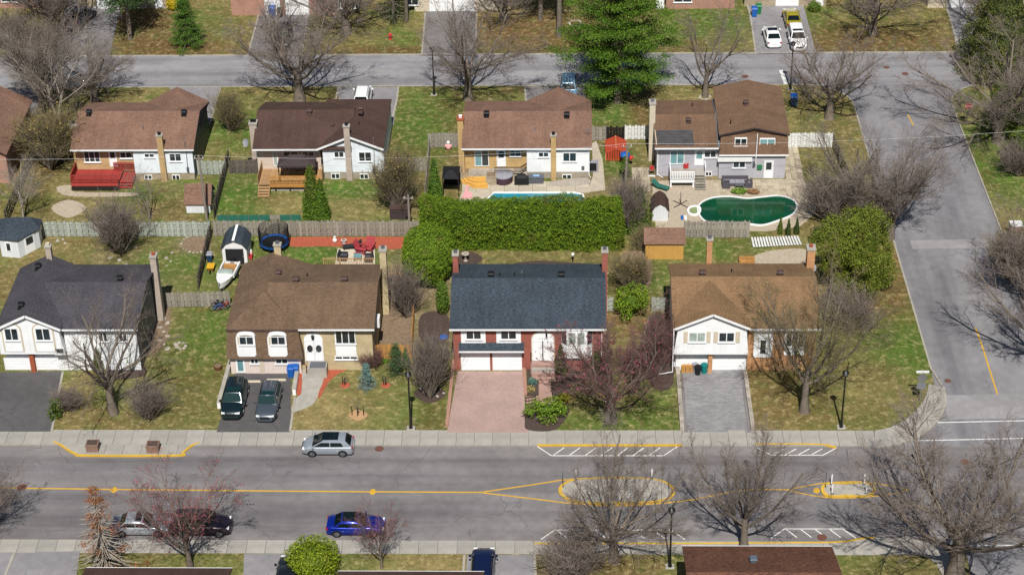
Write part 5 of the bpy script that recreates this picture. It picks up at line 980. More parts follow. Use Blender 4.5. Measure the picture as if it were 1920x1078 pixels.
# ---------------------------------------------------------------- plants
def unit(v): return v / (np.linalg.norm(v, axis=-1, keepdims=True) + 1e-9)
def tubes_np(pts, rad, n):                              # (N,k,3), (N,k) -> verts, quads
    N, k, _ = pts.shape; d = np.empty_like(pts); d[:, 1:-1] = pts[:, 2:] - pts[:, :-2]; d[:, 0] = pts[:, 1] - pts[:, 0]; d[:, -1] = pts[:, -1] - pts[:, -2]; d = unit(d)
    ref = np.where(np.abs(d[..., 2:3]) > .9, np.array([1., 0, 0]), np.array([0, 0, 1.])); a = unit(np.cross(ref, d)); b = np.cross(d, a)
    t = np.arange(n) * 2 * np.pi / n; v = pts[:, :, None, :] + (a[:, :, None, :] * np.cos(t)[None, None, :, None] + b[:, :, None, :] * np.sin(t)[None, None, :, None]) * rad[:, :, None, None]
    i = np.arange(N * k * n).reshape(N, k, n); q = np.stack([i[:, :-1], np.roll(i[:, :-1], -1, 2), np.roll(i[:, 1:], -1, 2), i[:, 1:]], -1).reshape(-1, 4)
    return v.reshape(-1, 3), q
def np_mesh(name, v, q, m, col=None, smooth=True):
    me = bpy.data.meshes.new(name); nv, nq, kk = len(v), len(q), q.shape[1]
    me.vertices.add(nv); me.vertices.foreach_set('co', v.astype('f').ravel()); me.loops.add(nq * kk); me.loops.foreach_set('vertex_index', q.astype('i').ravel())
    me.polygons.add(nq); me.polygons.foreach_set('loop_start', np.arange(0, nq * kk, kk, dtype='i')); me.polygons.foreach_set('loop_total', np.full(nq, kk, 'i'))
    if smooth: me.polygons.foreach_set('use_smooth', np.ones(nq, bool))
    me.update(calc_edges=True)
    if col is not None:
        ca = me.color_attributes.new('Col', 'FLOAT_COLOR', 'POINT'); ca.data.foreach_set('color', np.concatenate([col, np.ones((nv, 1))], 1).astype('f').ravel())
    me.materials.append(S[m] if isinstance(m, str) else m); return me
def grow(seed, H, spec, trunk):                         # vectorised branching; spec per level: (children, t0, angle, len ratio, rad ratio, k, sides, up, wob)
    r = np.random.RandomState(seed); out = []; tl, tr, k0, lean, forks = trunk
    st = np.zeros((forks, 3)); d = unit(np.stack([r.normal(0, lean, forks), r.normal(0, lean, forks), np.ones(forks)], 1)); L = tl * H * r.uniform(.85, 1.1, forks); R = np.full(forks, tr)
    k, n, up, wob, taper = k0, 8, .05, .06, .72
    for lv in range(len(spec) + 1):
        N = len(st); pts = np.empty((N, k, 3)); pts[:, 0] = st; dd = d.copy(); dirs = np.empty((N, k, 3)); dirs[:, 0] = dd
        for j in range(1, k):
            dd = unit(dd + r.normal(0, wob, (N, 3)) + np.array([0, 0, up])); pts[:, j] = pts[:, j - 1] + dd * (L / (k - 1))[:, None]; dirs[:, j] = dd
        rad = R[:, None] * np.linspace(1, taper, k)[None]
        if lv == 0: rad[:, 0] *= 1.45
        out.append((pts, rad, n))
        if lv == len(spec): break
        c, t0, ang, lr, rr, k2, n2, up, wob = spec[lv]
        idx = np.repeat(np.arange(N), c); M = N * c; t = t0 + (1 - t0) * ((np.tile(np.arange(c), N) + r.uniform(.1, .9, M)) / c); f = t * (k - 1); j = np.minimum(f.astype(int), k - 2); fr = (f - j)[:, None]
        st2 = pts[idx, j] * (1 - fr) + pts[idx, j + 1] * fr; pd = dirs[idx, j + 1]; a = unit(np.cross(pd, r.normal(0, 1, (M, 3)))) 
        if lv == 0:                                     # spread the limbs evenly round the trunk
            ph = np.tile(np.arange(c), N) * 2.4 + r.uniform(-.4, .4, M); a = unit(np.stack([np.cos(ph), np.sin(ph), np.zeros(M)], 1))
        an = np.radians(ang) * r.uniform(.65, 1.3, M); d = unit(pd * np.cos(an)[:, None] + a * np.sin(an)[:, None]); d[:, 2] = np.where(d[:, 2] < -.25, d[:, 2] * .4, d[:, 2]); d = unit(d)
        L = L[idx] * lr * (1.18 - .5 * t) * r.uniform(.7, 1.25, M); R = np.maximum((R[idx] * (1 - (1 - taper) * t)) * rr * r.uniform(.8, 1.15, M), .0036)
        st = st2; k, n, taper = k2, n2, .45
    return out
S['bark'] = mat('bark', '7c7268', .95, .28, 5, .1); S['bark_pale'] = mat('birch_bark', 'a79c90', .9, .25, 6, .15); S['twig'] = mat('twigs', '8a7e77', .95, .2, .6, .1); S['twig_olive'] = mat('twigs_olive', '857a5c', .95, .2, .6, .1); S['twig_red'] = mat('twigs_red', '7c5e5c', .95, .2, .6, .1); S['twig_grey'] = mat('twigs_grey', '9a9288', .95, .2, .6, .1)
S['leaf'] = attrmat('foliage', 'Col', .65, .25, 3, .35, .1)
def split_tree(seed, H, spec, trunk, cut, bark='bark', twig='twig', buds=None):
    lv = grow(seed, H, spec, trunk); res = []
    for part in (lv[:cut], lv[cut:]):
        V, Q, o = [], [], 0
        for pts, rad, n in part:
            v, q = tubes_np(pts, rad, n); V.append(v); Q.append(q + o); o += len(v)
        res.append((np.concatenate(V), np.concatenate(Q)))
    allv = np.concatenate([res[0][0], res[1][0]]); zt = np.percentile(allv[:, 2], 99.7); w = np.percentile(np.abs(allv[:, :2]), 98.5)
    d = {'trunk': np_mesh('trunk', *res[0], bark), 'crown': np_mesh('crown', *res[1], twig), 'h': zt, 'w': w}
    if buds:
        tips = lv[-1][0][:, 1:].reshape(-1, 3); r = np.random.RandomState(seed); tips = tips[r.rand(len(tips)) < buds[1]]; c = np.array(lin(buds[0]))
        v, q, col = leaves(tips, np.tile([0, 0, 1.], (len(tips), 1)), buds[2], buds[2], r, np.tile(c, (len(tips), 1)), 1.0); d['buds'] = np_mesh('buds', v, q, 'leaf', col, False)
    return d
def leaves(c, nrm, sx, sy, r, col, jit=.8, var=.25):    # one small quad per point, roughly facing nrm
    N = len(c); n = unit(nrm + r.normal(0, jit, (N, 3))); a = unit(np.cross(n, r.normal(0, 1, (N, 3)))); b = np.cross(n, a)
    k = r.uniform(.65, 1.35, (N, 1)); a = a * sx * k / 2; b = b * sy * k / 2
    v = np.stack([c - a - b * .5, c + a * .2 - b, c + a + b * .4, c - a * .3 + b], 1).reshape(-1, 3); q = np.arange(N * 4).reshape(N, 4)
    cc = col * (1 + r.uniform(-var, var, (N, 1))); return v, q, np.repeat(cc, 4, 0)
def shell(kind, dims, dens, leaf, cols, seed, clump=.22, cs=.9, name='foliage', thick=.25):   # leafy skin over a solid shape, base at z = 0
    r = np.random.RandomState(seed); rx, ry, h = dims; c0, c1 = [np.array(lin(c)) for c in cols]
    def surf(u, w):                                     # u in 0..1 around, w in 0..1 up
        t = u * 2 * np.pi
        if kind == 'cone': rad = np.clip((1 - w) ** .75 * (1 - .25 * np.exp(-w * 9)), .0, 1); p = np.stack([rx * rad * np.cos(t), ry * rad * np.sin(t), h * w], -1); n = np.stack([np.cos(t), np.sin(t), np.full_like(t, .35)], -1)
        elif kind == 'egg': ph = np.pi * (1 - w) * .93; sp = np.sin(ph) ** .85; p = np.stack([rx * sp * np.cos(t), ry * sp * np.sin(t), h * .5 * (1 + np.cos(ph) * 1.0)], -1); n = np.stack([sp * np.cos(t), sp * np.sin(t), np.cos(ph)], -1)
        elif kind == 'lump': ph = np.pi * (1 - w); p = np.stack([rx * .5 * np.sin(ph) * np.cos(t), ry * .5 * np.sin(ph) * np.sin(t), h * (.44 + .34 * np.cos(ph))], -1); n = np.stack([np.sin(ph) * np.cos(t), np.sin(ph) * np.sin(t), np.cos(ph)], -1)
        else:                                           # box with rounded shoulders (superellipse)
            e = .32; cs_, sn = np.cos(t), np.sin(t); ct = np.sign(cs_) * np.abs(cs_) ** e; stt = np.sign(sn) * np.abs(sn) ** e
            ph = w * np.pi / 2; cp = np.cos(ph) ** .34; sp = np.sin(ph) ** .34 if np.all(ph >= 0) else 0; p = np.stack([rx * ct * cp, ry * stt * cp, h * sp], -1)
            n = np.stack([cs_ * np.cos(ph), sn * np.cos(ph), np.sin(ph) * 1.0], -1)
        return p, unit(n)
    if kind == 'lump':                                  # union of uneven leafy lobes
        NL = 24; t = r.uniform(0, 6.28, NL); zz = r.uniform(.18, .8, NL); rr_ = np.sqrt(np.clip(1 - (2 * zz - .9) ** 2, .1, 1)) * r.uniform(.35, .72, NL); LC = np.stack([rx * rr_ * np.cos(t), ry * rr_ * np.sin(t), h * zz], 1); LC = np.concatenate([LC, [[0, 0, h * .5]]]); LR = np.stack([rx * r.uniform(.2, .36, NL + 1), ry * r.uniform(.2, .36, NL + 1), h * r.uniform(.12, .22, NL + 1)], 1); LR[-1] = (rx * .55, ry * .55, h * .38); LC[:, :2] *= (1.12 - .5 * np.clip(LC[:, 2:] / h - .35, 0, 1) * 1.3)
        per = int(dens * 2 * rx * h * 2.4 / NL); P0, N0 = [], []
        for ci, ri in zip(LC, LR): d = unit(r.normal(0, 1, (per, 3))); P0.append(ci + d * ri * r.uniform(.82, 1.08, (per, 1))); N0.append(d)
        p = np.concatenate(P0); n = np.concatenate(N0); ins = np.zeros(len(p), bool)
        for ci, ri in zip(LC, LR): ins |= (((p - ci) / ri) ** 2).sum(1) < .5
        k_ = ~ins & (p[:, 2] > .05); p, n = p[k_], n[k_]; N = len(p)
    elif kind == 'box':                                   # sample by area: front/back/sides/top
        area = 2 * (2 * rx * h + 2 * ry * h) + 4 * rx * ry; N = int(dens * area); pick = r.rand(N) * area; p = np.empty((N, 3)); n = np.zeros((N, 3)); a1 = 4 * rx * h; a2 = a1 + 4 * ry * h; u, w = r.rand(N), r.rand(N)
        fb = pick < a1; sd = (pick >= a1) & (pick < a2); tp = pick >= a2; s = np.sign(r.rand(N) - .5)
        p[fb] = np.stack([(u * 2 - 1) * rx, s * ry, w * h], 1)[fb]; n[fb, 1] = s[fb]; p[sd] = np.stack([s * rx, (u * 2 - 1) * ry, w * h], 1)[sd]; n[sd, 0] = s[sd]; p[tp] = np.stack([(u * 2 - 1) * rx, (w * 2 - 1) * ry, np.full(N, h)], 1)[tp]; n[tp, 2] = 1
        ex = np.maximum(np.abs(p[:, 0]) / rx, 0); rim = (p[:, 2] / h) ** 5; p[:, 1] *= 1 - .22 * rim; p[:, 2] -= .3 * (np.abs(p[:, 1]) / ry) ** 3 * (p[:, 2] / h) ** 3; p[:, 0] *= 1 - .02 * rim
    else:
        area = 2 * np.pi * max(rx, ry) * h * (.55 if kind == 'cone' else .9); N = int(dens * area); w = r.rand(N); u = r.rand(N)
        if kind == 'cone': w = 1 - np.sqrt(1 - w * .985)
        else: w = np.arccos(np.clip(1 - 2 * w, -1, 1)) / np.pi
        p, n = surf(u, w)
    cl = (vnoise(p[:, 0] * 1.3 + p[:, 1] * .7, p[:, 2] * 1.2 + p[:, 1], cs, seed) - .5) * 2; cl2 = (vnoise(p[:, 0] - p[:, 1], p[:, 2] * 1.3, cs * .4, seed + 1) - .5) * 2
    dsp = clump * (.7 * cl + .5 * cl2) - thick * r.rand(N) ** 2
    if kind == 'box': dsp += .85 * (vnoise(p[:, 0], p[:, 2] * .8 + p[:, 1] * .5, 2.1, seed + 5) - .55)
    p = p + n * dsp[:, None]; p[:, 2] = np.maximum(p[:, 2], .02)
    mixf = np.clip(.5 + .5 * cl2 + r.normal(0, .2, N), 0, 1)[:, None]; col = c0 * (1 - mixf) + c1 * mixf
    bp_ = np.clip((vnoise(p[:, 0] * .9, p[:, 2] + p[:, 1], 1.1, seed + 9) - .74) * 3, 0, .4)[:, None]; col = col * (1 - bp_) + np.array(lin('6e6030')) * bp_
    v, q, cc = leaves(p, n + np.array([0, 0, .3]), leaf, leaf * 1.5, r, col, .8, .4)
    # inner body so that one does not see through
    nu, nw = 20, 10; U, Wv = np.meshgrid(np.arange(nu) / nu, np.linspace(.0, 1, nw)); bp, bn = surf(U.ravel(), Wv.ravel()); bp = bp * np.array([.8, .8, .92]) if kind == 'cone' else bp - bn * (thick * .6 + clump * .6); bp[:, 2] = np.maximum(bp[:, 2], 0)
    idx = np.arange(nu * nw).reshape(nw, nu); bq = np.stack([idx[:-1], np.roll(idx[:-1], -1, 1), np.roll(idx[1:], -1, 1), idx[1:]], -1).reshape(-1, 4)
    V = np.concatenate([v, bp]); Q = np.concatenate([q, bq + len(v)]); C = np.concatenate([cc, np.tile(c0 * .75, (len(bp), 1))])
    return np_mesh(name, V, Q, 'leaf', C, False)
MAPLE = [(10, .55, 50, 2.35, .4, 8, 6, .07, .09), (9, .12, 38, .42, .42, 5, 5, .05, .1), (7, .12, 36, .5, .48, 4, 4, .04, .1), (5, .1, 33, .55, .55, 3, 3, .03, .1), (3, .1, 30, .62, .7, 2, 3, .02, .1)]
VASE = [(9, .55, 38, 2.7, .42, 8, 6, .09, .08), (9, .14, 34, .4, .42, 5, 5, .08, .1), (7, .12, 34, .5, .48, 4, 4, .06, .1), (5, .1, 32, .55, .55, 3, 3, .05, .1), (3, .1, 28, .62, .7, 2, 3, .03, .1)]
SLIM = [(6, .4, 42, 1.5, .5, 6, 6, .1, .1), (6, .2, 42, .5, .44, 5, 5, .08, .14), (6, .15, 40, .52, .5, 4, 4, .05, .14), (5, .1, 36, .55, .55, 3, 3, .03, .12), (4, .1, 32, .6, .7, 2, 3, .02, .12)]
SHRUB = [(5, .15, 26, .8, .6, 5, 4, .08, .1), (6, .12, 32, .6, .6, 4, 3, .06, .12), (4, .1, 32, .6, .7, 2, 3, .04, .12)]
PR = {'sparse0': split_tree(91, 10, [(7, .5, 46, 2.3, .5, 8, 6, .07, .13), (7, .2, 42, .5, .45, 5, 5, .05, .14), (5, .15, 40, .52, .5, 4, 4, .04, .14), (4, .12, 36, .55, .55, 3, 3, .03, .12), (3, .1, 32, .6, .7, 2, 3, .02, .12)], (.2, .2, 4, .06, 1), 4),
      'maple0': split_tree(11, 10, MAPLE, (.19, .19, 4, .04, 1), 4), 'maple1': split_tree(23, 10, MAPLE, (.18, .2, 4, .06, 1), 4), 'vase0': split_tree(5, 10, VASE, (.19, .18, 4, .05, 1), 4), 'vase1': split_tree(31, 10, VASE, (.16, .14, 4, .14, 2), 4),
      'slim0': split_tree(41, 10, SLIM, (.42, .16, 5, .05, 1), 4), 'slim1': split_tree(47, 10, SLIM, (.36, .13, 5, .12, 2), 4, 'bark_pale', 'twig_grey'),
      'bud0': split_tree(61, 10, [(8, .45, 50, 2.6, .42, 8, 6, .07, .09), (8, .15, 38, .42, .42, 5, 5, .05, .1), (6, .12, 36, .5, .48, 4, 4, .04, .1), (5, .1, 33, .55, .55, 3, 3, .03, .1), (3, .1, 30, .62, .7, 2, 3, .02, .1)], (.17, .12, 4, .05, 1), 4, 'bark', 'twig_red', ('a0525a', .16, .06)), 'bud1': split_tree(67, 10, VASE, (.15, .15, 4, .05, 1), 4, 'bark', 'twig_red', ('94485a', .06, .055)), 'olive0': split_tree(71, 10, MAPLE, (.19, .18, 4, .05, 1), 4, 'bark', 'twig_olive', ('8a8a4a', .06, .05))}
for i, (tw, bd) in enumerate((('twig', None), ('twig_olive', ('8c7a40', .12, .04)), ('twig_red', ('7c4a4c', .1, .04)))):
    PR['shrub%d' % i] = split_tree(81 + i, 2.4, SHRUB, (.42, .018, 4, .42, 24), 2, 'bark', tw, bd)
def tree(kind, label, base, top, lr, cat='tree', name='bare_tree', group='bare trees', rz=None, dz=0.0, fy=1.0, sw=1.12):
    p = P(base[0], base[1], GZ); pr = PR[kind]; H = W(base[0], top, p[1])[1] - GZ; my = base[1] * .5 + top * .5
    wd = (W(lr[1], my, p[1])[0] - W(lr[0], my, p[1])[0]) / 2 * sw; o = T(name, label, cat, (p[0], p[1], GZ - .02), group)
    s = (wd / pr['w'], wd / pr['w'] * fy, H / pr['h']); a = RNG.uniform(0, 6.28) if rz is None else rz
    for part in ('trunk', 'crown', 'buds'):
        if part in pr: c = inst(pr[part], ('stems' if part == 'trunk' else 'twigs' if part == 'crown' else 'buds') if 'shrub' in kind else part, o, (0, 0, 0), a, s)
        if part in pr and part == 'buds': c['kind'] = 'stuff'
    return o
TREES = [('slim1', 'pale trunked bare birch beside the left brown house chimney', (110, 236), 40, (25, 190)), ('maple0', 'bare spreading tree behind the left brown house on back street', (178, 189), 66, (70, 292)), ('vase1', 'bare many stemmed tree over the far left driveway', (78, 214), 5, (-10, 160)),
 ('maple1', 'bare broad tree behind the dark brown house, shadow on the street', (562, 188), 12, (447, 680)), ('maple0', 'bare stout tree behind pool house beside the street lamp', (878, 186), -25, (765, 1000)), ('sparse0', 'slender bare tree behind the split house, white stones at foot', (1322, 180), -5, (1250, 1405)),
 ('maple1', 'bare round tree on the inner corner by the blue bin', (1555, 222), 66, (1476, 1668)), ('maple0', 'large bare tree beside the stop sign, right of side street', (1872, 266), 70, (1690, 2010)), ('maple1', 'bare tree with dark limbs near the fire hydrant', (648, 62), -60, (545, 760)),
 ('maple0', 'bare thick trunked tree on the brown lawn at top right', (1637, 64), -110, (1520, 1740)), ('vase0', 'bare tree cut by right edge, shadow on the side street', (1955, 690), 425, (1815, 2100)), ('sparse0', 'bare tree leaning over the side street behind green pool yard', (1592, 392), 225, (1505, 1690)), ('vase1', 'bare pale tree between olive bush and side street', (1668, 448), 262, (1590, 1775)),
 ('sparse0', 'tall thin bare tree in front of the charcoal roofed house', (213, 774), 520, (95, 335)), ('bud1', 'low branching tree with red buds before the red brick house', (1146, 788), 596, (1044, 1262)), ('olive0', 'dense bare tree hiding the right half of tan roofed house', (1508, 772), 505, (1385, 1640)),
 ('bud0', 'red budded round tree over the parked dark car', (357, 1064), 872, (244, 470)), ('bud0', 'small bare tree in front of the blue sedan', (716, 1064), 940, (664, 772)), ('maple0', 'big bare tree over the long traffic island', (1152, 1052), 808, (1008, 1272)), ('vase0', 'bare tree behind the mottled roof at the bottom', (1395, 1030), 800, (1275, 1508)), ('maple1', 'huge bare tree with several limbs, bottom right corner', (1790, 1086), 800, (1590, 2000)),
 ('vase1', 'bare tree reaching in at the left edge by the centre line', (-42, 1000), 880, (-130, 28)), ('maple1', 'brown twiggy tree right of the white garage at the top', (945, 36), -90, (850, 1045)), ('slim0', 'crooked little bare tree in the left backyard by the fence', (280, 411), 318, (238, 350)), ('slim1', 'pale two stemmed bare tree by the left yard fence', (44, 411), 300, (8, 112)), ('vase0', 'bare tree beyond the top right driveway', (1845, 60), -80, (1740, 1960)), ('vase1', 'bare tree at the right edge beside the utility box', (1925, 560), 400, (1850, 2010)), ('vase1', 'bare tree at the top left beside the pickup', (92, 66), -80, (10, 190)), ('sparse0', 'bare tree growing behind the bin driveway at the top', (520, 96), -25, (455, 590))]
for t_ in TREES: tree(*t_)
SHR = [('shrub1', 'round twiggy shrub on the lawn beside dark brown house', (433, 246), 168, (402, 468)), ('shrub0', 'dense brown bare shrub before the weathered back fence', (228, 478), 366, (175, 278)), ('shrub0', 'round bare shrub on the front lawn beside tall thin tree', (285, 786), 712, (244, 328)), ('shrub0', 'tall bare shrub in dark mulch left of the pink driveway', (806, 748), 612, (768, 852)), ('shrub0', 'dark bare shrub between brown mansard house and cedar bush', (764, 596), 490, (730, 798)),
 ('shrub1', 'tall bare shrub between dark brown house and pool yard', (742, 402), 280, (700, 798)), ('shrub1', 'bare shrub behind the red brick house by its right chimney', (1178, 548), 476, (1138, 1218)), ('shrub2', 'reddish bare shrub left of the white gabled house', (1236, 700), 585, (1208, 1264)), ('shrub0', 'bare thicket at the right end of the clipped hedge', (1182, 436), 326, (1140, 1222)), ('shrub0', 'bare tangled shrub right of the green pool', (1560, 420), 330, (1500, 1620)), ('shrub1', 'ochre twiggy bush at the corner of left backyard', (96, 318), 205, (30, 158)), ('shrub2', 'small reddish shrub under the beige house window', (697, 692), 655, (672, 716)), ('shrub1', 'bare shrub at the right edge above the side street', (1892, 530), 430, (1846, 1940)), ('shrub0', 'bare shrub at the foot of the big island tree', (1080, 1085), 1000, (1005, 1150)), ('shrub0', 'dark twiggy shrub under the olive bush by the corner house', (1590, 620), 545, (1530, 1650)), ('shrub0', 'brown shrub at the top left corner lawn', (22, 92), 30, (-20, 62)), ('shrub1', 'olive shrub at the top left beside brown shrub', (66, 88), 35, (36, 100)), ('shrub1', 'brown shrub beside yellow mailbox tree at left driveway', (60, 262), 215, (20, 100)), ('shrub0', 'small dark shrub beside black driveway edge', (128, 770), 726, (100, 165)), ('shrub1', 'low bare bush by the pool house fence corner', (1215, 470), 425, (1190, 1245)), ('shrub0', 'bare shrub at the lower right of the side street corner', (1910, 330), 265, (1870, 1950)), ('shrub2', 'low reddish hedge shrub before red brick house right corner', (1190, 700), 650, (1150, 1230))]
for t_ in SHR: tree(*t_, cat='shrub', name='bare_shrub', group='bare shrubs', fy=.9)
# evergreens
def place_w(base, lr, top):
    p = P(base[0], base[1], GZ); my = (base[1] + top) / 2; return p, (W(lr[1], my, p[1])[0] - W(lr[0], my, p[1])[0]) / 2, W(base[0], top, p[1])[1] - GZ
def bush(label, kind, base, lr, top, cols=('4d6a16', '7f9a2a'), dens=150, leaf=.09, seed=1, clump=.16, cs=.8, cat='bush', name='evergreen_bush', ry=None, hk=1.0, group='evergreen bushes and cedars', thick=.22):
    p, w, H = place_w(base, lr, top); d_ = w if ry is None else ry; H = H if kind == 'cone' else max(.35, (H - d_ * .55) * hk); y = p[1] + (d_ if kind != 'cone' else d_ * .7)
    o = T(name, label, cat, (p[0], y, GZ - .02), group); me = shell(kind, (w, d_, H), dens, leaf, cols, seed, clump, cs, thick=thick); inst(me, 'foliage', o, (0, 0, 0))
    MB().tube([(p[0], y, GZ - .02), (p[0], y, GZ + H * .4)], [.08, .04], 6).build('stem', 'bark', o); return o
# the clipped hedge
a, b = P(790, 472, GZ), P(1163, 472, GZ); hh = W(975, 372, a[1] + 2.0)[1] - GZ; hd = 1.35
hg = T('clipped_hedge', 'long clipped evergreen hedge between the pool and red brick house', 'hedge', ((a[0] + b[0]) / 2, a[1] + hd, GZ - .02)); inst(shell('box', ((b[0] - a[0]) / 2 + .15, hd + .1, hh + .12), 430, .065, ('3d5610', '7a9420'), 3, .34, .42, thick=.5), 'foliage', hg, (0, 0, 0)); MB().box(a[0] + .6, a[1] + hd - .1, GZ - .02, b[0] - .6, a[1] + hd + .1, GZ + .8).build('stem', 'bark', hg)
bush('big rounded evergreen bush at the left end of the hedge', 'egg', (800, 556), (750, 848), 442, ('4d6a14', '7c9626'), 320, .07, 5, .3, .5, ry=3.0, hk=1.12)
bush('slim cedar cone beside the black pool gazebo', 'cone', (815, 378), (797, 833), 291, ('3f5f1c', '6b8a2e'), 170, .08, 6, .14, .4)
bush('tall twin cedar in front of the tan deck, main cone', 'cone', (586, 415), (566, 612), 304, ('3c5a14', '688424'), 170, .085, 7, .2, .4); bush('shorter right half of the twin cedar before the deck', 'cone', (603, 418), (584, 622), 332, ('3c5a14', '6b8826'), 170, .085, 8, .2, .4)
bush('round evergreen bush right of the red brick house', 'lump', (1184, 616), (1136, 1230), 538, ('4f6c16', '86a02a'), 170, .09, 9, .22, .5); bush('large olive green bush at the corner lot', 'lump', (1608, 584), (1512, 1706), 408, ('4f5e18', '7f8a30'), 300, .085, 10, .35, .6, ry=3.4, hk=1.15, thick=.3)
bush('round yellow green bush at the bottom edge', 'egg', (583, 1104), (530, 632), 1030, ('5a7012', '94a426'), 220, .08, 11, .32, .35, thick=.45); bush('low spreading juniper at the corner of the pink driveway', 'lump', (1022, 804), (972, 1074), 748, ('50701a', '88a434'), 180, .09, 12, .3, .45, ry=1.5, hk=.95); bush('small golden bush beside the brick path', 'egg', (1057, 759), (1046, 1070), 739, ('8a8a24', 'b0a834'), 120, .08, 13, .06)
bush('dark cedar left of the bay window', 'cone', (1051, 706), (1037, 1068), 644, ('35401a', '566428'), 110, .1, 14); bush('dark cedar right of the bay window', 'cone', (1120, 700), (1102, 1140), 648, ('35421c', '54622a'), 110, .1, 15); bush('small oval shrub by the left corner of red brick house', 'egg', (830, 596), (818, 843), 549, ('48621c', '6c8830'), 120, .09, 16, .08, hk=1.5)
bush('little egg shaped shrub in red mulch', 'egg', (629, 691), (621, 637), 668, ('4c5a20', '728034'), 160, .06, 17, .04, hk=1.5); bush('dark green bush at the edge of the black driveway', 'lump', (101, 796), (79, 123), 746, ('3c5216', '64782a'), 90, .1, 18, .15); bush('cedar beside the white arched door at left', 'cone', (184, 700), (172, 197), 650, ('3e4c1c', '5c6a2c'), 110, .09, 19); bush('cedar under right window of the charcoal roofed house', 'cone', (244, 694), (231, 258), 640, ('3e5420', '5e7430'), 110, .09, 20)
bush('tall cedar beside the small brown shed', 'cone', (1198, 445), (1168, 1228), 350, ('44601c', '6a8630'), 80, .12, 21, .3); 
for i, (a, b) in enumerate(((1463, 441), (1478, 444), (1494, 441))): bush(('leftmost', 'middle', 'rightmost')[i] + ' of three small cedars by the green pool', 'cone', (a, b), (a - 7, a + 7), b - 36, ('4a5c1c', '7c8c34') if i == 0 else ('34481c', '50642c'), 150, .07, 22 + i, .06)
bush('dark evergreen shrub behind the white corrugated panel', 'lump', (1540, 470), (1515, 1566), 425, ('2c4014', '4a5f24'), 90, .1, 26, .2); bush('dense evergreen under the big bare tree at right', 'lump', (1893, 285), (1840, 1960), 150, ('3c5016', '667a28'), 200, .085, 27, .8, 1.0, thick=.6); bush('green bush right of the big bare tree', 'lump', (1925, 330), (1880, 1975), 235, ('40561a', '6a802c'), 200, .085, 28, .5); bush('tall evergreen mass at the top right corner', 'cone', (1880, 165), (1790, 1975), -60, ('3e4a1e', '6a6e34'), 110, .1, 29, 1.0, 1.3, thick=.9)
bush('clipped green ball beside the stone house steps at top', 'egg', (1528, 27), (1516, 1541), 2, ('44601c', '728c30'), 120, .09, 30, .08); bush('yellow flowering forsythia at the top left', 'egg', (325, 24), (310, 340), -8, ('b09a1e', 'd0b824'), 120, .09, 31, .1); bush('low green clump by the pool furniture', 'egg', (1386, 368), (1370, 1403), 352, ('5a7a24', '86a43c'), 120, .08, 32, .08, ry=.5); bush('dry brown clump by the pool furniture', 'egg', (1412, 368), (1398, 1426), 354, ('96704e', 'b08a64'), 120, .08, 33, .08, ry=.5)
bush('green clump beside the wooden gate of mansard house', 'egg', (712, 684), (693, 732), 673, ('557a22', '86a83a'), 130, .08, 34, .06, ry=.35); bush('green climbing bush on the utility pole by the pool yard', 'cone', (1172, 335), (1158, 1186), 292, ('48621e', '6c8a34'), 90, .1, 35, .15); bush('blue grey cushion plant in narrow bed', 'egg', (999, 727), (991, 1008), 708, ('4c7468', '76a090'), 150, .07, 36, .06, ry=.35); bush('straw coloured clump in narrow bed', 'egg', (995, 740), (987, 1004), 723, ('9a8a54', 'bcae74'), 150, .07, 37, .06, ry=.35); bush('small conical evergreen next to the wooden gate', 'cone', (761, 690), (752, 772), 651, ('3c5a24', '5a7a34'), 140, .08, 38)
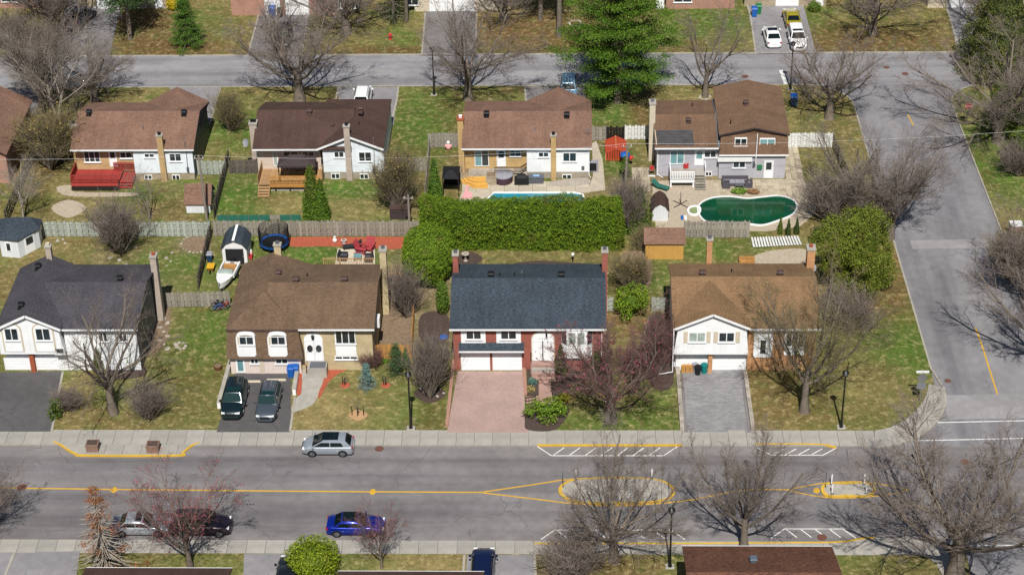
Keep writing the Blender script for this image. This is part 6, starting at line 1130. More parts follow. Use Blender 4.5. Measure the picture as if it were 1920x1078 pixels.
# conifers with whorled branches
def conifer(label, base, lr, top, cols, seed, whorls=14, per=7, z0=.12, droop=-.1, needle=(.07, .3), cl=34, crad=.55, trunk=.28, name='conifer_tree', prof=None, cover=1.0, bark='bark', gr='conifers', limb_only=False, flat=.22):
    p, w, H = place_w(base, lr, top); r = np.random.RandomState(seed); c0, c1 = [np.array(lin(c)) for c in cols]; o = T(name, label, 'tree', (p[0], p[1], GZ - .02), gr)
    PT, RD, CE, CN, CC = [], [], [], [], []
    for i in range(whorls):
        t = i / (whorls - 1); z = H * (z0 + (1 - z0) * t * .98); L = w * (prof(t) if prof else (1 - t) ** .8 + .06)
        for j in range(per):
            a = j * 2 * np.pi / per + i * 1.1 + r.uniform(-.3, .3); l = L * r.uniform(.6, 1.15); dz = droop + (.55 * t) + r.uniform(-.1, .1); k = 5; s = np.linspace(0, 1, k)
            pts = np.stack([np.cos(a) * l * s, np.sin(a) * l * s, z + r.uniform(-.3, .3) + dz * l * s + .12 * l * s ** 2], 1); PT.append(pts); RD.append(np.linspace(.05 + .015 * l, .012, k))
            nc = max(2, int(l * 1.9))
            for q in range(nc):
                f = .3 + .7 * (q + r.rand()) / nc; c = np.array([np.interp(f, s, pts[:, m]) for m in range(3)]); side = r.normal(0, .11 * l * (1.1 - abs(f - .6)), 2); c[:2] += side
                if r.rand() > (cover if cover > .5 else cover * (.3 + 1.7 * t)): continue
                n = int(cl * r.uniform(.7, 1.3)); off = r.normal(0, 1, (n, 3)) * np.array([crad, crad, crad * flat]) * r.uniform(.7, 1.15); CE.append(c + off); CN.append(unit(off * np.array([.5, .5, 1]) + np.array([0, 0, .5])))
                m = np.clip(.45 + off[:, 2:3] / crad * .5 + r.normal(0, .15), 0, 1); CC.append(c0 * (1 - m) + c1 * m)  # clump tops lighter, undersides darker: light and shade put into needle colour
    v, q = tubes_np(np.array(PT), np.array(RD), 4); inst(np_mesh('limbs', v, q, bark), 'limbs', o, (0, 0, 0))
    zz = np.linspace(0, H * .97, 8); tp = np.stack([np.sin(zz * .3) * .08, np.cos(zz * .25) * .08 - .08, zz], 1)[None]; v, q = tubes_np(tp, np.linspace(trunk * 1.2, .03, 8)[None], 9); inst(np_mesh('trunk', v, q, bark), 'trunk', o, (0, 0, 0))
    if CE:
        c = np.concatenate(CE); v, q, cc = leaves(c, np.concatenate(CN), needle[0], needle[1], r, np.concatenate(CC), .7); inst(np_mesh('crown', v, q, 'leaf', cc, False), 'crown', o, (0, 0, 0))
    return o
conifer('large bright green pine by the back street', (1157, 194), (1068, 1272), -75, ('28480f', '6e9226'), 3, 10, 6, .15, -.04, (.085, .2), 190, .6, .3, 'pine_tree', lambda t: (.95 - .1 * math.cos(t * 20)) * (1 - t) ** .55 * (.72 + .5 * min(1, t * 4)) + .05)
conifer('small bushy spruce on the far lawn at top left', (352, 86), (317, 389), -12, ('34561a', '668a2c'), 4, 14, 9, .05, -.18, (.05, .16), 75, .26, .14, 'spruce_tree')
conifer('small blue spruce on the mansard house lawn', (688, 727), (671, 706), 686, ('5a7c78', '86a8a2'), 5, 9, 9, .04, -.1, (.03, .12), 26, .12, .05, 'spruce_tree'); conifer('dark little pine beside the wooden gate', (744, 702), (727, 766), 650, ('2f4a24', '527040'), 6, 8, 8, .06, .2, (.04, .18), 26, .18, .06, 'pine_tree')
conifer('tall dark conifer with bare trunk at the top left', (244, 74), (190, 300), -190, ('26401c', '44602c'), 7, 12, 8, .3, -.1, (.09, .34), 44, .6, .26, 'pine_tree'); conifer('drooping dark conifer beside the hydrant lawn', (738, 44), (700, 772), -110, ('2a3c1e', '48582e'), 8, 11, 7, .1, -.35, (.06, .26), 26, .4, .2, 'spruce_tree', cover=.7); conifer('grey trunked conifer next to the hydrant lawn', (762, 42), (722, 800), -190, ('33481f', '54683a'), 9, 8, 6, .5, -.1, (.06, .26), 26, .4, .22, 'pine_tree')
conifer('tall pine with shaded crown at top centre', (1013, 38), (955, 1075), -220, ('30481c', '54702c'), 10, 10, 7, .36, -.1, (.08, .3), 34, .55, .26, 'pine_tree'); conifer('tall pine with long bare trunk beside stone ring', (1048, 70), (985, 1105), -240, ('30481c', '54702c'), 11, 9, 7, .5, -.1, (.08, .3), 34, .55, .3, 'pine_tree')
conifer('dying spruce with grey branches and rusty needles at bottom left', (200, 1072), (130, 264), 915, ('84502c', 'a86c40'), 12, 22, 9, .06, -.55, (.05, .13), 60, .24, .13, 'dead_spruce', cover=.12, bark='twig_grey')
# ---------------------------------------------------------------- fences
def fp(label, a, b, h=1.75, m='fence_grey', **k): return fence(label, P(*a, GZ)[:2], P(*b, GZ)[:2], h, m, **k)
fp('pale weathered back fence behind the left brown house', (82, 444), (396, 444), 1.75, 'fence_green'); fp('grey back fence behind the dark brown house', (402, 443), (786, 443), 1.75, 'fence_grey')
fp('side fence along the far left yard with painted-in backlit shade', (12, 424), (64, 298), 1.7, 'fence_dark'); fp('dark fence between left brown and dark brown houses', (402, 412), (430, 304), 1.7, 'fence_dark'); fp('short pale fence right of the left brown house', (372, 328), (424, 328), 1.7, 'fence_green')  # far left fence: boards coloured dark for the shade on its backlit side
fp('short dark fence left of the tan deck', (431, 326), (484, 326), 1.7, 'fence_dark'); fp('dark fence between charcoal roofed and mansard houses', (397, 442), (372, 545), 1.7, 'fence_dark'); fp('grey gate fence left of the mansard house', (292, 577), (432, 574), 1.65, 'fence_grey')
fp('grey fence left of the pool house', (804, 277), (862, 277), 1.75, 'fence_grey'); fp('side fence between deck yard and pool yard', (798, 380), (806, 280), 1.7, 'fence_grey'); fp('grey fence right of the pool house', (1110, 264), (1136, 264), 1.7, 'fence_grey'); fp('black gate panel behind the orange netting', (1137, 264), (1170, 264), 1.7, 'fence_black')
fp('white fence left of the split house', (1172, 262), (1218, 262), 1.7, 'fence_white'); fp('white fence right of the split house', (1478, 277), (1560, 277), 1.75, 'fence_white'); fp('dark return of the white fence beside the side street', (1561, 278), (1592, 352), 1.7, 'fence_dark'); fp('grey fence between green pool and tan roofed house', (1282, 446), (1404, 446), 1.9, 'fence_grey')
fp('pale fence between red brick and tan roofed houses', (1222, 584), (1252, 584), 1.6, 'fence_green'); fp('fence stub at the right corner of red brick house', (1132, 584), (1150, 584), 1.5, 'fence_green'); fp('new orange wooden gate right of the mansard house', (693, 673), (772, 673), 1.6, 'fence_new', bw=.2); fp('wooden fence between mansard house yard and its right neighbour', (772, 672), (776, 600), 1.5, 'fence_new'); fp('short grey fence right of dark brown house', (738, 322), (798, 322), 1.6, 'fence_grey'); fp('dark fence along the right side of split house yard', (1594, 356), (1610, 420), 1.6, 'fence_dark')
a, b = P(408, 414, GZ), P(566, 413, GZ); o = T('mesh_fence', 'low green mesh fence along the back fence', 'fence', a); n = 8
for i in range(n): q = (b - a) * i / n; r_ = (b - a) * (i + .92) / n; MB().box(a[0] + q[0], a[1] + q[1] - .02, GZ, a[0] + r_[0], a[1] + q[1] + .02, GZ + .62).build('panel', 'mesh_green' if i != 5 else 'fence_grey', o); MB().box(a[0] + q[0] - .04, a[1] + q[1] - .03, GZ, a[0] + q[0] - .005, a[1] + q[1] + .03, GZ + .75).build('post', 'galv', o)
# ---------------------------------------------------------------- sheds
def shed(label, fl, fr, depth, hw, hr, rm, wm, dm='white', axis='y', doorw=.5, gambrel=False, win=False, doorh=1.8):
    a, b = P(*fl, GZ), P(*fr, GZ); x0, x1, y = a[0], b[0], (a[1] + b[1]) / 2; o = T('garden_shed', label, 'shed', ((x0 + x1) / 2, y + depth / 2, GZ), 'garden sheds'); ov = .18; xm = (x0 + x1) / 2
    if axis == 'y':
        if gambrel:
            k = (x1 - x0) / 2; pr = [(x0, GZ), (x1, GZ), (x1, hw), (xm + k * .62, hw + (hr - hw) * .68), (xm, hr), (xm - k * .62, hw + (hr - hw) * .68), (x0, hw)]; MB().ext(pr, 'y', y, y + depth).build('wall', wm, o)
            prs = [(x0 - .15, hw - .12), (xm - k * .66, hw + (hr - hw) * .74), (xm, hr + .1), (xm + k * .66, hw + (hr - hw) * .74), (x1 + .15, hw - .12)]
            mb = MB()
            for i in range(4): p, q = prs[i], prs[i + 1]; mb.hexa([(p[0], y - ov, p[1]), (q[0], y - ov, q[1]), (q[0], y + depth + ov, q[1]), (p[0], y + depth + ov, p[1])], [(p[0], y - ov, p[1] + .06), (q[0], y - ov, q[1] + .06), (q[0], y + depth + ov, q[1] + .06), (p[0], y + depth + ov, p[1] + .06)])
            mb.build('roof', rm, o)
        else:
            MB().ext([(x0, GZ), (x1, GZ), (x1, hw), (xm, hr - .1), (x0, hw)], 'y', y, y + depth).build('wall', wm, o); slab_roof(o, gable_y(x0 - ov, x1 + ov, y - ov, y + depth + ov, hw - .05, hr), rm, .07)
    else:
        MB().ext([(y, GZ), (y + depth, GZ), (y + depth, hw), (y + depth / 2, hr - .1), (y, hw)], 'x', x0, x1).build('wall', wm, o); slab_roof(o, gable_x(x0 - ov, x1 + ov, y - ov, y + depth + ov, hw - .05, hr), rm, .07)
    if doorw: w = (x1 - x0) * doorw / 2; d_ = MB().box(xm - w, y - .04, GZ + .05, xm + w, y - .003, GZ + doorh).build('door', dm, o); MB().box(xm + w - .12, y - .08, 1.0, xm + w - .06, y - .041, 1.15).build('handle', 'steel', d_)
    return o
shed('brown roofed barn shed with white front in left backyard', (350, 400), (395, 399), 2.7, 1.25, 2.75, S['brown'], 'shed_white', 'white', 'x', .0)
s_ = shed('dark roofed shed with white frame and black door by the boat', (419, 497), (465, 496), 2.7, 1.9, 2.75, S['slate'], 'plastic_white', 'dark', 'y', .74, True)
_x = wloc(s_); MB().box(_x[0] - .12, _x[1] - 1.5, 2.9, _x[0] + .12, _x[1] + 1.5, 2.95).build('ridge_strip', 'white', s_)
shed('tan plank shed with brown roof behind tan roofed house', (1210, 487), (1281, 486), 2.6, 2.0, 2.9, S['brown'], 'tan_siding', 'tan_siding', 'x', .0)
shed('small white shed with brown roof beside green pool', (1223, 415), (1252, 415), 2.2, 1.3, 2.1, S['dkbrown'], 'shed_white', 'white', 'y', .0, True); 
q = P(750, 412, GZ); o = T('storage_box', 'dark brown wooden storage box by the twiggy shrub', 'storage box', (q[0], q[1] + .7, GZ)); MB().box(q[0] - 1, q[1], GZ, q[0] + 1, q[1] + 1.6, 1.3).build('box', 'fabric_dark', o)
for i in range(5): MB().box(q[0] - 1.06, q[1] - .05 + i * .34, 1.3, q[0] + 1.06, q[1] + .27 + i * .34, 1.36).build('plank', 'vent_brown', o)
# corner shed, five sided
o = T('garden_shed', 'five sided white shed with dark roof at the left fence', 'shed', (*P(40, 465, GZ)[:2], GZ), 'garden sheds'); A_, B_, C_, D_, E_ = [P(*p, GZ) for p in ((4, 481), (38, 484), (77, 463), (80, 447), (2, 447))]
pl = [(p[0], p[1]) for p in (A_, B_, C_, D_, E_)]; MB().prism(pl, GZ, 2.15).build('wall', 'shed_white', o); cen = np.mean(pl, 0); ex = [tuple(cen + (np.array(p) - cen) * 1.1) for p in pl]
m = MB(); n = 5; m.v = [(p[0], p[1], 2.12) for p in ex] + [(p[0], p[1], 2.2) for p in ex] + [(cen[0] - .6, cen[1] + .9, 3.05), (cen[0] + 1.1, cen[1] + .9, 3.05)]
for i in range(5): m.f.append((i, (i + 1) % 5, 5 + (i + 1) % 5, 5 + i))
m.f += [(4, 3, 2, 1, 0), (5, 6, 10), (6, 7, 11, 10), (7, 8, 11), (8, 9, 10, 11), (9, 5, 10)]; m.build('roof', S['slate'], o)
def on_wall(par, p, q, t0, t1, z0, z1, off, m, name): p, q = Vector(p), Vector(q); d = (q - p); nn = Vector((d.y, -d.x)).normalized() * off; a = p.lerp(q, t0) + nn; b = p.lerp(q, t1) + nn; return MB().hexa([(a.x, a.y, z0), (b.x, b.y, z0), (b.x - nn.x, b.y - nn.y, z0), (a.x - nn.x, a.y - nn.y, z0)], [(a.x, a.y, z1), (b.x, b.y, z1), (b.x - nn.x, b.y - nn.y, z1), (a.x - nn.x, a.y - nn.y, z1)]).build(name, m, par)
w_ = on_wall(o, pl[0], pl[1], .3, .62, .8, 1.8, .05, 'white', 'window'); on_wall(w_, pl[0], pl[1], .36, .56, .9, 1.7, .07, 'pane', 'pane'); d_ = on_wall(o, pl[1], pl[2], .3, .75, .15, 1.95, .05, 'white', 'door'); on_wall(d_, pl[1], pl[2], .36, .68, 1.1, 1.85, .07, 'pane', 'pane')
# black canopy by the pool
q0, q1 = P(830, 370, GZ), P(862, 368, GZ); o = T('canopy', 'black fabric canopy beside the pool house', 'canopy', ((q0[0] + q1[0]) / 2, q0[1] + 1.3, GZ)); 
MB().hexa([(q0[0], q0[1], 2.2), (q1[0], q0[1], 2.2), (q1[0], q0[1] + 2.7, 2.2), (q0[0], q0[1] + 2.7, 2.2)], [(q0[0] + .6, q0[1] + 1, 2.7), (q1[0] - .6, q0[1] + 1, 2.7), (q1[0] - .6, q0[1] + 1.7, 2.7), (q0[0] + .6, q0[1] + 1.7, 2.7)]).build('roof', 'plastic_black', o)
for xx in (q0[0] + .08, q1[0] - .08):
    for yy in (q0[1] + .08, q0[1] + 2.6): MB().box(xx - .04, yy - .04, GZ, xx + .04, yy + .04, 2.2).build('post', 'black_metal', o)
MB().box(q0[0] + .1, q0[1] + 2.5, GZ, q1[0] - .1, q0[1] + 2.54, 2.15).build('back_sheet', 'net_black', o)  # black sheet across the back, under the canopy roof
# ---------------------------------------------------------------- pools
def water(name, c1, c2, rough=.08):
    g = NT(name); vec = g.coord(); c = g.ramp(g.noise(vec, .35, 3), [(.35, lin(c1)), (.65, lin(c2))]); g.bump(g.noise(vec, 2.2, 3), .12, .05); return g.fin(c, rough, .5)
S['water_blue'] = water('pool_water', '1b7f95', '2590a6'); S['water_green'] = water('algae_water', '06402a', '0a5034')
o = T('swimming_pool', 'blue swimming pool mostly hidden behind the clipped hedge', 'pool', (*P(1000, 380, GZ)[:2], GZ)); wp = ppoly([(896, 392), (926, 363), (1078, 363), (1092, 366), (1104, 395)]); MB().prism(wp, GZ, GZ + .06).build('water', 'water_blue', o); c_ = ribbon([wp[0], wp[1], wp[2], wp[3], wp[4]], .2, GZ, GZ + .14); c_.build('coping', 'white', o)
pt = T('patio', None, None, (*P(985, 352, GZ)[:2], GZ)); pt['kind'] = 'structure'; pt['label'] = 'concrete slab patio between the pool house and pool'; off = wloc(pt); xa, xb = P(866, 356, GZ)[0], P(1105, 356, GZ)[0]; ya, yb_ = P(985, 362, GZ)[1] - .05, P(985, 342, GZ)[1]; nx_, ny_ = 9, 2; sx, sy = (xb - xa) / nx_, (yb_ - ya) / ny_; me = MB().box(-sx / 2 + .015, -sy / 2 + .015, 0, sx / 2 - .015, sy / 2 - .015, .1).mesh('slab', mat('patio_slab', 'c2b8a6', .9, .1, 1.2, .2, rnd=.12))
for i in range(nx_):
    for j in range(ny_): inst(me, 'slab', pt, (xa + (i + .5) * sx - off[0], ya + (j + .5) * sy - off[1], 0))
for i, pp in enumerate(([(860, 375), (866, 362), (922, 362), (894, 392), (855, 392)], [(1082, 363), (1135, 357), (1130, 300), (1118, 265), (1110, 270), (1112, 330), (1105, 350), (1080, 361)])): sheet('patio', ppoly(pp), GZ + .05, MATS['patio_slab'], kind='structure', label='pale concrete patio at the %s end of the pool' % ('left', 'right')[i])
kid = bez(ppoly([(1309, 400), (1313, 384), (1335, 373), (1368, 370.5), (1400, 374), (1428, 371.5), (1460, 369), (1486, 376), (1494, 390), (1484, 405), (1455, 417), (1428, 424), (1398, 421), (1360, 421), (1325, 418)]), 5, True); kid = [tuple(p) for p in kid]
sheet('patio', ppoly([(1222, 340), (1505, 336), (1535, 395), (1500, 425), (1440, 434), (1230, 432)]), GZ + .03, 'gravel', kind='structure', label='worn pale concrete round the green pool')
o = T('swimming_pool', 'kidney shaped pool full of dark green water', 'pool', (*np.mean(kid, 0), GZ)); MB().prism(kid, GZ, GZ + .08).build('water', 'water_green', o); ribbon(kid + [kid[0]], .13, GZ, GZ + .17).build('coping', 'white', o)
sk = bez(ppoly([(1292, 402), (1291, 394), (1300, 389), (1311, 391), (1312, 400), (1303, 405)]), 5, True); sk = [tuple(p) for p in sk]; o = T('hot_tub_basin', 'small white spa basin joined to the green pool', 'basin', (*np.mean(sk, 0), GZ)); MB().prism(sk, GZ, GZ + .1).build('water', mat('spa_water', '8a9a6a', .3, .2), o); ribbon(sk + [sk[0]], .2, GZ, GZ + .2).build('rim', 'white', o)
pt = T('patio', None, None, (*P(1420, 350, GZ)[:2], GZ)); pt['kind'] = 'structure'; pt['label'] = 'square paver patio behind the split house'; off = wloc(pt); me = MB().box(-.29, -.29, 0, .29, .29, .06).mesh('tile', mat('patio_tile', 'b9ae98', .9, .14, 2, .2, rnd=.25))
xa, xb = P(1338, 350, GZ)[0], P(1500, 350, GZ)[0]; ya, yb_ = P(1420, 366, GZ)[1], P(1420, 336, GZ)[1]
for i in range(int((xb - xa) / .61)):
    for j in range(int((yb_ - ya) / .61)): inst(me, 'tile', pt, (xa + i * .61 + .3 - off[0], ya + j * .61 + .3 - off[1], RNG.uniform(-.01, .01)))
for j in range(int(7 / .61)):
    for i in range(3): inst(me, 'tile', pt, (28.0 + i * .61 - off[0], yb_ + .3 + j * .61 - off[1], RNG.uniform(-.01, .01)))
for j in range(8):
    for i in range(3): inst(me, 'tile', pt, (12.2 + i * .61 - off[0], 18.2 + j * .61 - off[1], RNG.uniform(-.01, .01)))
# ---------------------------------------------------------------- vehicles
def car(label, px, head, kind, col, glassm='car_glass', group='parked vehicles', roofglass=None, rails=False, metal=.35, name=None, drop=0.0, plate=True):
    K = {'sedan': dict(L=4.7, W=1.83, H=1.44, hood=.9, cowl=.98, belt=.96, tail=1.0, g=(.95, .2, -1.05, -1.75), nose=.62, rear=.72), 'suv': dict(L=4.75, W=1.9, H=1.76, hood=1.02, cowl=1.1, belt=1.1, tail=1.1, g=(1.1, .5, -1.95, -2.25), nose=.75, rear=.85), 'hatch': dict(L=4.36, W=1.79, H=1.55, hood=.92, cowl=1.03, belt=1.0, tail=1.02, g=(1.35, .3, -1.5, -2.05), nose=.68, rear=.82), 'wagon': dict(L=4.75, W=1.82, H=1.6, hood=.94, cowl=1.02, belt=1.0, tail=1.02, g=(1.0, .35, -1.9, -2.2), nose=.66, rear=.8), 'pickup': dict(L=5.4, W=1.95, H=1.82, hood=1.1, cowl=1.18, belt=1.15, tail=1.15, g=(1.1, .5, -.75, -1.0), nose=.8, rear=1.0)}[kind]
    L, Wd, H = K['L'], K['W'], K['H']; h = L / 2; w = Wd / 2; P_ = paint('paint_' + col + kind, col, metal); o = T(name or {'suv': 'parked_suv', 'pickup': 'parked_pickup'}.get(kind, 'parked_car'), label, 'car', (0, 0, 0), group)
    wsb, wst, rt, rb = K['g']; st = [(-h, K['rear'], .72), (-h + .1, K['tail'] - .06, .88), (-h + .4, K['tail'], .97), (rb, K['tail'], 1), (-.6, K['belt'], 1), (wsb - .5, K['belt'], 1), (wsb, K['cowl'], 1), (wsb + .35, K['hood'] + .03, .99), (h - .45, K['hood'] - .06, .95), (h - .15, K['nose'] + .08, .86), (h, K['nose'] - .1, .68)]
    m = MB(); ns = 8
    for x, zt, k in st:
        ww = w * k; zt_ = zt; half = [(.78 * ww, .24), (.97 * ww, .3), (ww, .48), (ww, .66), (.975 * ww, max(.67, zt_ - .1)), (.88 * ww, zt_ - .015), (.5 * ww, zt_ + .02), (0, zt_ + .03)]
        for y, z in half: m.v.append((x, y, z))
        for y, z in reversed(half[:-1]): m.v.append((x, -y, z))
    nn = 15
    for i in range(len(st) - 1):
        for j in range(nn): m.f.append((i * nn + j, (i + 1) * nn + j, (i + 1) * nn + (j + 1) % nn, i * nn + (j + 1) % nn))
    m.f += [tuple(range(nn)), tuple(reversed([(len(st) - 1) * nn + j for j in range(nn)]))]; body = m.build('body', P_, o, True)
    b, R = K['belt'] - .02, H; wb, wt = w * .93, w * .74; g = MB(); gs = [(rb, 0, wb), (rt, .97, wt), ((rt + wst) / 2, 1.02, wt * 1.02), (wst, .97, wt), (wsb, 0, wb)]
    for x, f, tw in gs:
        zr_ = b + (R - b) * f; mid = b + (R - b) * f * .55; half = [(wb, b - .05), (wb - (wb - wt) * .45 * f, mid), (wt + .03 * (1 - f) if f else wb * .98, zr_ - .06 * f), ((wt if f else wb) * .8, zr_), (0, zr_ + .025 * f)]
        for y, z in half: g.v.append((x, y, z))
        for y, z in reversed(half[:-1]): g.v.append((x, -y, z))
    n9 = 9
    for i in range(4):
        for j in range(n9 - 1): g.f.append((i * n9 + j, (i + 1) * n9 + j, (i + 1) * n9 + j + 1, i * n9 + j + 1))
    g.build('cabin', P_, o, True)
    def pane(name, pts, off): pts = [Vector(p) for p in pts]; nrm = (pts[1] - pts[0]).cross(pts[2] - pts[0]).normalized(); nrm = nrm if nrm.dot(Vector(off)) > 0 else -nrm; MB().hexa([p - nrm * .005 for p in pts], [p + nrm * .014 for p in pts]).build(name, glassm, o)
    def ln(t, x0, z0, x1, z1): return x0 + (x1 - x0) * t, z0 + (z1 - z0) * t
    a, az = ln(.1, wsb, b, wst, R); c, cz = ln(.92, wsb, b, wst, R); pane('windshield', [(a, -wb * .92, az), (a, wb * .92, az), (c, wt * .9, cz), (c, -wt * .9, cz)], (1, 0, 1))
    a, az = ln(.15, rb, b, rt, R); c, cz = ln(.9, rb, b, rt, R); pane('rear_window', [(a, -wb * .86, az), (a, wb * .86, az), (c, wt * .86, cz), (c, -wt * .86, cz)], (-1, 0, 1))
    zb_, zt_ = b + .07, R - .16; f1, f2 = (zb_ - b) / (R - b), (zt_ - b) / (R - b); yb1, yt1 = wb - (wb - wt) * .82 * f1, wb - (wb - wt) * .82 * f2 * 1.0
    xf0, xf1 = wsb + (wst - wsb) * f1 - .12, wsb + (wst - wsb) * f2 - .12; xr0, xr1 = rb + (rt - rb) * f1 + .18, rb + (rt - rb) * f2 + .12; hk_ = .42 if kind == 'hatch' else 0; xr0 += hk_; xr1 += hk_ * .8; xm = (xf1 + xr1) / 2 + .1
    for s in (1, -1):
        pane('side_window', [(xm + .04, s * (yb1 + .012), zb_), (xf0, s * (yb1 + .012), zb_), (xf1, s * (yt1 + .012), zt_), (xm + .04, s * (yt1 + .012), zt_)], (0, s, .2)); pane('side_window', [(xr0, s * (yb1 + .012), zb_), (xm - .04, s * (yb1 + .012), zb_), (xm - .04, s * (yt1 + .012), zt_), (xr1, s * (yt1 + .012), zt_)], (0, s, .2))
        MB().box(h - .42, s * w * .52, K['nose'] - .02, h - .085, s * w * .84, K['nose'] + .1).build('headlight', 'lamp_glass', o); MB().box(-h + .02, s * w * .6, K['rear'] - .02, -h + .3, s * w * .9, K['rear'] + .14).build('taillight', 'tail_red', o)
        MB().box(wsb - .25, s * (wb + .06), b + .02, wsb - .1, s * (wb + .25), b + .16).build('mirror', P_, o); MB().box(-.1, s * (w + .002), .62, .06, s * (w + .02), .65).box(-1.0, s * (w + .002), .62, -.84, s * (w + .02), .65).build('door_handle', 'steel', o)
        if rails: MB().bar((wst - .1, s * wt * .92, R + .05), (rt + .1, s * wt * .92, R + .05), .04, .05).build('roof_rail', 'black_metal', o)
        for x in (h - .9, -h + .88):
            r_ = .33 if kind not in ('suv', 'pickup') else .37; tm = MB(); k0 = 16
            def ring(rr, yy): tm.v.extend([(x + rr * math.cos(2 * math.pi * j / k0), yy, r_ + rr * math.sin(2 * math.pi * j / k0)) for j in range(k0)])
            for rr, yy in ((r_ * .6, w - .2), (r_, w - .2), (r_, w + .012), (r_ * .68, w + .022)): ring(rr, s * yy)
            for i in range(3):
                for j in range(k0): tm.f.append((i * k0 + j, i * k0 + (j + 1) % k0, (i + 1) * k0 + (j + 1) % k0, (i + 1) * k0 + j))
            wh = tm.build('wheel', 'tyre', o, True); rm = MB(); ring2 = [(x + r_ * .68 * math.cos(2 * math.pi * j / k0), s * (w + .012), r_ + r_ * .68 * math.sin(2 * math.pi * j / k0)) for j in range(k0)]; rm.face(ring2)
            for j in range(5): t = 2 * math.pi * j / 5; rm.bar((x, s * (w + .018), r_), (x + r_ * .62 * math.cos(t), s * (w + .018), r_ + r_ * .62 * math.sin(t)), .05, .02)
            rm.build('rim', 'rim', wh); am = MB(); k1 = 12; ra, rbb = r_ + .005, r_ + .06
            for j in range(k1 + 1): t = math.pi * j / k1; am.v += [(x + ra * math.cos(t), s * (w + .003), r_ + ra * math.sin(t)), (x + rbb * math.cos(t), s * (w + .008), r_ + rbb * math.sin(t))]
            for j in range(k1): am.f.append((2 * j, 2 * j + 2, 2 * j + 3, 2 * j + 1))
            am.build('wheel_arch', 'plastic_black', o)
    MB().box(h - .09, -w * .45, K['nose'] - .2, h + .012, w * .45, K['nose'] - .02).build('grille', 'plastic_black', o); MB().box(h - .2, -w * .72, .26, h - .02, w * .72, .36).build('front_bumper', 'plastic_black', o); MB().box(-h + .02, -w * .72, .26, -h + .2, w * .72, .36).build('rear_bumper', 'plastic_black', o); MB().box(-h - .012, -.26, .56, -h + .08, .26, .68).build('number_plate', 'plastic_white', o)
    if roofglass: MB().box(roofglass[0], -wt * .82, R - .01, roofglass[1], wt * .82, R + .036).build('sunroof', glassm, o)
    if kind == 'pickup': MB().box(-h + .12, -w * .82, K['tail'] - .02, rb - .1, w * .82, K['tail'] + .045).build('cargo_bed', 'plastic_black', o)
    q = P(*px, 0); o.location = (q[0], q[1], GZ + .022 if drop == 0 else drop); o.rotation_euler = (0, 0, head); return o
PI = math.pi; RD = .012
car('dark blue green SUV parked left on the mansard house driveway', (441, 762), -PI / 2 - .01, 'suv', '16282e', 'car_glass_green', roofglass=(-.25, .25)); car('grey wagon parked right on the mansard house driveway', (505, 766), -PI / 2 - .02, 'wagon', '525b66', 'car_glass_green', roofglass=(-.2, .3), rails=True)
car('silver hatchback with black roof parked by the far kerb', (616, 845), PI, 'hatch', 'a2abb5', drop=RD, roofglass=(-.95, .42)); car('silver sedan parked behind the dying spruce', (267, 994), 0, 'sedan', 'a8aeb6', drop=RD, roofglass=(-.35, .15)); car('dark purple car under the red budded tree', (380, 994), 0, 'suv', '2c1f2e', drop=RD); car('blue sedan with black roof on the avenue', (668, 994), 0, 'sedan', '0a2a9c', drop=RD, roofglass=(-1.0, .2), metal=.5)
car('dark blue car nosing in at the bottom edge', (906, 1080), PI / 2, 'suv', '12204a', rails=True); car('black car half hidden by the round bush', (541, 1092), PI / 2, 'sedan', '202428')
car('white sedan parked left in the top driveway', (1447, 78), PI / 2 + .05, 'sedan', 'dfe1e3', roofglass=(-.4, .35), metal=.0); car('white SUV facing the street in the top driveway', (1494, 84), -PI / 2 + .03, 'suv', 'e2e3e5', roofglass=(-.2, .25), metal=0.0); car('yellow green car behind the white SUV', (1484, 44), PI / 2 + .03, 'sedan', 'a89a20', metal=.2)
car('white van with roof rails behind dark brown house', (681, 194), PI / 2, 'suv', 'e0e2e4', rails=True, metal=0.0); car('pale blue car showing above the pool house roof', (1066, 180), -PI / 2, 'suv', '7fa3bd'); car('dark pickup in the top left driveway', (152, 44), PI / 2 - .25, 'pickup', '3f444c'); car('dark car under the bare tree in the bin driveway', (531, 82), -PI / 2, 'suv', '1d2022', 'car_glass_green')
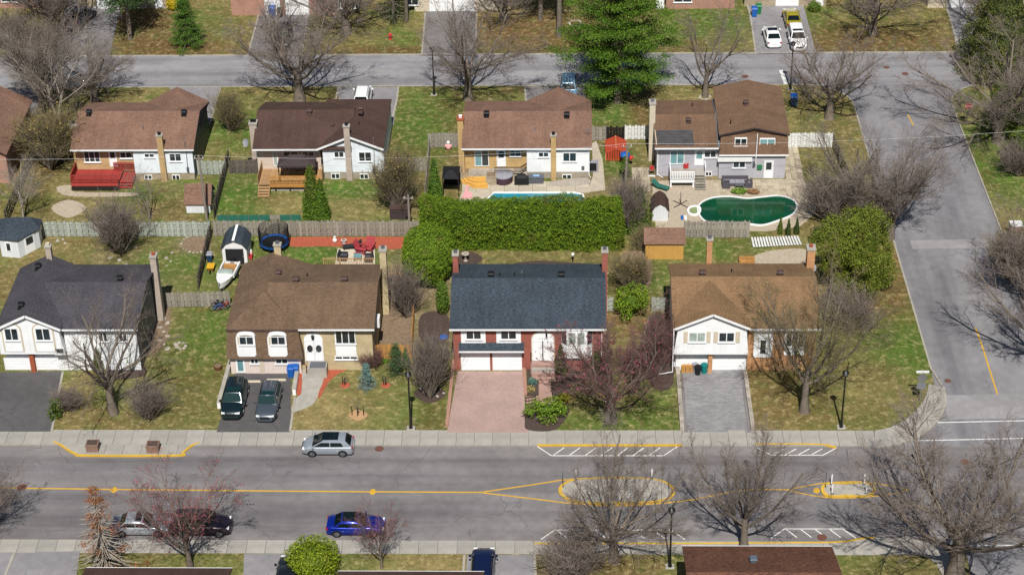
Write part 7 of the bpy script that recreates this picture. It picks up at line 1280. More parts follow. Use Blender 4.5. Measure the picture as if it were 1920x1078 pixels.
# boat on its trailer
def boat():
    o = T('motor_boat', 'white open motor boat parked beside dark roofed shed', 'boat', (0, 0, 0)); st = [(-2.1, .78, .85), (-1.0, .85, .88), (.3, .85, .95), (1.3, .62, 1.03), (2.0, .3, 1.1), (2.35, .03, 1.15)]; m = MB()
    for x, w, z in st: m.v += [(x, -w, z), (x, -w * .85, .55), (x, 0, .4 + max(0, x - 1) * .25), (x, w * .85, .55), (x, w, z)]
    for i in range(5):
        for j in range(4): m.f.append((i * 5 + j, (i + 1) * 5 + j, (i + 1) * 5 + j + 1, i * 5 + j + 1))
    m.f.append((0, 1, 2, 3, 4)); m.build('hull', 'plastic_white', o, True); d = MB()
    for x, w, z in st[2:]: d.v += [(x, -w, z), (x, 0, z + .06), (x, w, z)]
    for i in range(3): d.f += [(i * 3, (i + 1) * 3, (i + 1) * 3 + 1, i * 3 + 1), (i * 3 + 1, (i + 1) * 3 + 1, (i + 1) * 3 + 2, i * 3 + 2)]
    d.build('fore_deck', 'plastic_white', o); MB().box(-1.9, -.7, .55, .3, .7, .62).build('floor', 'soil', o)
    for s in (-1, 1): MB().box(-2.05, s * .7, .6, .35, s * .84, .95).build('gunwale', 'plastic_white', o); MB().box(-.3, s * .15, .62, .1, s * .6, .95).build('seat', 'cardboard', o)
    MB().box(-1.6, -.6, .62, -1.2, .6, .92).build('bench', 'cardboard', o); MB().hexa([(.3, -.75, .97), (.34, -.75, .97), (.34, .75, .97), (.3, .75, .97)], [(.05, -.65, 1.35), (.09, -.65, 1.35), (.09, .65, 1.35), (.05, .65, 1.35)]).build('windscreen', 'pane_pale', o); MB().box(-2.4, -.2, .5, -2.1, .2, 1.25).build('outboard_motor', 'plastic_black', o)
    for s in (-1, 1): MB().bar((-2, s * .5, .35), (2, s * .2, .35), .06, .08).build('trailer_beam', 'galv', o); MB().tube([(-.6, s * .95, .3), (-.6, s * .75, .3)], .28, 12).build('wheel', 'tyre', o)
    MB().bar((2, 0, .35), (2.8, 0, .35), .06, .08).box(2.6, -.05, 0, 2.7, .05, .35).build('tow_bar', 'galv', o); q = P(426, 526, GZ); o.location = (q[0], q[1], GZ); o.rotation_euler = (0, 0, -PI / 2 - .12)
boat()
# ---------------------------------------------------------------- street furniture
def lamp(label, px, H=5.85):
    q = P(*px, GZ); x, y, z = q; o = T('street_lamp', label, 'street lamp', q, 'black street lamps'); MB().box(x - .35, y - .3, z - .05, x + .35, y + .3, z + .06).build('footing', 'concrete', o)
    MB().lathe((x, y, z + .06), [(.17, 0), (.17, .12), (.12, .25), (.1, .9), (.085, 1.0), (.07, H - .75), (.06, H - .6)], 10).build('post', 'black_metal', o, True); hd = MB().lathe((x, y, z + H - .6), [(.07, 0), (.2, .12), (.24, .2), (.24, .26)], 12).build('lamp_head', 'black_metal', o, True)
    MB().lathe((x, y, z + H - .34), [(.19, 0), (.22, .16)], 12).build('glass', 'lamp_glass', hd); MB().lathe((x, y, z + H - .18), [(.3, 0), (.27, .08), (.1, .18), (.03, .26)], 12).build('cap', 'black_metal', hd, True)
    MB().box(x - .02, y - .28, z + H * .44, x + .02, y + .02, z + H * .5).build('bracket', 'black_metal', o); return o
for l_, p_ in (('black street lamp on the mansard house lawn', (770.5, 803)), ('black street lamp beside the dense bare tree', (1577, 801)), ('black street lamp at the bottom by the mottled roof', (1256, 1062)), ('black street lamp behind the pool house', (814, 178)), ('black street lamp beside the blue bin on the back street', (1482, 168))): lamp(l_, p_)
def sign_post(): 
    q = P(1724, 752, GZ); x, y, z = q; o = T('street_sign', 'corner signpost with street name blade and sign backs', 'street sign', q); MB().tube([(x, y, z), (x + .02, y, z + 3.2)], .04, 8).build('post', 'galv', o); MB().box(x - .55, y - .03, z + 3.0, x + .55, y + .01, z + 3.22).build('name_blade', 'plastic_white', o)
    MB().ext([(x + .42 * math.cos(math.radians(22.5 + 45 * k)), z + 2.5 + .42 * math.sin(math.radians(22.5 + 45 * k))) for k in range(8)], 'y', y - .08, y - .05).build('sign_plate', 'steel', o); MB().box(x - .38, y - .085, z + 1.35, x + .38, y - .05, z + 2.0).build('sign_plate', 'galv', o)
sign_post()
q = P(1812, 235, GZ); o = T('stop_sign', 'red octagonal stop sign under the big bare tree', 'stop sign', q); MB().tube([q, (q[0], q[1], q[2] + 2.6)], .04, 8).build('post', 'galv', o); s_ = MB().ext([(q[0] + .4 * math.cos(math.radians(22.5 + 45 * k)), q[2] + 2.35 + .4 * math.sin(math.radians(22.5 + 45 * k))) for k in range(8)], 'y', q[1] - .08, q[1] - .05).build('sign_plate', 'plastic_red', o); lettering(s_, 'ARRÊT', q[0], q[2] + 2.25, q[1] - .09, .22, 'plastic_white', 'lettering')
q = P(732, 74, GZ); o = T('fire_hydrant', 'red fire hydrant with marker rod on the far lawn', 'hydrant', q); MB().lathe(q, [(.2, 0), (.2, .06), (.14, .08), (.14, .55), (.18, .58), (.15, .72), (.05, .8)], 12).build('barrel', 'plastic_red', o, True); MB().tube([(q[0] - .28, q[1], q[2] + .48), (q[0] + .28, q[1], q[2] + .48)], .08, 8).tube([(q[0], q[1], q[2] + .48), (q[0], q[1] - .26, q[2] + .48)], .09, 8).build('outlet', 'plastic_red', o); MB().tube([(q[0] + .1, q[1], q[2]), (q[0] + .1, q[1], q[2] + 1.7)], .015, 5).build('marker_rod', 'plastic_yellow', o)
for l_, p_ in (('left brown planter box on the bulb-out', (175, 842)), ('right brown planter box on the bulb-out', (288, 844))):
    q = P(*p_, .115); x, y, z = q; o = T('planter', l_, 'planter', q, 'planter boxes on the bulb-out'); 
    for k, (z0, z1) in enumerate(((0, .27), (.28, .55), (.56, .72))): e = .02 if k == 2 else 0; MB().box(x - .52 - e, y - .42 - e, z + z0, x + .52 + e, y + .42 + e, z + z1).build('course', 'planter', o)
    MB().box(x - .44, y - .34, z + .7, x + .44, y + .34, z + .735).build('soil', 'mulch_dark', o)
for l_, p_, z_ in (('upper left white bollard on the small island', (1559, 907), .14), ('upper right white bollard on the small island', (1620, 907), .14), ('lower left white bollard on the small island', (1560, 925), .14), ('lower right white bollard on the small island', (1624, 924), .14), ('white bollard at the far left of the long island', (1080, 898), .14), ('white bollard at the far right of the long island', (1222, 897), .14), ('white bollard at the near right of the long island', (1226, 937), .14)):
    q = P(*p_, z_); o = T('bollard', l_, 'bollard', q, 'flexible white bollards'); MB().lathe(q, [(.13, 0), (.12, .04)], 10).build('base', 'plastic_black', o); MB().lathe((q[0], q[1], q[2] + .04), [(.055, 0), (.055, .9), (.03, .96)], 8).build('post', 'plastic_white', o, True)
for l_, p_ in (('thin dark marker stake at the left end of the long island', (1056, 912)), ('thin dark marker stake at the right end of the long island', (1254, 914)), ('thin dark marker stake at the left end of the small island', (1548, 913)), ('thin dark marker stake at the right end of the small island', (1636, 912))):
    q = P(*p_, .14); o = T('marker_stake', l_, 'marker', q, 'island marker stakes'); MB().tube([q, (q[0] - .04, q[1], q[2] + 1.5)], .022, 6).build('stake', 'black_metal', o); MB().box(q[0] - .08, q[1] - .08, q[2], q[0] + .08, q[1] + .08, q[2] + .03).build('base', 'galv', o)
for l_, p_, r_ in (('rusty manhole cover by the far kerb', (711, 841), .38), ('manhole cover on the centre line at left', (41, 913), .42), ('rusty manhole cover in the near hatched box', (1541, 1007), .4), ('manhole cover at the side street top', (1697, 139), .4), ('rusty drain cover by the side street kerb', (1777, 714), .3), ('manhole cover on the back street near lamp', (1397, 144), .4), ('manhole cover under the huge bare tree', (1810, 866), .4), ('manhole cover at the right of the back street', (1662, 127), .36)):
    q = P(*p_, 0); o = T('manhole_cover', l_, 'manhole cover', (q[0], q[1], .004), 'manhole covers'); MB().lathe((q[0], q[1], .004), [(r_, 0), (r_, .014)], 18).build('rim', 'rust', o); MB().lathe((q[0], q[1], .0185), [(r_ * .85, 0), (r_ * .85, .006)], 18).build('lid', 'rust', o)
q = P(1903, 447, GZ); o = T('utility_cabinet', 'grey utility cabinet with pale top at the right edge', 'cabinet', q); x, y, z = q; MB().box(x - .55, y - .25, z + .12, x + .55, y + .75, z + 1.5).build('body', 'planter', o); MB().box(x - .6, y - .3, z + 1.5, x + .6, y + .8, z + 1.56).build('top', 'plastic_white', o); MB().box(x - 1.3, y - .6, z - .05, x + .8, y + 1.0, z + .12).build('pad', 'concrete', o)
# utility poles and wires
def upole(label, px, H, lean=0.0):
    q = P(*px, GZ); o = T('utility_pole', label, 'utility pole', q, 'wooden utility poles'); MB().tube([(q[0], q[1], q[2] - .05), (q[0] + lean, q[1], q[2] + H)], [.15, .1], 9).build('pole', 'wood_pole', o, True); MB().bar((q[0] + lean - .5, q[1], q[2] + H - .35), (q[0] + lean + .5, q[1], q[2] + H - .35), .09, .1).build('crossarm', 'wood_pole', o)
    for s in (-.4, .4): MB().lathe((q[0] + lean + s, q[1], q[2] + H - .3), [(.03, 0), (.05, .06), (.03, .14)], 8).build('insulator', 'plastic_white', o)
    return np.array([q[0] + lean, q[1], q[2] + H])
pa = upole('wooden utility pole behind the brown barn shed', (388, 413), 7.4, -.1); pb = upole('wooden utility pole by the hedge thicket', (1172, 372), 6.3, .15); pc = upole('thin utility pole at the end of the grey back fence', (769, 442), 4.6, 0)
def wire(label, a, b, sag=.5, r=.012, m='plastic_grey'):
    a, b = Vector(a), Vector(b); pts = [a.lerp(b, i / 14) - Vector((0, 0, sag * 4 * (i / 14) * (1 - i / 14))) for i in range(15)]; o = MB().tube(pts, r, 4).build('overhead_wire', m); tag(o, label, 'wire', 'overhead wires')
wire('overhead wire from the barn shed pole to the left edge', pa, pa + np.array([-45, .5, .2]), .6, .007, 'plastic_white'); wire('overhead wire between the two tall utility poles', pa, pb, .9, .007, 'plastic_white'); wire('overhead wire from the hedge pole towards the right', pb, pb + np.array([40, 1, .8]), .5, .007, 'plastic_white'); wire('upper wire crossing between the utility poles', pa - np.array([0, 0, .6]), pb - np.array([0, 0, .6]), 1.2, .008, 'plastic_black')
wire('service wire from the barn shed pole to white gable', pa - np.array([0, 0, .4]), (W(701, 262, 20.55)[0], 20.55, 5.1), .3, .008, 'plastic_black'); wire('service wire from hedge pole to pool house corner', pb - np.array([0, 0, .3]), (7.6, 20.6, 4.3), .2, .007, 'plastic_white'); wire('service wire from the hedge pole to split house mast', pb - np.array([0, 0, .3]), (W(1420, 250, 20.4)[0], 20.4, 6.0), .4, .008, 'plastic_black'); wire('low cable running left above the back fence', pa - np.array([0, 0, 2]), pa + np.array([-45, .5, -1.8]), .5, .011, 'plastic_black'); wire('low cable running right above the back fence', pa - np.array([0, 0, 2]), pc, .5, .011, 'plastic_black')
# bins
def bin_(label, px, m, lid=None, s=1.0, g='wheeled bins', z=GZ + .02):
    q = P(*px, z); x, y, _ = q; o = T('wheeled_bin', label, 'bin', q, g); MB().hexa([(x - .24 * s, y - .26 * s, z + .03), (x + .24 * s, y - .26 * s, z + .03), (x + .24 * s, y + .2 * s, z + .03), (x - .24 * s, y + .2 * s, z + .03)], [(x - .3 * s, y - .34 * s, z + .95 * s), (x + .3 * s, y - .34 * s, z + .95 * s), (x + .3 * s, y + .32 * s, z + .95 * s), (x - .3 * s, y + .32 * s, z + .95 * s)]).build('body', m, o)
    MB().hexa([(x - .33 * s, y - .38 * s, z + .955 * s), (x + .33 * s, y - .38 * s, z + .955 * s), (x + .33 * s, y + .38 * s, z + .955 * s), (x - .33 * s, y + .38 * s, z + .955 * s)], [(x - .25 * s, y - .3 * s, z + 1.07 * s), (x + .25 * s, y - .3 * s, z + 1.07 * s), (x + .25 * s, y + .34 * s, z + 1.09 * s), (x - .25 * s, y + .34 * s, z + 1.09 * s)]).build('lid', lid or m, o)
    for t in (-.26, .26): MB().tube([(x + t * s - .03, y + .3 * s, z + .12), (x + t * s + .03, y + .3 * s, z + .12)], .1, 10).build('wheel', 'tyre', o)
bin_('blue bin left of the pair beside the mansard garage', (546, 705), 'plastic_blue'); bin_('blue bin right of the pair beside the mansard garage', (555, 703), 'plastic_blue'); bin_('navy bin with blue lid on the inner corner lawn', (1488, 199), 'plastic_navy', 'plastic_blue', 1.25); bin_('blue bin before the brick garage at the top', (511, 31), 'plastic_blue', s=1.25); bin_('blue bin at the top driveway left edge', (1414, 31), 'plastic_blue', s=1.1); bin_('green bin behind the blue one at the top driveway', (1422, 26), 'plastic_green', s=1.1); bin_('dark bin before the brick garage at the top', (525, 32), 'plastic_black'); bin_('blue bin at the far right garage', (1862, 12), 'plastic_blue')
for i, (a, m, s) in enumerate(((1303, 'cover_grey', .9), (1308, 'plastic_black', 1.0), (1320, 'plastic_teal', 1.0))):
    q = P(a, (697, 701, 698)[i], GZ + .02); o = T('garbage_can', ('pale grey', 'black', 'teal')[i] + ' round garbage can by the white garage doors', 'garbage can', q, 'garbage cans'); MB().lathe(q, [(.24 * s, 0), (.29 * s, .8), (.31 * s, .82)], 14).build('body', m, o, True); MB().lathe((q[0], q[1], q[2] + .825), [(.32 * s, 0), (.3 * s, .06), (.06, .12)], 14).build('lid', m, o, True)
for i, a in enumerate((1281, 1289, 1297)): q = P(a, 697, GZ + .02); o = MB().hexa([(q[0] - .17, q[1] - .13, q[2]), (q[0] + .17, q[1] - .13, q[2]), (q[0] + .17, q[1] + .13, q[2]), (q[0] - .17, q[1] + .13, q[2])], [(q[0] - .19, q[1] - .1, q[2] + .75), (q[0] + .17, q[1] - .08, q[2] + .7), (q[0] + .19, q[1] + .13, q[2] + .78), (q[0] - .16, q[1] + .12, q[2] + .72)]).build('paper_bag', 'cardboard'); tag(o, ('leftmost', 'middle', 'rightmost')[i] + ' brown paper yard bag by the white garage', 'paper bag', 'yard waste bags')
for i, a in enumerate((470, 518)): q0, q1 = P(a - 18.5, 717 if i == 0 else 714, GZ + .02), P(a + 18.5, 718 if i == 0 else 714, GZ + .02); o = MB().hexa([(q0[0], q0[1], q0[2]), (q1[0], q0[1], q0[2]), (q1[0], q0[1] + .18, q0[2]), (q0[0], q0[1] + .18, q0[2])], [(q0[0] + .05, q0[1] + .03, q0[2] + .14), (q1[0] - .05, q0[1] + .03, q0[2] + .14), (q1[0] - .05, q0[1] + .15, q0[2] + .14), (q0[0] + .05, q0[1] + .15, q0[2] + .14)]).build('wheel_stop', 'cream'); tag(o, 'pale concrete wheel stop behind the %s' % ('dark SUV', 'grey wagon')[i], 'wheel stop', 'wheel stops')
for l_, a, b, w_ in (('white wall left of the mansard house driveway', (433, 686), (411, 766), .28), ('white wall right of the mansard house driveway', (561, 684), (552, 741), .28)): p0, p1 = P(*a, GZ), P(*b, GZ); o = T('low_wall', l_, 'wall', p1, 'white driveway walls'); ribbon([p0[:2], p1[:2]], w_, GZ - .02, GZ + .62).build('wall', 'white', o); ribbon([p0[:2], p1[:2]], w_ + .06, GZ + .622, GZ + .68).build('coping', 'concrete', o)
# beds and mulch
def bedsheet(label, pts, m, z=.03, n=4): sheet('garden_bed', [tuple(p) for p in bez(ppoly(pts), n, True)], GZ + z, m, kind='structure', label=label)
bedsheet('strip of red mulch along the grey back fence', [(541, 446), (660, 445), (785, 446), (782, 460), (740, 467), (660, 463), (600, 462), (545, 462)], 'mulch_red'); bedsheet('red mulch bed under the beige house window', [(612, 690), (640, 680), (690, 678), (690, 688), (650, 694), (620, 712), (600, 745), (597, 738), (606, 715)], 'mulch_red'); bedsheet('red mulch strip between white wall and path', [(560, 700), (566, 700), (565, 738), (556, 738)], 'mulch_red', .04, 2); bedsheet('round tan mulch ring round the staked sapling', [(653, 778), (671, 768), (690, 778), (671, 789)], 'mulch_tan'); bedsheet('dark mulch ring under the shrub by the pink driveway', [(775, 738), (806, 722), (838, 738), (806, 756)], 'mulch_dark'); bedsheet('bare garden soil right of the mansard house', [(712, 560), (765, 555), (772, 640), (712, 643)], 'soil'); bedsheet('dark garden soil patch in the far left backyard', [(342, 456), (360, 446), (392, 446), (390, 470), (352, 472)], 'soil'); bedsheet('oval of bare earth in the left backyard', [(96, 391), (128, 375), (162, 390), (128, 409)], 'gravel', .035); bedsheet('worn stony path beside the charcoal roofed house', [(290, 580), (318, 580), (312, 640), (286, 665), (272, 655)], 'soil'); bedsheet('paved strip in front of the red deck', [(106, 352), (135, 348), (140, 360), (250, 362), (245, 368), (130, 368)], 'gravel'); bedsheet('sandy patch behind the tan roofed house', [(1410, 482), (1450, 470), (1510, 468), (1518, 492), (1415, 494)], 'gravel'); bedsheet('bare earth bed behind the red brick house', [(858, 482), (880, 472), (905, 484), (890, 496), (858, 496)], 'mulch_dark'); bedsheet('dark bed along the back wall of the red brick house', [(965, 494), (1010, 489), (1060, 492), (1110, 496), (970, 499)], 'mulch_dark'); bedsheet('dark bed round the cedars of red brick house', [(1040, 690), (1135, 686), (1140, 700), (1075, 720), (1062, 760), (1040, 765)], 'mulch_dark'); bedsheet('edging bed round the juniper', [(984, 790), (990, 806), (1040, 806), (1066, 775), (1060, 760), (990, 760)], 'mulch_dark'); bedsheet('brown bed before the charcoal roofed house', [(205, 690), (265, 685), (270, 705), (200, 712)], 'mulch_dark'); bedsheet('brown bed left of the white gabled house', [(1215, 600), (1258, 600), (1262, 720), (1216, 715)], 'mulch_dark'); bedsheet('leaf covered bed beside the fence of red brick house', [(1200, 470), (1222, 490), (1215, 540), (1170, 545), (1165, 480)], 'soil'); bedsheet('brown needles bed behind the big hedge bush', [(790, 590), (838, 590), (838, 640), (790, 640)], 'mulch_dark'); bedsheet('stony bed under the pool house chimney', [(1030, 345), (1060, 338), (1100, 336), (1105, 346), (1070, 351), (1035, 350)], 'stone', .12)
def stones(label, pts, s=.16, m='stone', name='garden_stones'):
    q0 = P(*pts[0], GZ); o = T(name, label, 'stones', q0); me = MB().blob((0, 0, .06), 1, .8, .55, 7, 4, .18).mesh('stone', m)
    for a, b in pts: q = P(a, b, GZ); k = s * RNG.uniform(.6, 1.4); inst(me, 'stone', o, (q[0] - q0[0], q[1] - q0[1], 0), RNG.uniform(0, 6), (k, k, k * .7))
def arc(c, rx, ry, a0, a1, n): return [(c[0] + rx * math.cos(math.radians(a0 + (a1 - a0) * i / (n - 1))), c[1] + ry * math.sin(math.radians(a0 + (a1 - a0) * i / (n - 1)))) for i in range(n)]
stones('arc of small stones edging the garden soil patch', arc((366, 458), 26, 16, 30, 250, 14), .14); stones('scattered pale stones in the left backyard', [(108, 452), (118, 449), (122, 456), (206, 484), (224, 488), (236, 497), (250, 500), (312, 484), (322, 474), (320, 490), (313, 498), (255, 463)], .2); stones('white stones round the slender bare tree foot', arc((1322, 182), 10, 5, 0, 330, 9), .22); stones('white stone ring on the far brown lawn', arc((1079, 44), 12, 5, 0, 320, 12), .2); stones('loose rocks beside the pool house wall', [(1040 + i * 7 % 62, 340 + (i * 5) % 10) for i in range(14)], .22); stones('stones along the red brick house side', [(1138, 512 + i * 11) for i in range(8)], .15); stones('stones along the path of charcoal roofed house', [(300 + (i % 3) * 7, 590 + i * 8) for i in range(9)], .28); stones('loose stones under the tall shrub left of pink driveway', [(790 + i * 6, 728 + (i * 7) % 20) for i in range(8)], .16); stones('pale stump roots on the left front lawn', arc((339, 648), 9, 6, 0, 300, 7), .3)
# chimney-side feature: log stumps beside the double door
for i, (a, b, h_) in enumerate(((572, 690, .75), (578, 699, .9), (576, 683, 1.0))): q = P(a, b, GZ); o = T('log_stump', ('left', 'front', 'tall rear')[i] + ' log stump beside the double white door', 'stump', q, 'log stumps'); MB().lathe(q, [(.2, 0), (.17, h_ * .5), (.18, h_)], 10).build('trunk', 'log', o); MB().lathe((q[0], q[1], q[2] + h_), [(.15, 0), (.14, .02)], 10).build('cut_face', 'deck_tan', o)
# saplings with stakes
for l_, p_, h_ in (('staked sapling in round tan mulch ring', (671, 779), 2.2), ('young sapling left of the blue spruce', (647, 722), 1.4), ('young sapling right of the blue spruce', (723, 722), 1.4)):
    q = P(*p_, GZ); o = T('sapling', l_, 'sapling', q, 'young saplings'); inst(PR['slim0']['trunk'], 'trunk', o, (0, 0, 0), 1, (.1, .1, h_ / 10)); inst(PR['slim0']['crown'], 'crown', o, (0, 0, 0), 1, (.1, .1, h_ / 10))
    for s in (-.5, .5) if h_ > 2 else (-.2,): MB().box(q[0] + s - .03, q[1] - .03, GZ, q[0] + s + .03, q[1] + .03, GZ + 1.0).build('stake', 'black_metal', o)
    MB().box(q[0] - .05, q[1] - .05, GZ, q[0] + .05, q[1] + .05, GZ + .8).build('guard', 'plastic_black', o)
    if h_ < 2: MB().lathe((q[0], q[1], GZ), [(.45, 0), (.4, .05)], 12).build('mulch_ring', 'mulch_red', o)
# ---------------------------------------------------------------- backyard things
q = P(512, 478, GZ); o = T('trampoline', 'round blue trampoline with black net behind mansard house', 'trampoline', (q[0], q[1] + 1.3, GZ)); x, y = q[0], q[1] + 1.3; R_ = 1.45
ring = MB()
for j in range(24): t, t2 = 2 * PI * j / 24, 2 * PI * (j + 1) / 24; ring.hexa([(x + r_ * math.cos(u), y + r_ * math.sin(u), .78) for u, r_ in ((t, R_), (t2, R_), (t2, R_ - .28), (t, R_ - .28))], [(x + r_ * math.cos(u), y + r_ * math.sin(u), .83) for u, r_ in ((t, R_), (t2, R_), (t2, R_ - .28), (t, R_ - .28))])
ring.build('safety_pad', 'plastic_blue', o); MB().cyl((x, y, .77), R_ - .25, .02, 24).build('mat', 'plastic_black', o)
for j in range(6): t = 2 * PI * j / 6 + .3; MB().tube([(x + R_ * math.cos(t), y + R_ * math.sin(t), GZ), (x + R_ * 1.02 * math.cos(t), y + R_ * 1.02 * math.sin(t), 2.6)], .03, 6).build('pole', 'plastic_black', o)
nm = MB()
for j in range(60): t = 2 * PI * j / 60; nm.tube([(x + R_ * .98 * math.cos(t), y + R_ * .98 * math.sin(t), .85), (x + R_ * .98 * math.cos(t), y + R_ * .98 * math.sin(t), 2.5)], .018, 3)
for k in range(9): nm.tube([(x + R_ * .98 * math.cos(2 * PI * j / 30), y + R_ * .98 * math.sin(2 * PI * j / 30), .9 + k * .2) for j in range(31)], .018, 3)
nm.build('net', 'net_black', o)
# mansard house patio
sheet('patio', ppoly([(633, 467), (703, 467), (703, 500), (628, 500)]), GZ + .04, 'cream', kind='structure', label='pale patio behind the mansard house')
def armchair(label, px, w=.85, d=.85, rz=0.0, m='wicker', cm='cushion', name='armchair', cat='chair', g='patio furniture', z=GZ + .04, long=False):
    o = T(name, label, cat, (0, 0, 0), g); MB().box(-w / 2, -d / 2, .08, w / 2, d / 2, .36).build('seat', m, o); MB().box(-w / 2, d / 2 - .18, .36, w / 2, d / 2, .8).build('backrest', m, o)
    for s in (-1, 1): MB().box(s * w / 2, -d / 2, .36, s * (w / 2 - .15), d / 2 - .18, .6).build('armrest', m, o)
    for sx in (-1, 1):
        for sy in (-1, 1): MB().box(sx * (w / 2 - .1) - .03, sy * (d / 2 - .1) - .03, 0, sx * (w / 2 - .1) + .03, sy * (d / 2 - .1) + .03, .08).build('leg', 'black_metal', o)
    n = max(1, round(w / .75))
    for i in range(n): a = -w / 2 + .16 + (w - .32) * i / n; MB().box(a + .01, -d / 2 + .02, .362, a + (w - .32) / n - .01, d / 2 - .2, .47).build('cushion', cm, o)
    q = P(*px, z); o.location = q; o.rotation_euler = (0, 0, rz); return o
def table(label, px, w, d, h, m='wicker', g='patio furniture', z=GZ + .04, rz=0.0, top=None):
    o = T('patio_table', label, 'table', (0, 0, 0), g); MB().box(-w / 2, -d / 2, h - .05, w / 2, d / 2, h).build('table_top', top or m, o)
    for sx in (-1, 1):
        for sy in (-1, 1): MB().box(sx * (w / 2 - .06) - .03, sy * (d / 2 - .06) - .03, 0, sx * (w / 2 - .06) + .03, sy * (d / 2 - .06) + .03, h - .05).build('leg', m, o)
    q = P(*px, z); o.location = q; o.rotation_euler = (0, 0, rz)
armchair('dark wicker armchair at the left of the patio set', (643, 486), .95, .9, PI / 2 - .1); armchair('dark wicker armchair at the right of the patio set', (692, 489), .9, .85, -PI / 2); table('dark wicker table between two wicker chairs', (671, 487), .75, .75, .5, top='pane_blue')
def lounger(label, px, m, rz, L=1.9): 
    o = T('sun_lounger', label, 'lounger', (0, 0, 0), 'sun loungers'); MB().box(-L / 2, -.32, .28, L * .15, .32, .36).build('seat', m, o); MB().hexa([(L * .15, -.32, .28), (L / 2, -.32, .75), (L / 2, .32, .75), (L * .15, .32, .28)], [(L * .13, -.32, .36), (L / 2 - .05, -.32, .83), (L / 2 - .05, .32, .83), (L * .13, .32, .36)]).build('backrest', m, o)
    for x in (-L / 2 + .15, L * .1):
        for s in (-.26, .26): MB().box(x - .03, s - .03, 0, x + .03, s + .03, .28).build('leg', m, o)
    o.location = P(*px, GZ + .03); o.rotation_euler = (0, 0, rz)
lounger('dark sun lounger beside the red mulch', (661, 466), 'wicker', .15); 
def adirondack(label, px, rz):
    o = T('garden_chair', label, 'chair', (0, 0, 0), 'red garden chairs'); me = MB().box(-.045, 0, 0, .045, .03, .75).mesh('slat', 'lounger_red')
    for i in range(6): inst(me, 'slat', o, (-.27 + i * .108, .28, .32), rot=(-.35, 0, (i - 2.5) * -.03))
    for i in range(5): MB().box(-.3, -.4 + i * .14, .34 - i * .02, .3, -.28 + i * .14, .37 - i * .02).build('seat_slat', 'lounger_red', o)
    for s in (-1, 1): MB().box(s * .3, -.45, .52, s * .42, .35, .56).build('armrest', 'lounger_red', o); MB().box(s * .31, -.4, 0, s * .37, -.32, .52).build('leg', 'lounger_red', o); MB().bar((s * .34, -.36, .3), (s * .34, .5, .05), .04, .1).build('leg', 'lounger_red', o)
    o.location = P(*px, GZ + .03); o.rotation_euler = (0, 0, rz); o.scale = (1.25,) * 3
adirondack('red wooden garden chair upright on the patio edge', (692, 470), -.3); adirondack('red wooden garden chair turned sideways by the patio', (678, 474), 1.2)
q = P(645, 457, GZ); o = T('garden_pot', 'white flower pot on red mulch', 'pot', q); MB().lathe(q, [(.16, 0), (.25, .4), (.27, .42)], 12).build('pot', 'plastic_white', o, True); MB().lathe((q[0], q[1], q[2] + .42), [(.2, 0), (.05, .12)], 10).build('soil', 'soil', o); q = P(628, 454, GZ); o = T('garden_ornament', 'white round garden ornament on red mulch', 'ornament', q); MB().blob((q[0], q[1], q[2] + .22), .24, .24, .22).build('body', 'plastic_white', o, True); MB().blob((q[0], q[1], q[2] + .55), .14, .14, .14).build('head', 'plastic_white', o, True)
o = T('wooden_railing', 'low wooden railing behind the mansard house roof', 'railing', P(608, 500, GZ)); a, b = P(608, 508, GZ), P(700, 508, GZ); railing(o, a, b, GZ + .5, .9, 'deck_tan', .18, .05, 'rail'); 
for t in (0, .33, .66, 1): c = a + (b - a) * t; MB().box(c[0] - .05, c[1] - .05, GZ, c[0] + .05, c[1] + .05, GZ + 1.5).build('post', 'deck_tan', o)
q = P(755, 566, GZ); o = T('garden_trellis', 'white slatted trellis in the bare soil yard', 'trellis', q); 
for i in range(6): MB().box(q[0] - .8 + i * .3, q[1], GZ, q[0] - .7 + i * .3, q[1] + .08, GZ + 1.1).build('slat', 'fence_white', o)
MB().box(q[0] - .85, q[1] - .03, GZ + .9, q[0] + .95, q[1] - .002, GZ + 1.0).build('rail', 'fence_white', o); o = T('raised_bed', 'wooden raised bed frame behind the soil yard', 'raised bed', P(733, 535, GZ)); a, b = P(714, 540, GZ), P(752, 540, GZ); MB().box(a[0], a[1], GZ, b[0], a[1] + .1, .6).box(a[0], a[1] + 1.9, GZ, b[0], a[1] + 2, .6).build('side_board', 'deck_tan', o); MB().box(a[0], a[1] + .11, GZ, b[0], a[1] + 1.89, .4).build('soil', 'soil', o)
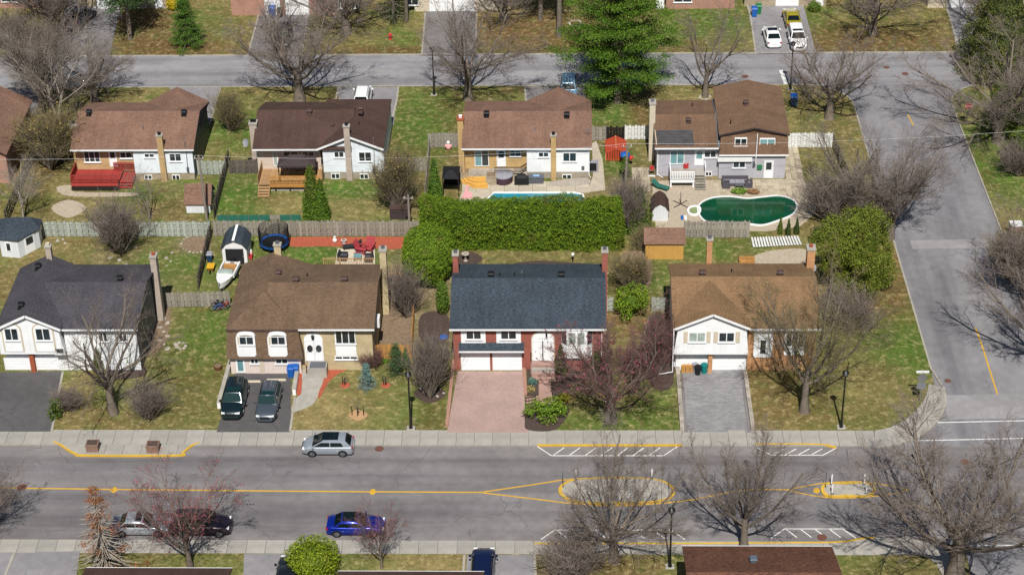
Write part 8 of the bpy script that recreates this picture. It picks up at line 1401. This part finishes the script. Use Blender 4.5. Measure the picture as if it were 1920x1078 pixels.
# bicycles
def bike(label, px, rz, m):
    o = T('bicycle', label, 'bicycle', (0, 0, 0), 'bicycles by the gate fence')
    for x in (-.52, .52):
        wm = MB().tube([(x + .33 * math.cos(2 * PI * j / 16), 0, .33 + .33 * math.sin(2 * PI * j / 16)) for j in range(17)], .025, 5); w_ = wm.build('wheel', 'tyre', o); sp = MB()
        for j in range(6): t = PI * j / 6; sp.tube([(x + .31 * math.cos(t), 0, .33 + .31 * math.sin(t)), (x - .31 * math.cos(t), 0, .33 - .31 * math.sin(t))], .006, 3)
        sp.build('spokes', 'steel', w_)
    F = MB()
    for a, b in (((-.52, .33), (-.2, .75)), ((-.52, .33), (-.05, .32)), ((-.05, .32), (-.2, .85)), ((-.05, .32), (.38, .72)), ((-.18, .75), (.36, .8)), ((.36, .9), (.52, .33))): F.tube([(a[0], 0, a[1]), (b[0], 0, b[1])], .028, 6)
    F.build('frame', m, o); MB().box(-.32, -.07, .86, -.06, .07, .92).build('saddle', 'plastic_black', o); MB().tube([(.3, -.28, .98), (.36, 0, .95), (.3, .28, .98)], .018, 6).build('handlebar', 'black_metal', o); MB().tube([(-.05, -.04, .32), (-.05, .04, .32)], .1, 10).build('crankset', 'steel', o)
    o.location = P(*px, GZ); o.rotation_euler = (.1, 0, rz)
bike('blue bicycle in front at the grey gate fence', (410, 583), .1, 'plastic_blue'); bike('dark bicycle leaning behind the blue one', (414, 577), -.15, 'plastic_grey'); bike('red bicycle leaning at the corner of gate fence', (421, 580), .5, 'plastic_red')
q = P(396, 508, GZ); o = T('wheelbarrow', 'yellow wheelbarrow leaning on the dark fence', 'wheelbarrow', q); MB().hexa([(q[0] - .2, q[1] - .3, .35), (q[0] + .2, q[1] - .3, .35), (q[0] + .2, q[1] + .3, .35), (q[0] - .2, q[1] + .3, .35)], [(q[0] - .36, q[1] - .5, .7), (q[0] + .36, q[1] - .5, .7), (q[0] + .36, q[1] + .5, .7), (q[0] - .36, q[1] + .5, .7)]).build('tray', 'plastic_yellow', o); MB().tube([(q[0] - .04, q[1] - .55, .28), (q[0] + .04, q[1] - .55, .28)], .18, 10).build('wheel', 'tyre', o); MB().bar((q[0] - .25, q[1] + 1, .5), (q[0] - .15, q[1] - .5, .3), .04, .04).bar((q[0] + .25, q[1] + 1, .5), (q[0] + .15, q[1] - .5, .3), .04, .04).box(q[0] - .22, q[1] + .3, GZ, q[0] - .18, q[1] + .34, .42).box(q[0] + .18, q[1] + .3, GZ, q[0] + .22, q[1] + .34, .42).build('handles', 'deck_tan', o)
bin_('grey lidded bin beside the dark fence by the shed', (394, 490), 'plastic_navy', 'cover_grey', .9); q = P(468, 485, GZ); o = T('toy_car', 'red plastic ride-on toys beside dark roofed shed', 'toy', q); MB().box(q[0] - .3, q[1] - .3, GZ + .12, q[0] + .3, q[1] + .4, GZ + .5).build('body', 'plastic_red', o); MB().box(q[0] - .25, q[1] + .1, GZ + .5, q[0] + .25, q[1] + .35, GZ + .85).build('seat', 'plastic_white', o)
for s in (-.3, .3):
    for t in (-.2, .3): MB().tube([(q[0] + s - .04, q[1] + t, GZ + .12), (q[0] + s + .04, q[1] + t, GZ + .12)], .12, 10).build('wheel', 'tyre', o)
# pool house terrace furniture, hot tub, grill
TZ = .97
q = P(943, 348, GZ + .1); x, y = q[0], q[1] + .95; o = T('hot_tub', 'covered plum and grey hot tub below the terrace', 'hot tub', (x, y, GZ + .1)); MB().lathe((x, y, GZ + .1), [(.98, 0), (1.02, .3), (1.0, .75)], 20).build('skirt', 'cover_plum', o, True); MB().lathe((x, y, GZ + .85), [(1.06, 0), (1.06, .1), (.9, .16)], 20).build('cover', 'cover_grey', o, True)
q = P(978, 348, GZ + .1); x, y = q[0], q[1] + .35; o = T('barbecue', 'black covered barbecue beside the hot tub', 'barbecue', (x, y, GZ + .1)); MB().hexa([(x - .75, y - .32, GZ + .12), (x + .75, y - .32, GZ + .12), (x + .75, y + .32, GZ + .12), (x - .75, y + .32, GZ + .12)], [(x - .72, y - .3, 1.0), (x + .72, y - .3, 1.0), (x + .72, y + .3, 1.0), (x - .72, y + .3, 1.0)]).build('skirt', 'plastic_black', o); MB().hexa([(x - .5, y - .3, 1.0), (x + .5, y - .3, 1.0), (x + .5, y + .3, 1.0), (x - .5, y + .3, 1.0)], [(x - .4, y - .15, 1.3), (x + .4, y - .15, 1.3), (x + .4, y + .2, 1.3), (x - .4, y + .2, 1.3)]).build('hood', 'plastic_black', o)
q = P(1005, 345, GZ + .1); x, y = q[0], q[1] + .4; o = T('storage_box', 'grey patio storage box with blue towel', 'storage box', (x, y, GZ + .1)); MB().box(x - .78, y - .4, GZ + .1, x + .78, y + .4, .85).build('body', 'plastic_grey', o); MB().box(x - .82, y - .44, .85, x + .82, y + .44, .93).build('lid', 'plastic_grey', o); o = MB().box(x - .3, y - .2, .935, x + .35, y + .15, .99).build('towel', mat('blue_towel', '8fb4d9', .9, .2, 5)); tag(o, 'folded pale blue towel on the grey storage box', 'towel')
armchair('black reclining chair by the patio door of pool house', (905, 310), .7, .7, .6, 'wicker', 'wicker', z=TZ); armchair('dark chair left of the terrace table', (955, 310), .65, .65, -PI / 2, 'wicker', 'wicker', z=TZ); table('dark table on the pool house terrace', (966, 309), .9, .8, .72, 'wicker', z=TZ, top='vent_brown'); armchair('dark chair under the seated person on the terrace', (979, 310), .65, .65, -PI / 2 - .3, 'wicker', 'wicker', z=TZ)
# seated person: one skinned body
def person(label, px, z, rz):
    J = [((0, 0, .5), .16), ((0, .02, .75), .15), ((0, .03, .98), .17), ((0, .02, 1.1), .07), ((0, -.01, 1.2), .09), ((0, -.02, 1.32), .085), ((.11, -.08, .5), .1), ((.13, -.48, .5), .075), ((.13, -.5, .1), .05), ((.13, -.62, .05), .045), ((-.11, -.08, .5), .1), ((-.13, -.48, .5), .075), ((-.13, -.5, .1), .05), ((-.13, -.62, .05), .045), ((.2, .03, 1.02), .07), ((.28, -.05, .76), .05), ((.2, -.28, .68), .035), ((-.2, .03, 1.02), .07), ((-.28, -.05, .76), .05), ((-.2, -.28, .68), .035)]
    E_ = [(0, 1), (1, 2), (2, 3), (3, 4), (4, 5), (0, 6), (6, 7), (7, 8), (8, 9), (0, 10), (10, 11), (11, 12), (12, 13), (2, 14), (14, 15), (15, 16), (2, 17), (17, 18), (18, 19)]
    me = bpy.data.meshes.new('body'); me.from_pydata([j[0] for j in J], E_, []); o = T('person', label, 'person', (0, 0, 0)); b = bpy.data.objects.new('body', me); COL.objects.link(b); b.parent = o; sk = b.modifiers.new('skin', 'SKIN'); 
    for i, j in enumerate(J): me.skin_vertices[0].data[i].radius = (j[1], j[1])
    me.skin_vertices[0].data[0].use_root = True; b.modifiers.new('sub', 'SUBSURF').levels = 1; b.modifiers['sub'].render_levels = 1; me.materials.append(S['skin'])
    MB().lathe((0, .02, .47), [(.2, 0), (.2, .12), (.17, .3), (.19, .45)], 12).build('swimwear', 'plastic_red', o, True); MB().blob((0, .02, 1.31), .115, .125, .12, 10, 6).build('hair', 'log', o, True); q = P(*px, z); o.location = q; o.rotation_euler = (0, 0, rz)
person('person in swimwear sitting at the terrace table', (979, 309.5), TZ, -PI / 2 + .4)
def ac(label, px, s=1.0, z=GZ):
    q = P(*px, z); x, y = q[0], q[1]; o = T('heat_pump', label, 'heat pump', q); MB().box(x - .5 * s, y - .2, z + .1, x + .5 * s, y + .35, z + 1.2 * s).build('casing', 'cover_grey', o); MB().box(x - .42 * s, y - .215, z + .2, x + .3 * s, y - .202, z + 1.1 * s).build('grille', 'plastic_black', o); MB().box(x - .45 * s, y - .15, z, x + .45 * s, y + .3, z + .1).build('stand', 'black_metal', o)
ac('grey heat pump at the right wall of pool house', (1113, 322)); 
# orange netting enclosure and toys between pool house and split house
a, b = P(1135, 303, GZ), P(1175, 303, GZ); o = T('netting_enclosure', 'orange netting stretched over a garden frame', 'enclosure', ((a[0] + b[0]) / 2, a[1] + 1.4, GZ)); xm, y0, y1_ = (a[0] + b[0]) / 2, a[1], a[1] + 3.0
for s in (-1, 1):
    x_ = a[0] if s < 0 else b[0]
    for i in range(7): t0, t1 = i / 7, (i + .86) / 7; ya, yb_ = y0 + (y1_ - y0) * t0, y0 + (y1_ - y0) * t1; MB().hexa([(x_, ya, 1.0), (xm, ya, 1.55), (xm, yb_, 1.55), (x_, yb_, 1.0)], [(x_, ya, 1.03), (xm, ya, 1.58), (xm, yb_, 1.58), (x_, yb_, 1.03)]).build('net_strip', 'orange_snow', o)
    for y_ in (y0, y1_): MB().box(x_ - .04, y_ - .04, GZ, x_ + .04, y_ + .04, 1.05).build('post', 'deck_tan', o)
for i in range(9): t = i / 9; x_ = a[0] + (b[0] - a[0]) * t; MB().box(x_ + .02, y0 - .02, GZ + .1, x_ + (b[0] - a[0]) / 9 - .05, y0 + .01, 1.0 + .5 * (1 - abs(2 * t + .11 - 1))).build('net_strip', 'orange_snow', o)
MB().bar((xm, y0, 1.57), (xm, y1_, 1.57), .05, .05).build('ridge_pole', 'deck_tan', o)
def ball(label, px, r, m, z=GZ, sq=1.0, name='toy_ball', cat='toy'): q = P(*px, z); o = MB().blob((q[0], q[1], q[2] + r * sq), r, r, r * sq, 12, 8).build(name, m, None, True); tag(o, label, cat, 'loose toys')
ball('blue plastic dome toy by the utility pole', (1172, 296), .55, 'plastic_blue', 1.0, .6); ball('red toy beside the blue dome', (1183, 300), .25, 'plastic_red', .8); ball('blue cover on the ground left of red brick house', (832, 634), .42, 'plastic_blue', GZ, .35, 'tarp_cover', 'cover'); 
q = P(1054, 262, GZ); 
def flamingo(): q = P(841, 281, GZ); o = T('inflatable', 'pink inflatable figure standing on the lawn', 'inflatable', q); MB().blob((q[0], q[1], q[2] + .35), .32, .28, .36).build('body', 'pink', o, True); MB().blob((q[0], q[1], q[2] + .85), .2, .2, .22).build('head', 'plastic_white', o, True); MB().blob((q[0] - .28, q[1], q[2] + .45), .12, .1, .2).blob((q[0] + .28, q[1], q[2] + .45), .12, .1, .2).build('arm', 'pink', o, True)
flamingo(); o = MB().prism(ppoly([(866, 372), (876, 348), (880, 349), (876, 360), (884, 362), (886, 371)], GZ + .12), GZ + .105, GZ + .2).build('pool_float', 'pink'); tag(o, 'flat pink pool float on the patio', 'float')
# split house yard
armchair('long grey outdoor sofa behind the split house', (1378, 346), 2.7, .9, 0, 'cushion', 'cushion_pale', 'outdoor_sofa', 'sofa', z=GZ + .06); armchair('short arm of the grey outdoor sofa', (1361, 351), .85, .8, PI / 2, 'cushion', 'cushion', 'outdoor_sofa', 'sofa', z=GZ + .06); table('grey sofa table before the outdoor sofa', (1386, 352), .9, .6, .4, 'plastic_grey', z=GZ + .06); armchair('right armchair of the grey outdoor set', (1403, 350), .8, .8, -PI / 2, 'cushion', 'cushion_pale', z=GZ + .06)
table('glass table on the white railed deck', (1272, 312), .9, .9, .7, 'black_metal', z=1.0, top='pane_blue'); armchair('white plastic chair on the white railed deck', (1260, 312), .55, .55, -.3, 'plastic_white', 'plastic_white', z=1.0); armchair('red chair on the white railed deck', (1285, 315), .5, .5, .4, 'plastic_red', 'plastic_red', z=1.0); armchair('orange wooden bench beside the deck stairs', (1312, 312), .9, .5, 0, 'deck_orange', 'terracotta', 'garden_bench', 'bench', z=1.0)
q = P(1276, 384, GZ); o = T('umbrella_base', 'black metal umbrella stand on the pool deck', 'stand', q)
for j in range(4): t = PI / 4 + j * PI / 2; MB().bar((q[0], q[1], .2), (q[0] + 1.0 * math.cos(t), q[1] + 1.0 * math.sin(t), .18), .06, .05).build('arm', 'black_metal', o)
MB().tube([(q[0], q[1], .2), (q[0], q[1], 1.6)], .035, 6).build('pole', 'black_metal', o)
lounger('green folded lounger beside small white shed', (1238, 354), 'mesh_green', 2.6); q = P(1282, 410, GZ); o = T('pool_toy', 'pair of blue and white pool sandals mats', 'pool toy', q); MB().box(q[0] - .3, q[1] - .3, GZ + .04, q[0] - .05, q[1] + .4, GZ + .14).build('mat', 'plastic_blue', o); MB().box(q[0] + .05, q[1] - .3, GZ + .04, q[0] + .3, q[1] + .4, GZ + .14).build('mat', 'plastic_white', o)
q = P(1222, 330, GZ); o = T('hand_truck', 'red and white hand cart left of the split house', 'cart', q); MB().box(q[0] - .2, q[1], GZ + .7, q[0] + .2, q[1] + .1, GZ + 1.15).build('panel', 'plastic_red', o); MB().tube([(q[0] - .25, q[1], GZ), (q[0] - .25, q[1] + .1, GZ + 1.3)], .03, 6).tube([(q[0] + .25, q[1], GZ), (q[0] + .25, q[1] + .1, GZ + 1.3)], .03, 6).build('frame', 'plastic_grey', o); MB().box(q[0] - .35, q[1] - .2, GZ + .02, q[0] + .35, q[1] + .05, GZ + .07).build('foot_plate', 'plastic_white', o)
# white slatted panel lying behind the tan roofed house
a, b, c, d = [P(*p, GZ) for p in ((1412, 466), (1505, 461), (1498, 445), (1408, 448))]; o = T('slatted_panel', 'white slatted panel lying on the grass behind tan house', 'panel', a); n = 17
for i in range(n):
    t0, t1 = i / n, (i + .62) / n; q = [a + (b - a) * t0, a + (b - a) * t1, d + (c - d) * t1, d + (c - d) * t0]; MB().hexa([(p[0], p[1], GZ + .14) for p in q], [(p[0], p[1], GZ + .19) for p in q]).build('slat', 'fence_white', o)
for t in (.15, .8): p, q = a + (d - a) * t, b + (c - b) * t; MB().bar((p[0], p[1], GZ + .08), (q[0], q[1], GZ + .08), .12, .1).build('rail', 'fence_grey', o)
armchair('weathered low bench behind the tan roofed house', (1400, 496), 1.5, .5, 0, 'fence_new', 'fence_new', 'garden_bench', 'bench', z=GZ)
# bird bath and garden lamp behind the red brick house
q = P(873, 489, GZ); o = T('bird_bath', 'pale stone bird bath behind the red brick house', 'bird bath', q); MB().lathe(q, [(.25, 0), (.1, .12), (.09, .65), (.36, .75), (.38, .82)], 14).build('stand', 'stone', o, True); MB().blob((q[0], q[1], q[2] + .95), .13, .12, .12).build('figure', 'stone', o, True); q = P(1074, 491, GZ); o = T('garden_lamp', 'small black garden lamp with white globe behind brick house', 'garden lamp', q); MB().tube([q, (q[0], q[1], q[2] + .7)], .06, 8).build('post', 'black_metal', o); MB().blob((q[0], q[1], q[2] + .85), .17, .17, .17).build('globe', 'lamp_glass', o, True)
q = P(228, 38, GZ); o = T('lamp_post', 'white garden lamp post at the top left driveway', 'lamp post', q); MB().tube([q, (q[0], q[1], q[2] + 2.0)], .05, 8).build('post', 'plastic_white', o); MB().blob((q[0], q[1], q[2] + 2.15), .2, .2, .2).build('globe', 'lamp_glass', o, True)
q = P(409, 692, GZ); o = T('garden_pot', 'brown half barrel planter on the lawn by white wall', 'pot', q); MB().lathe(q, [(.3, 0), (.38, .2), (.36, .4)], 14).build('barrel', 'log', o, True); MB().lathe((q[0], q[1], q[2] + .4), [(.3, 0), (.28, .02)], 12).build('soil', 'soil', o)
q = P(1716, 921, 0);
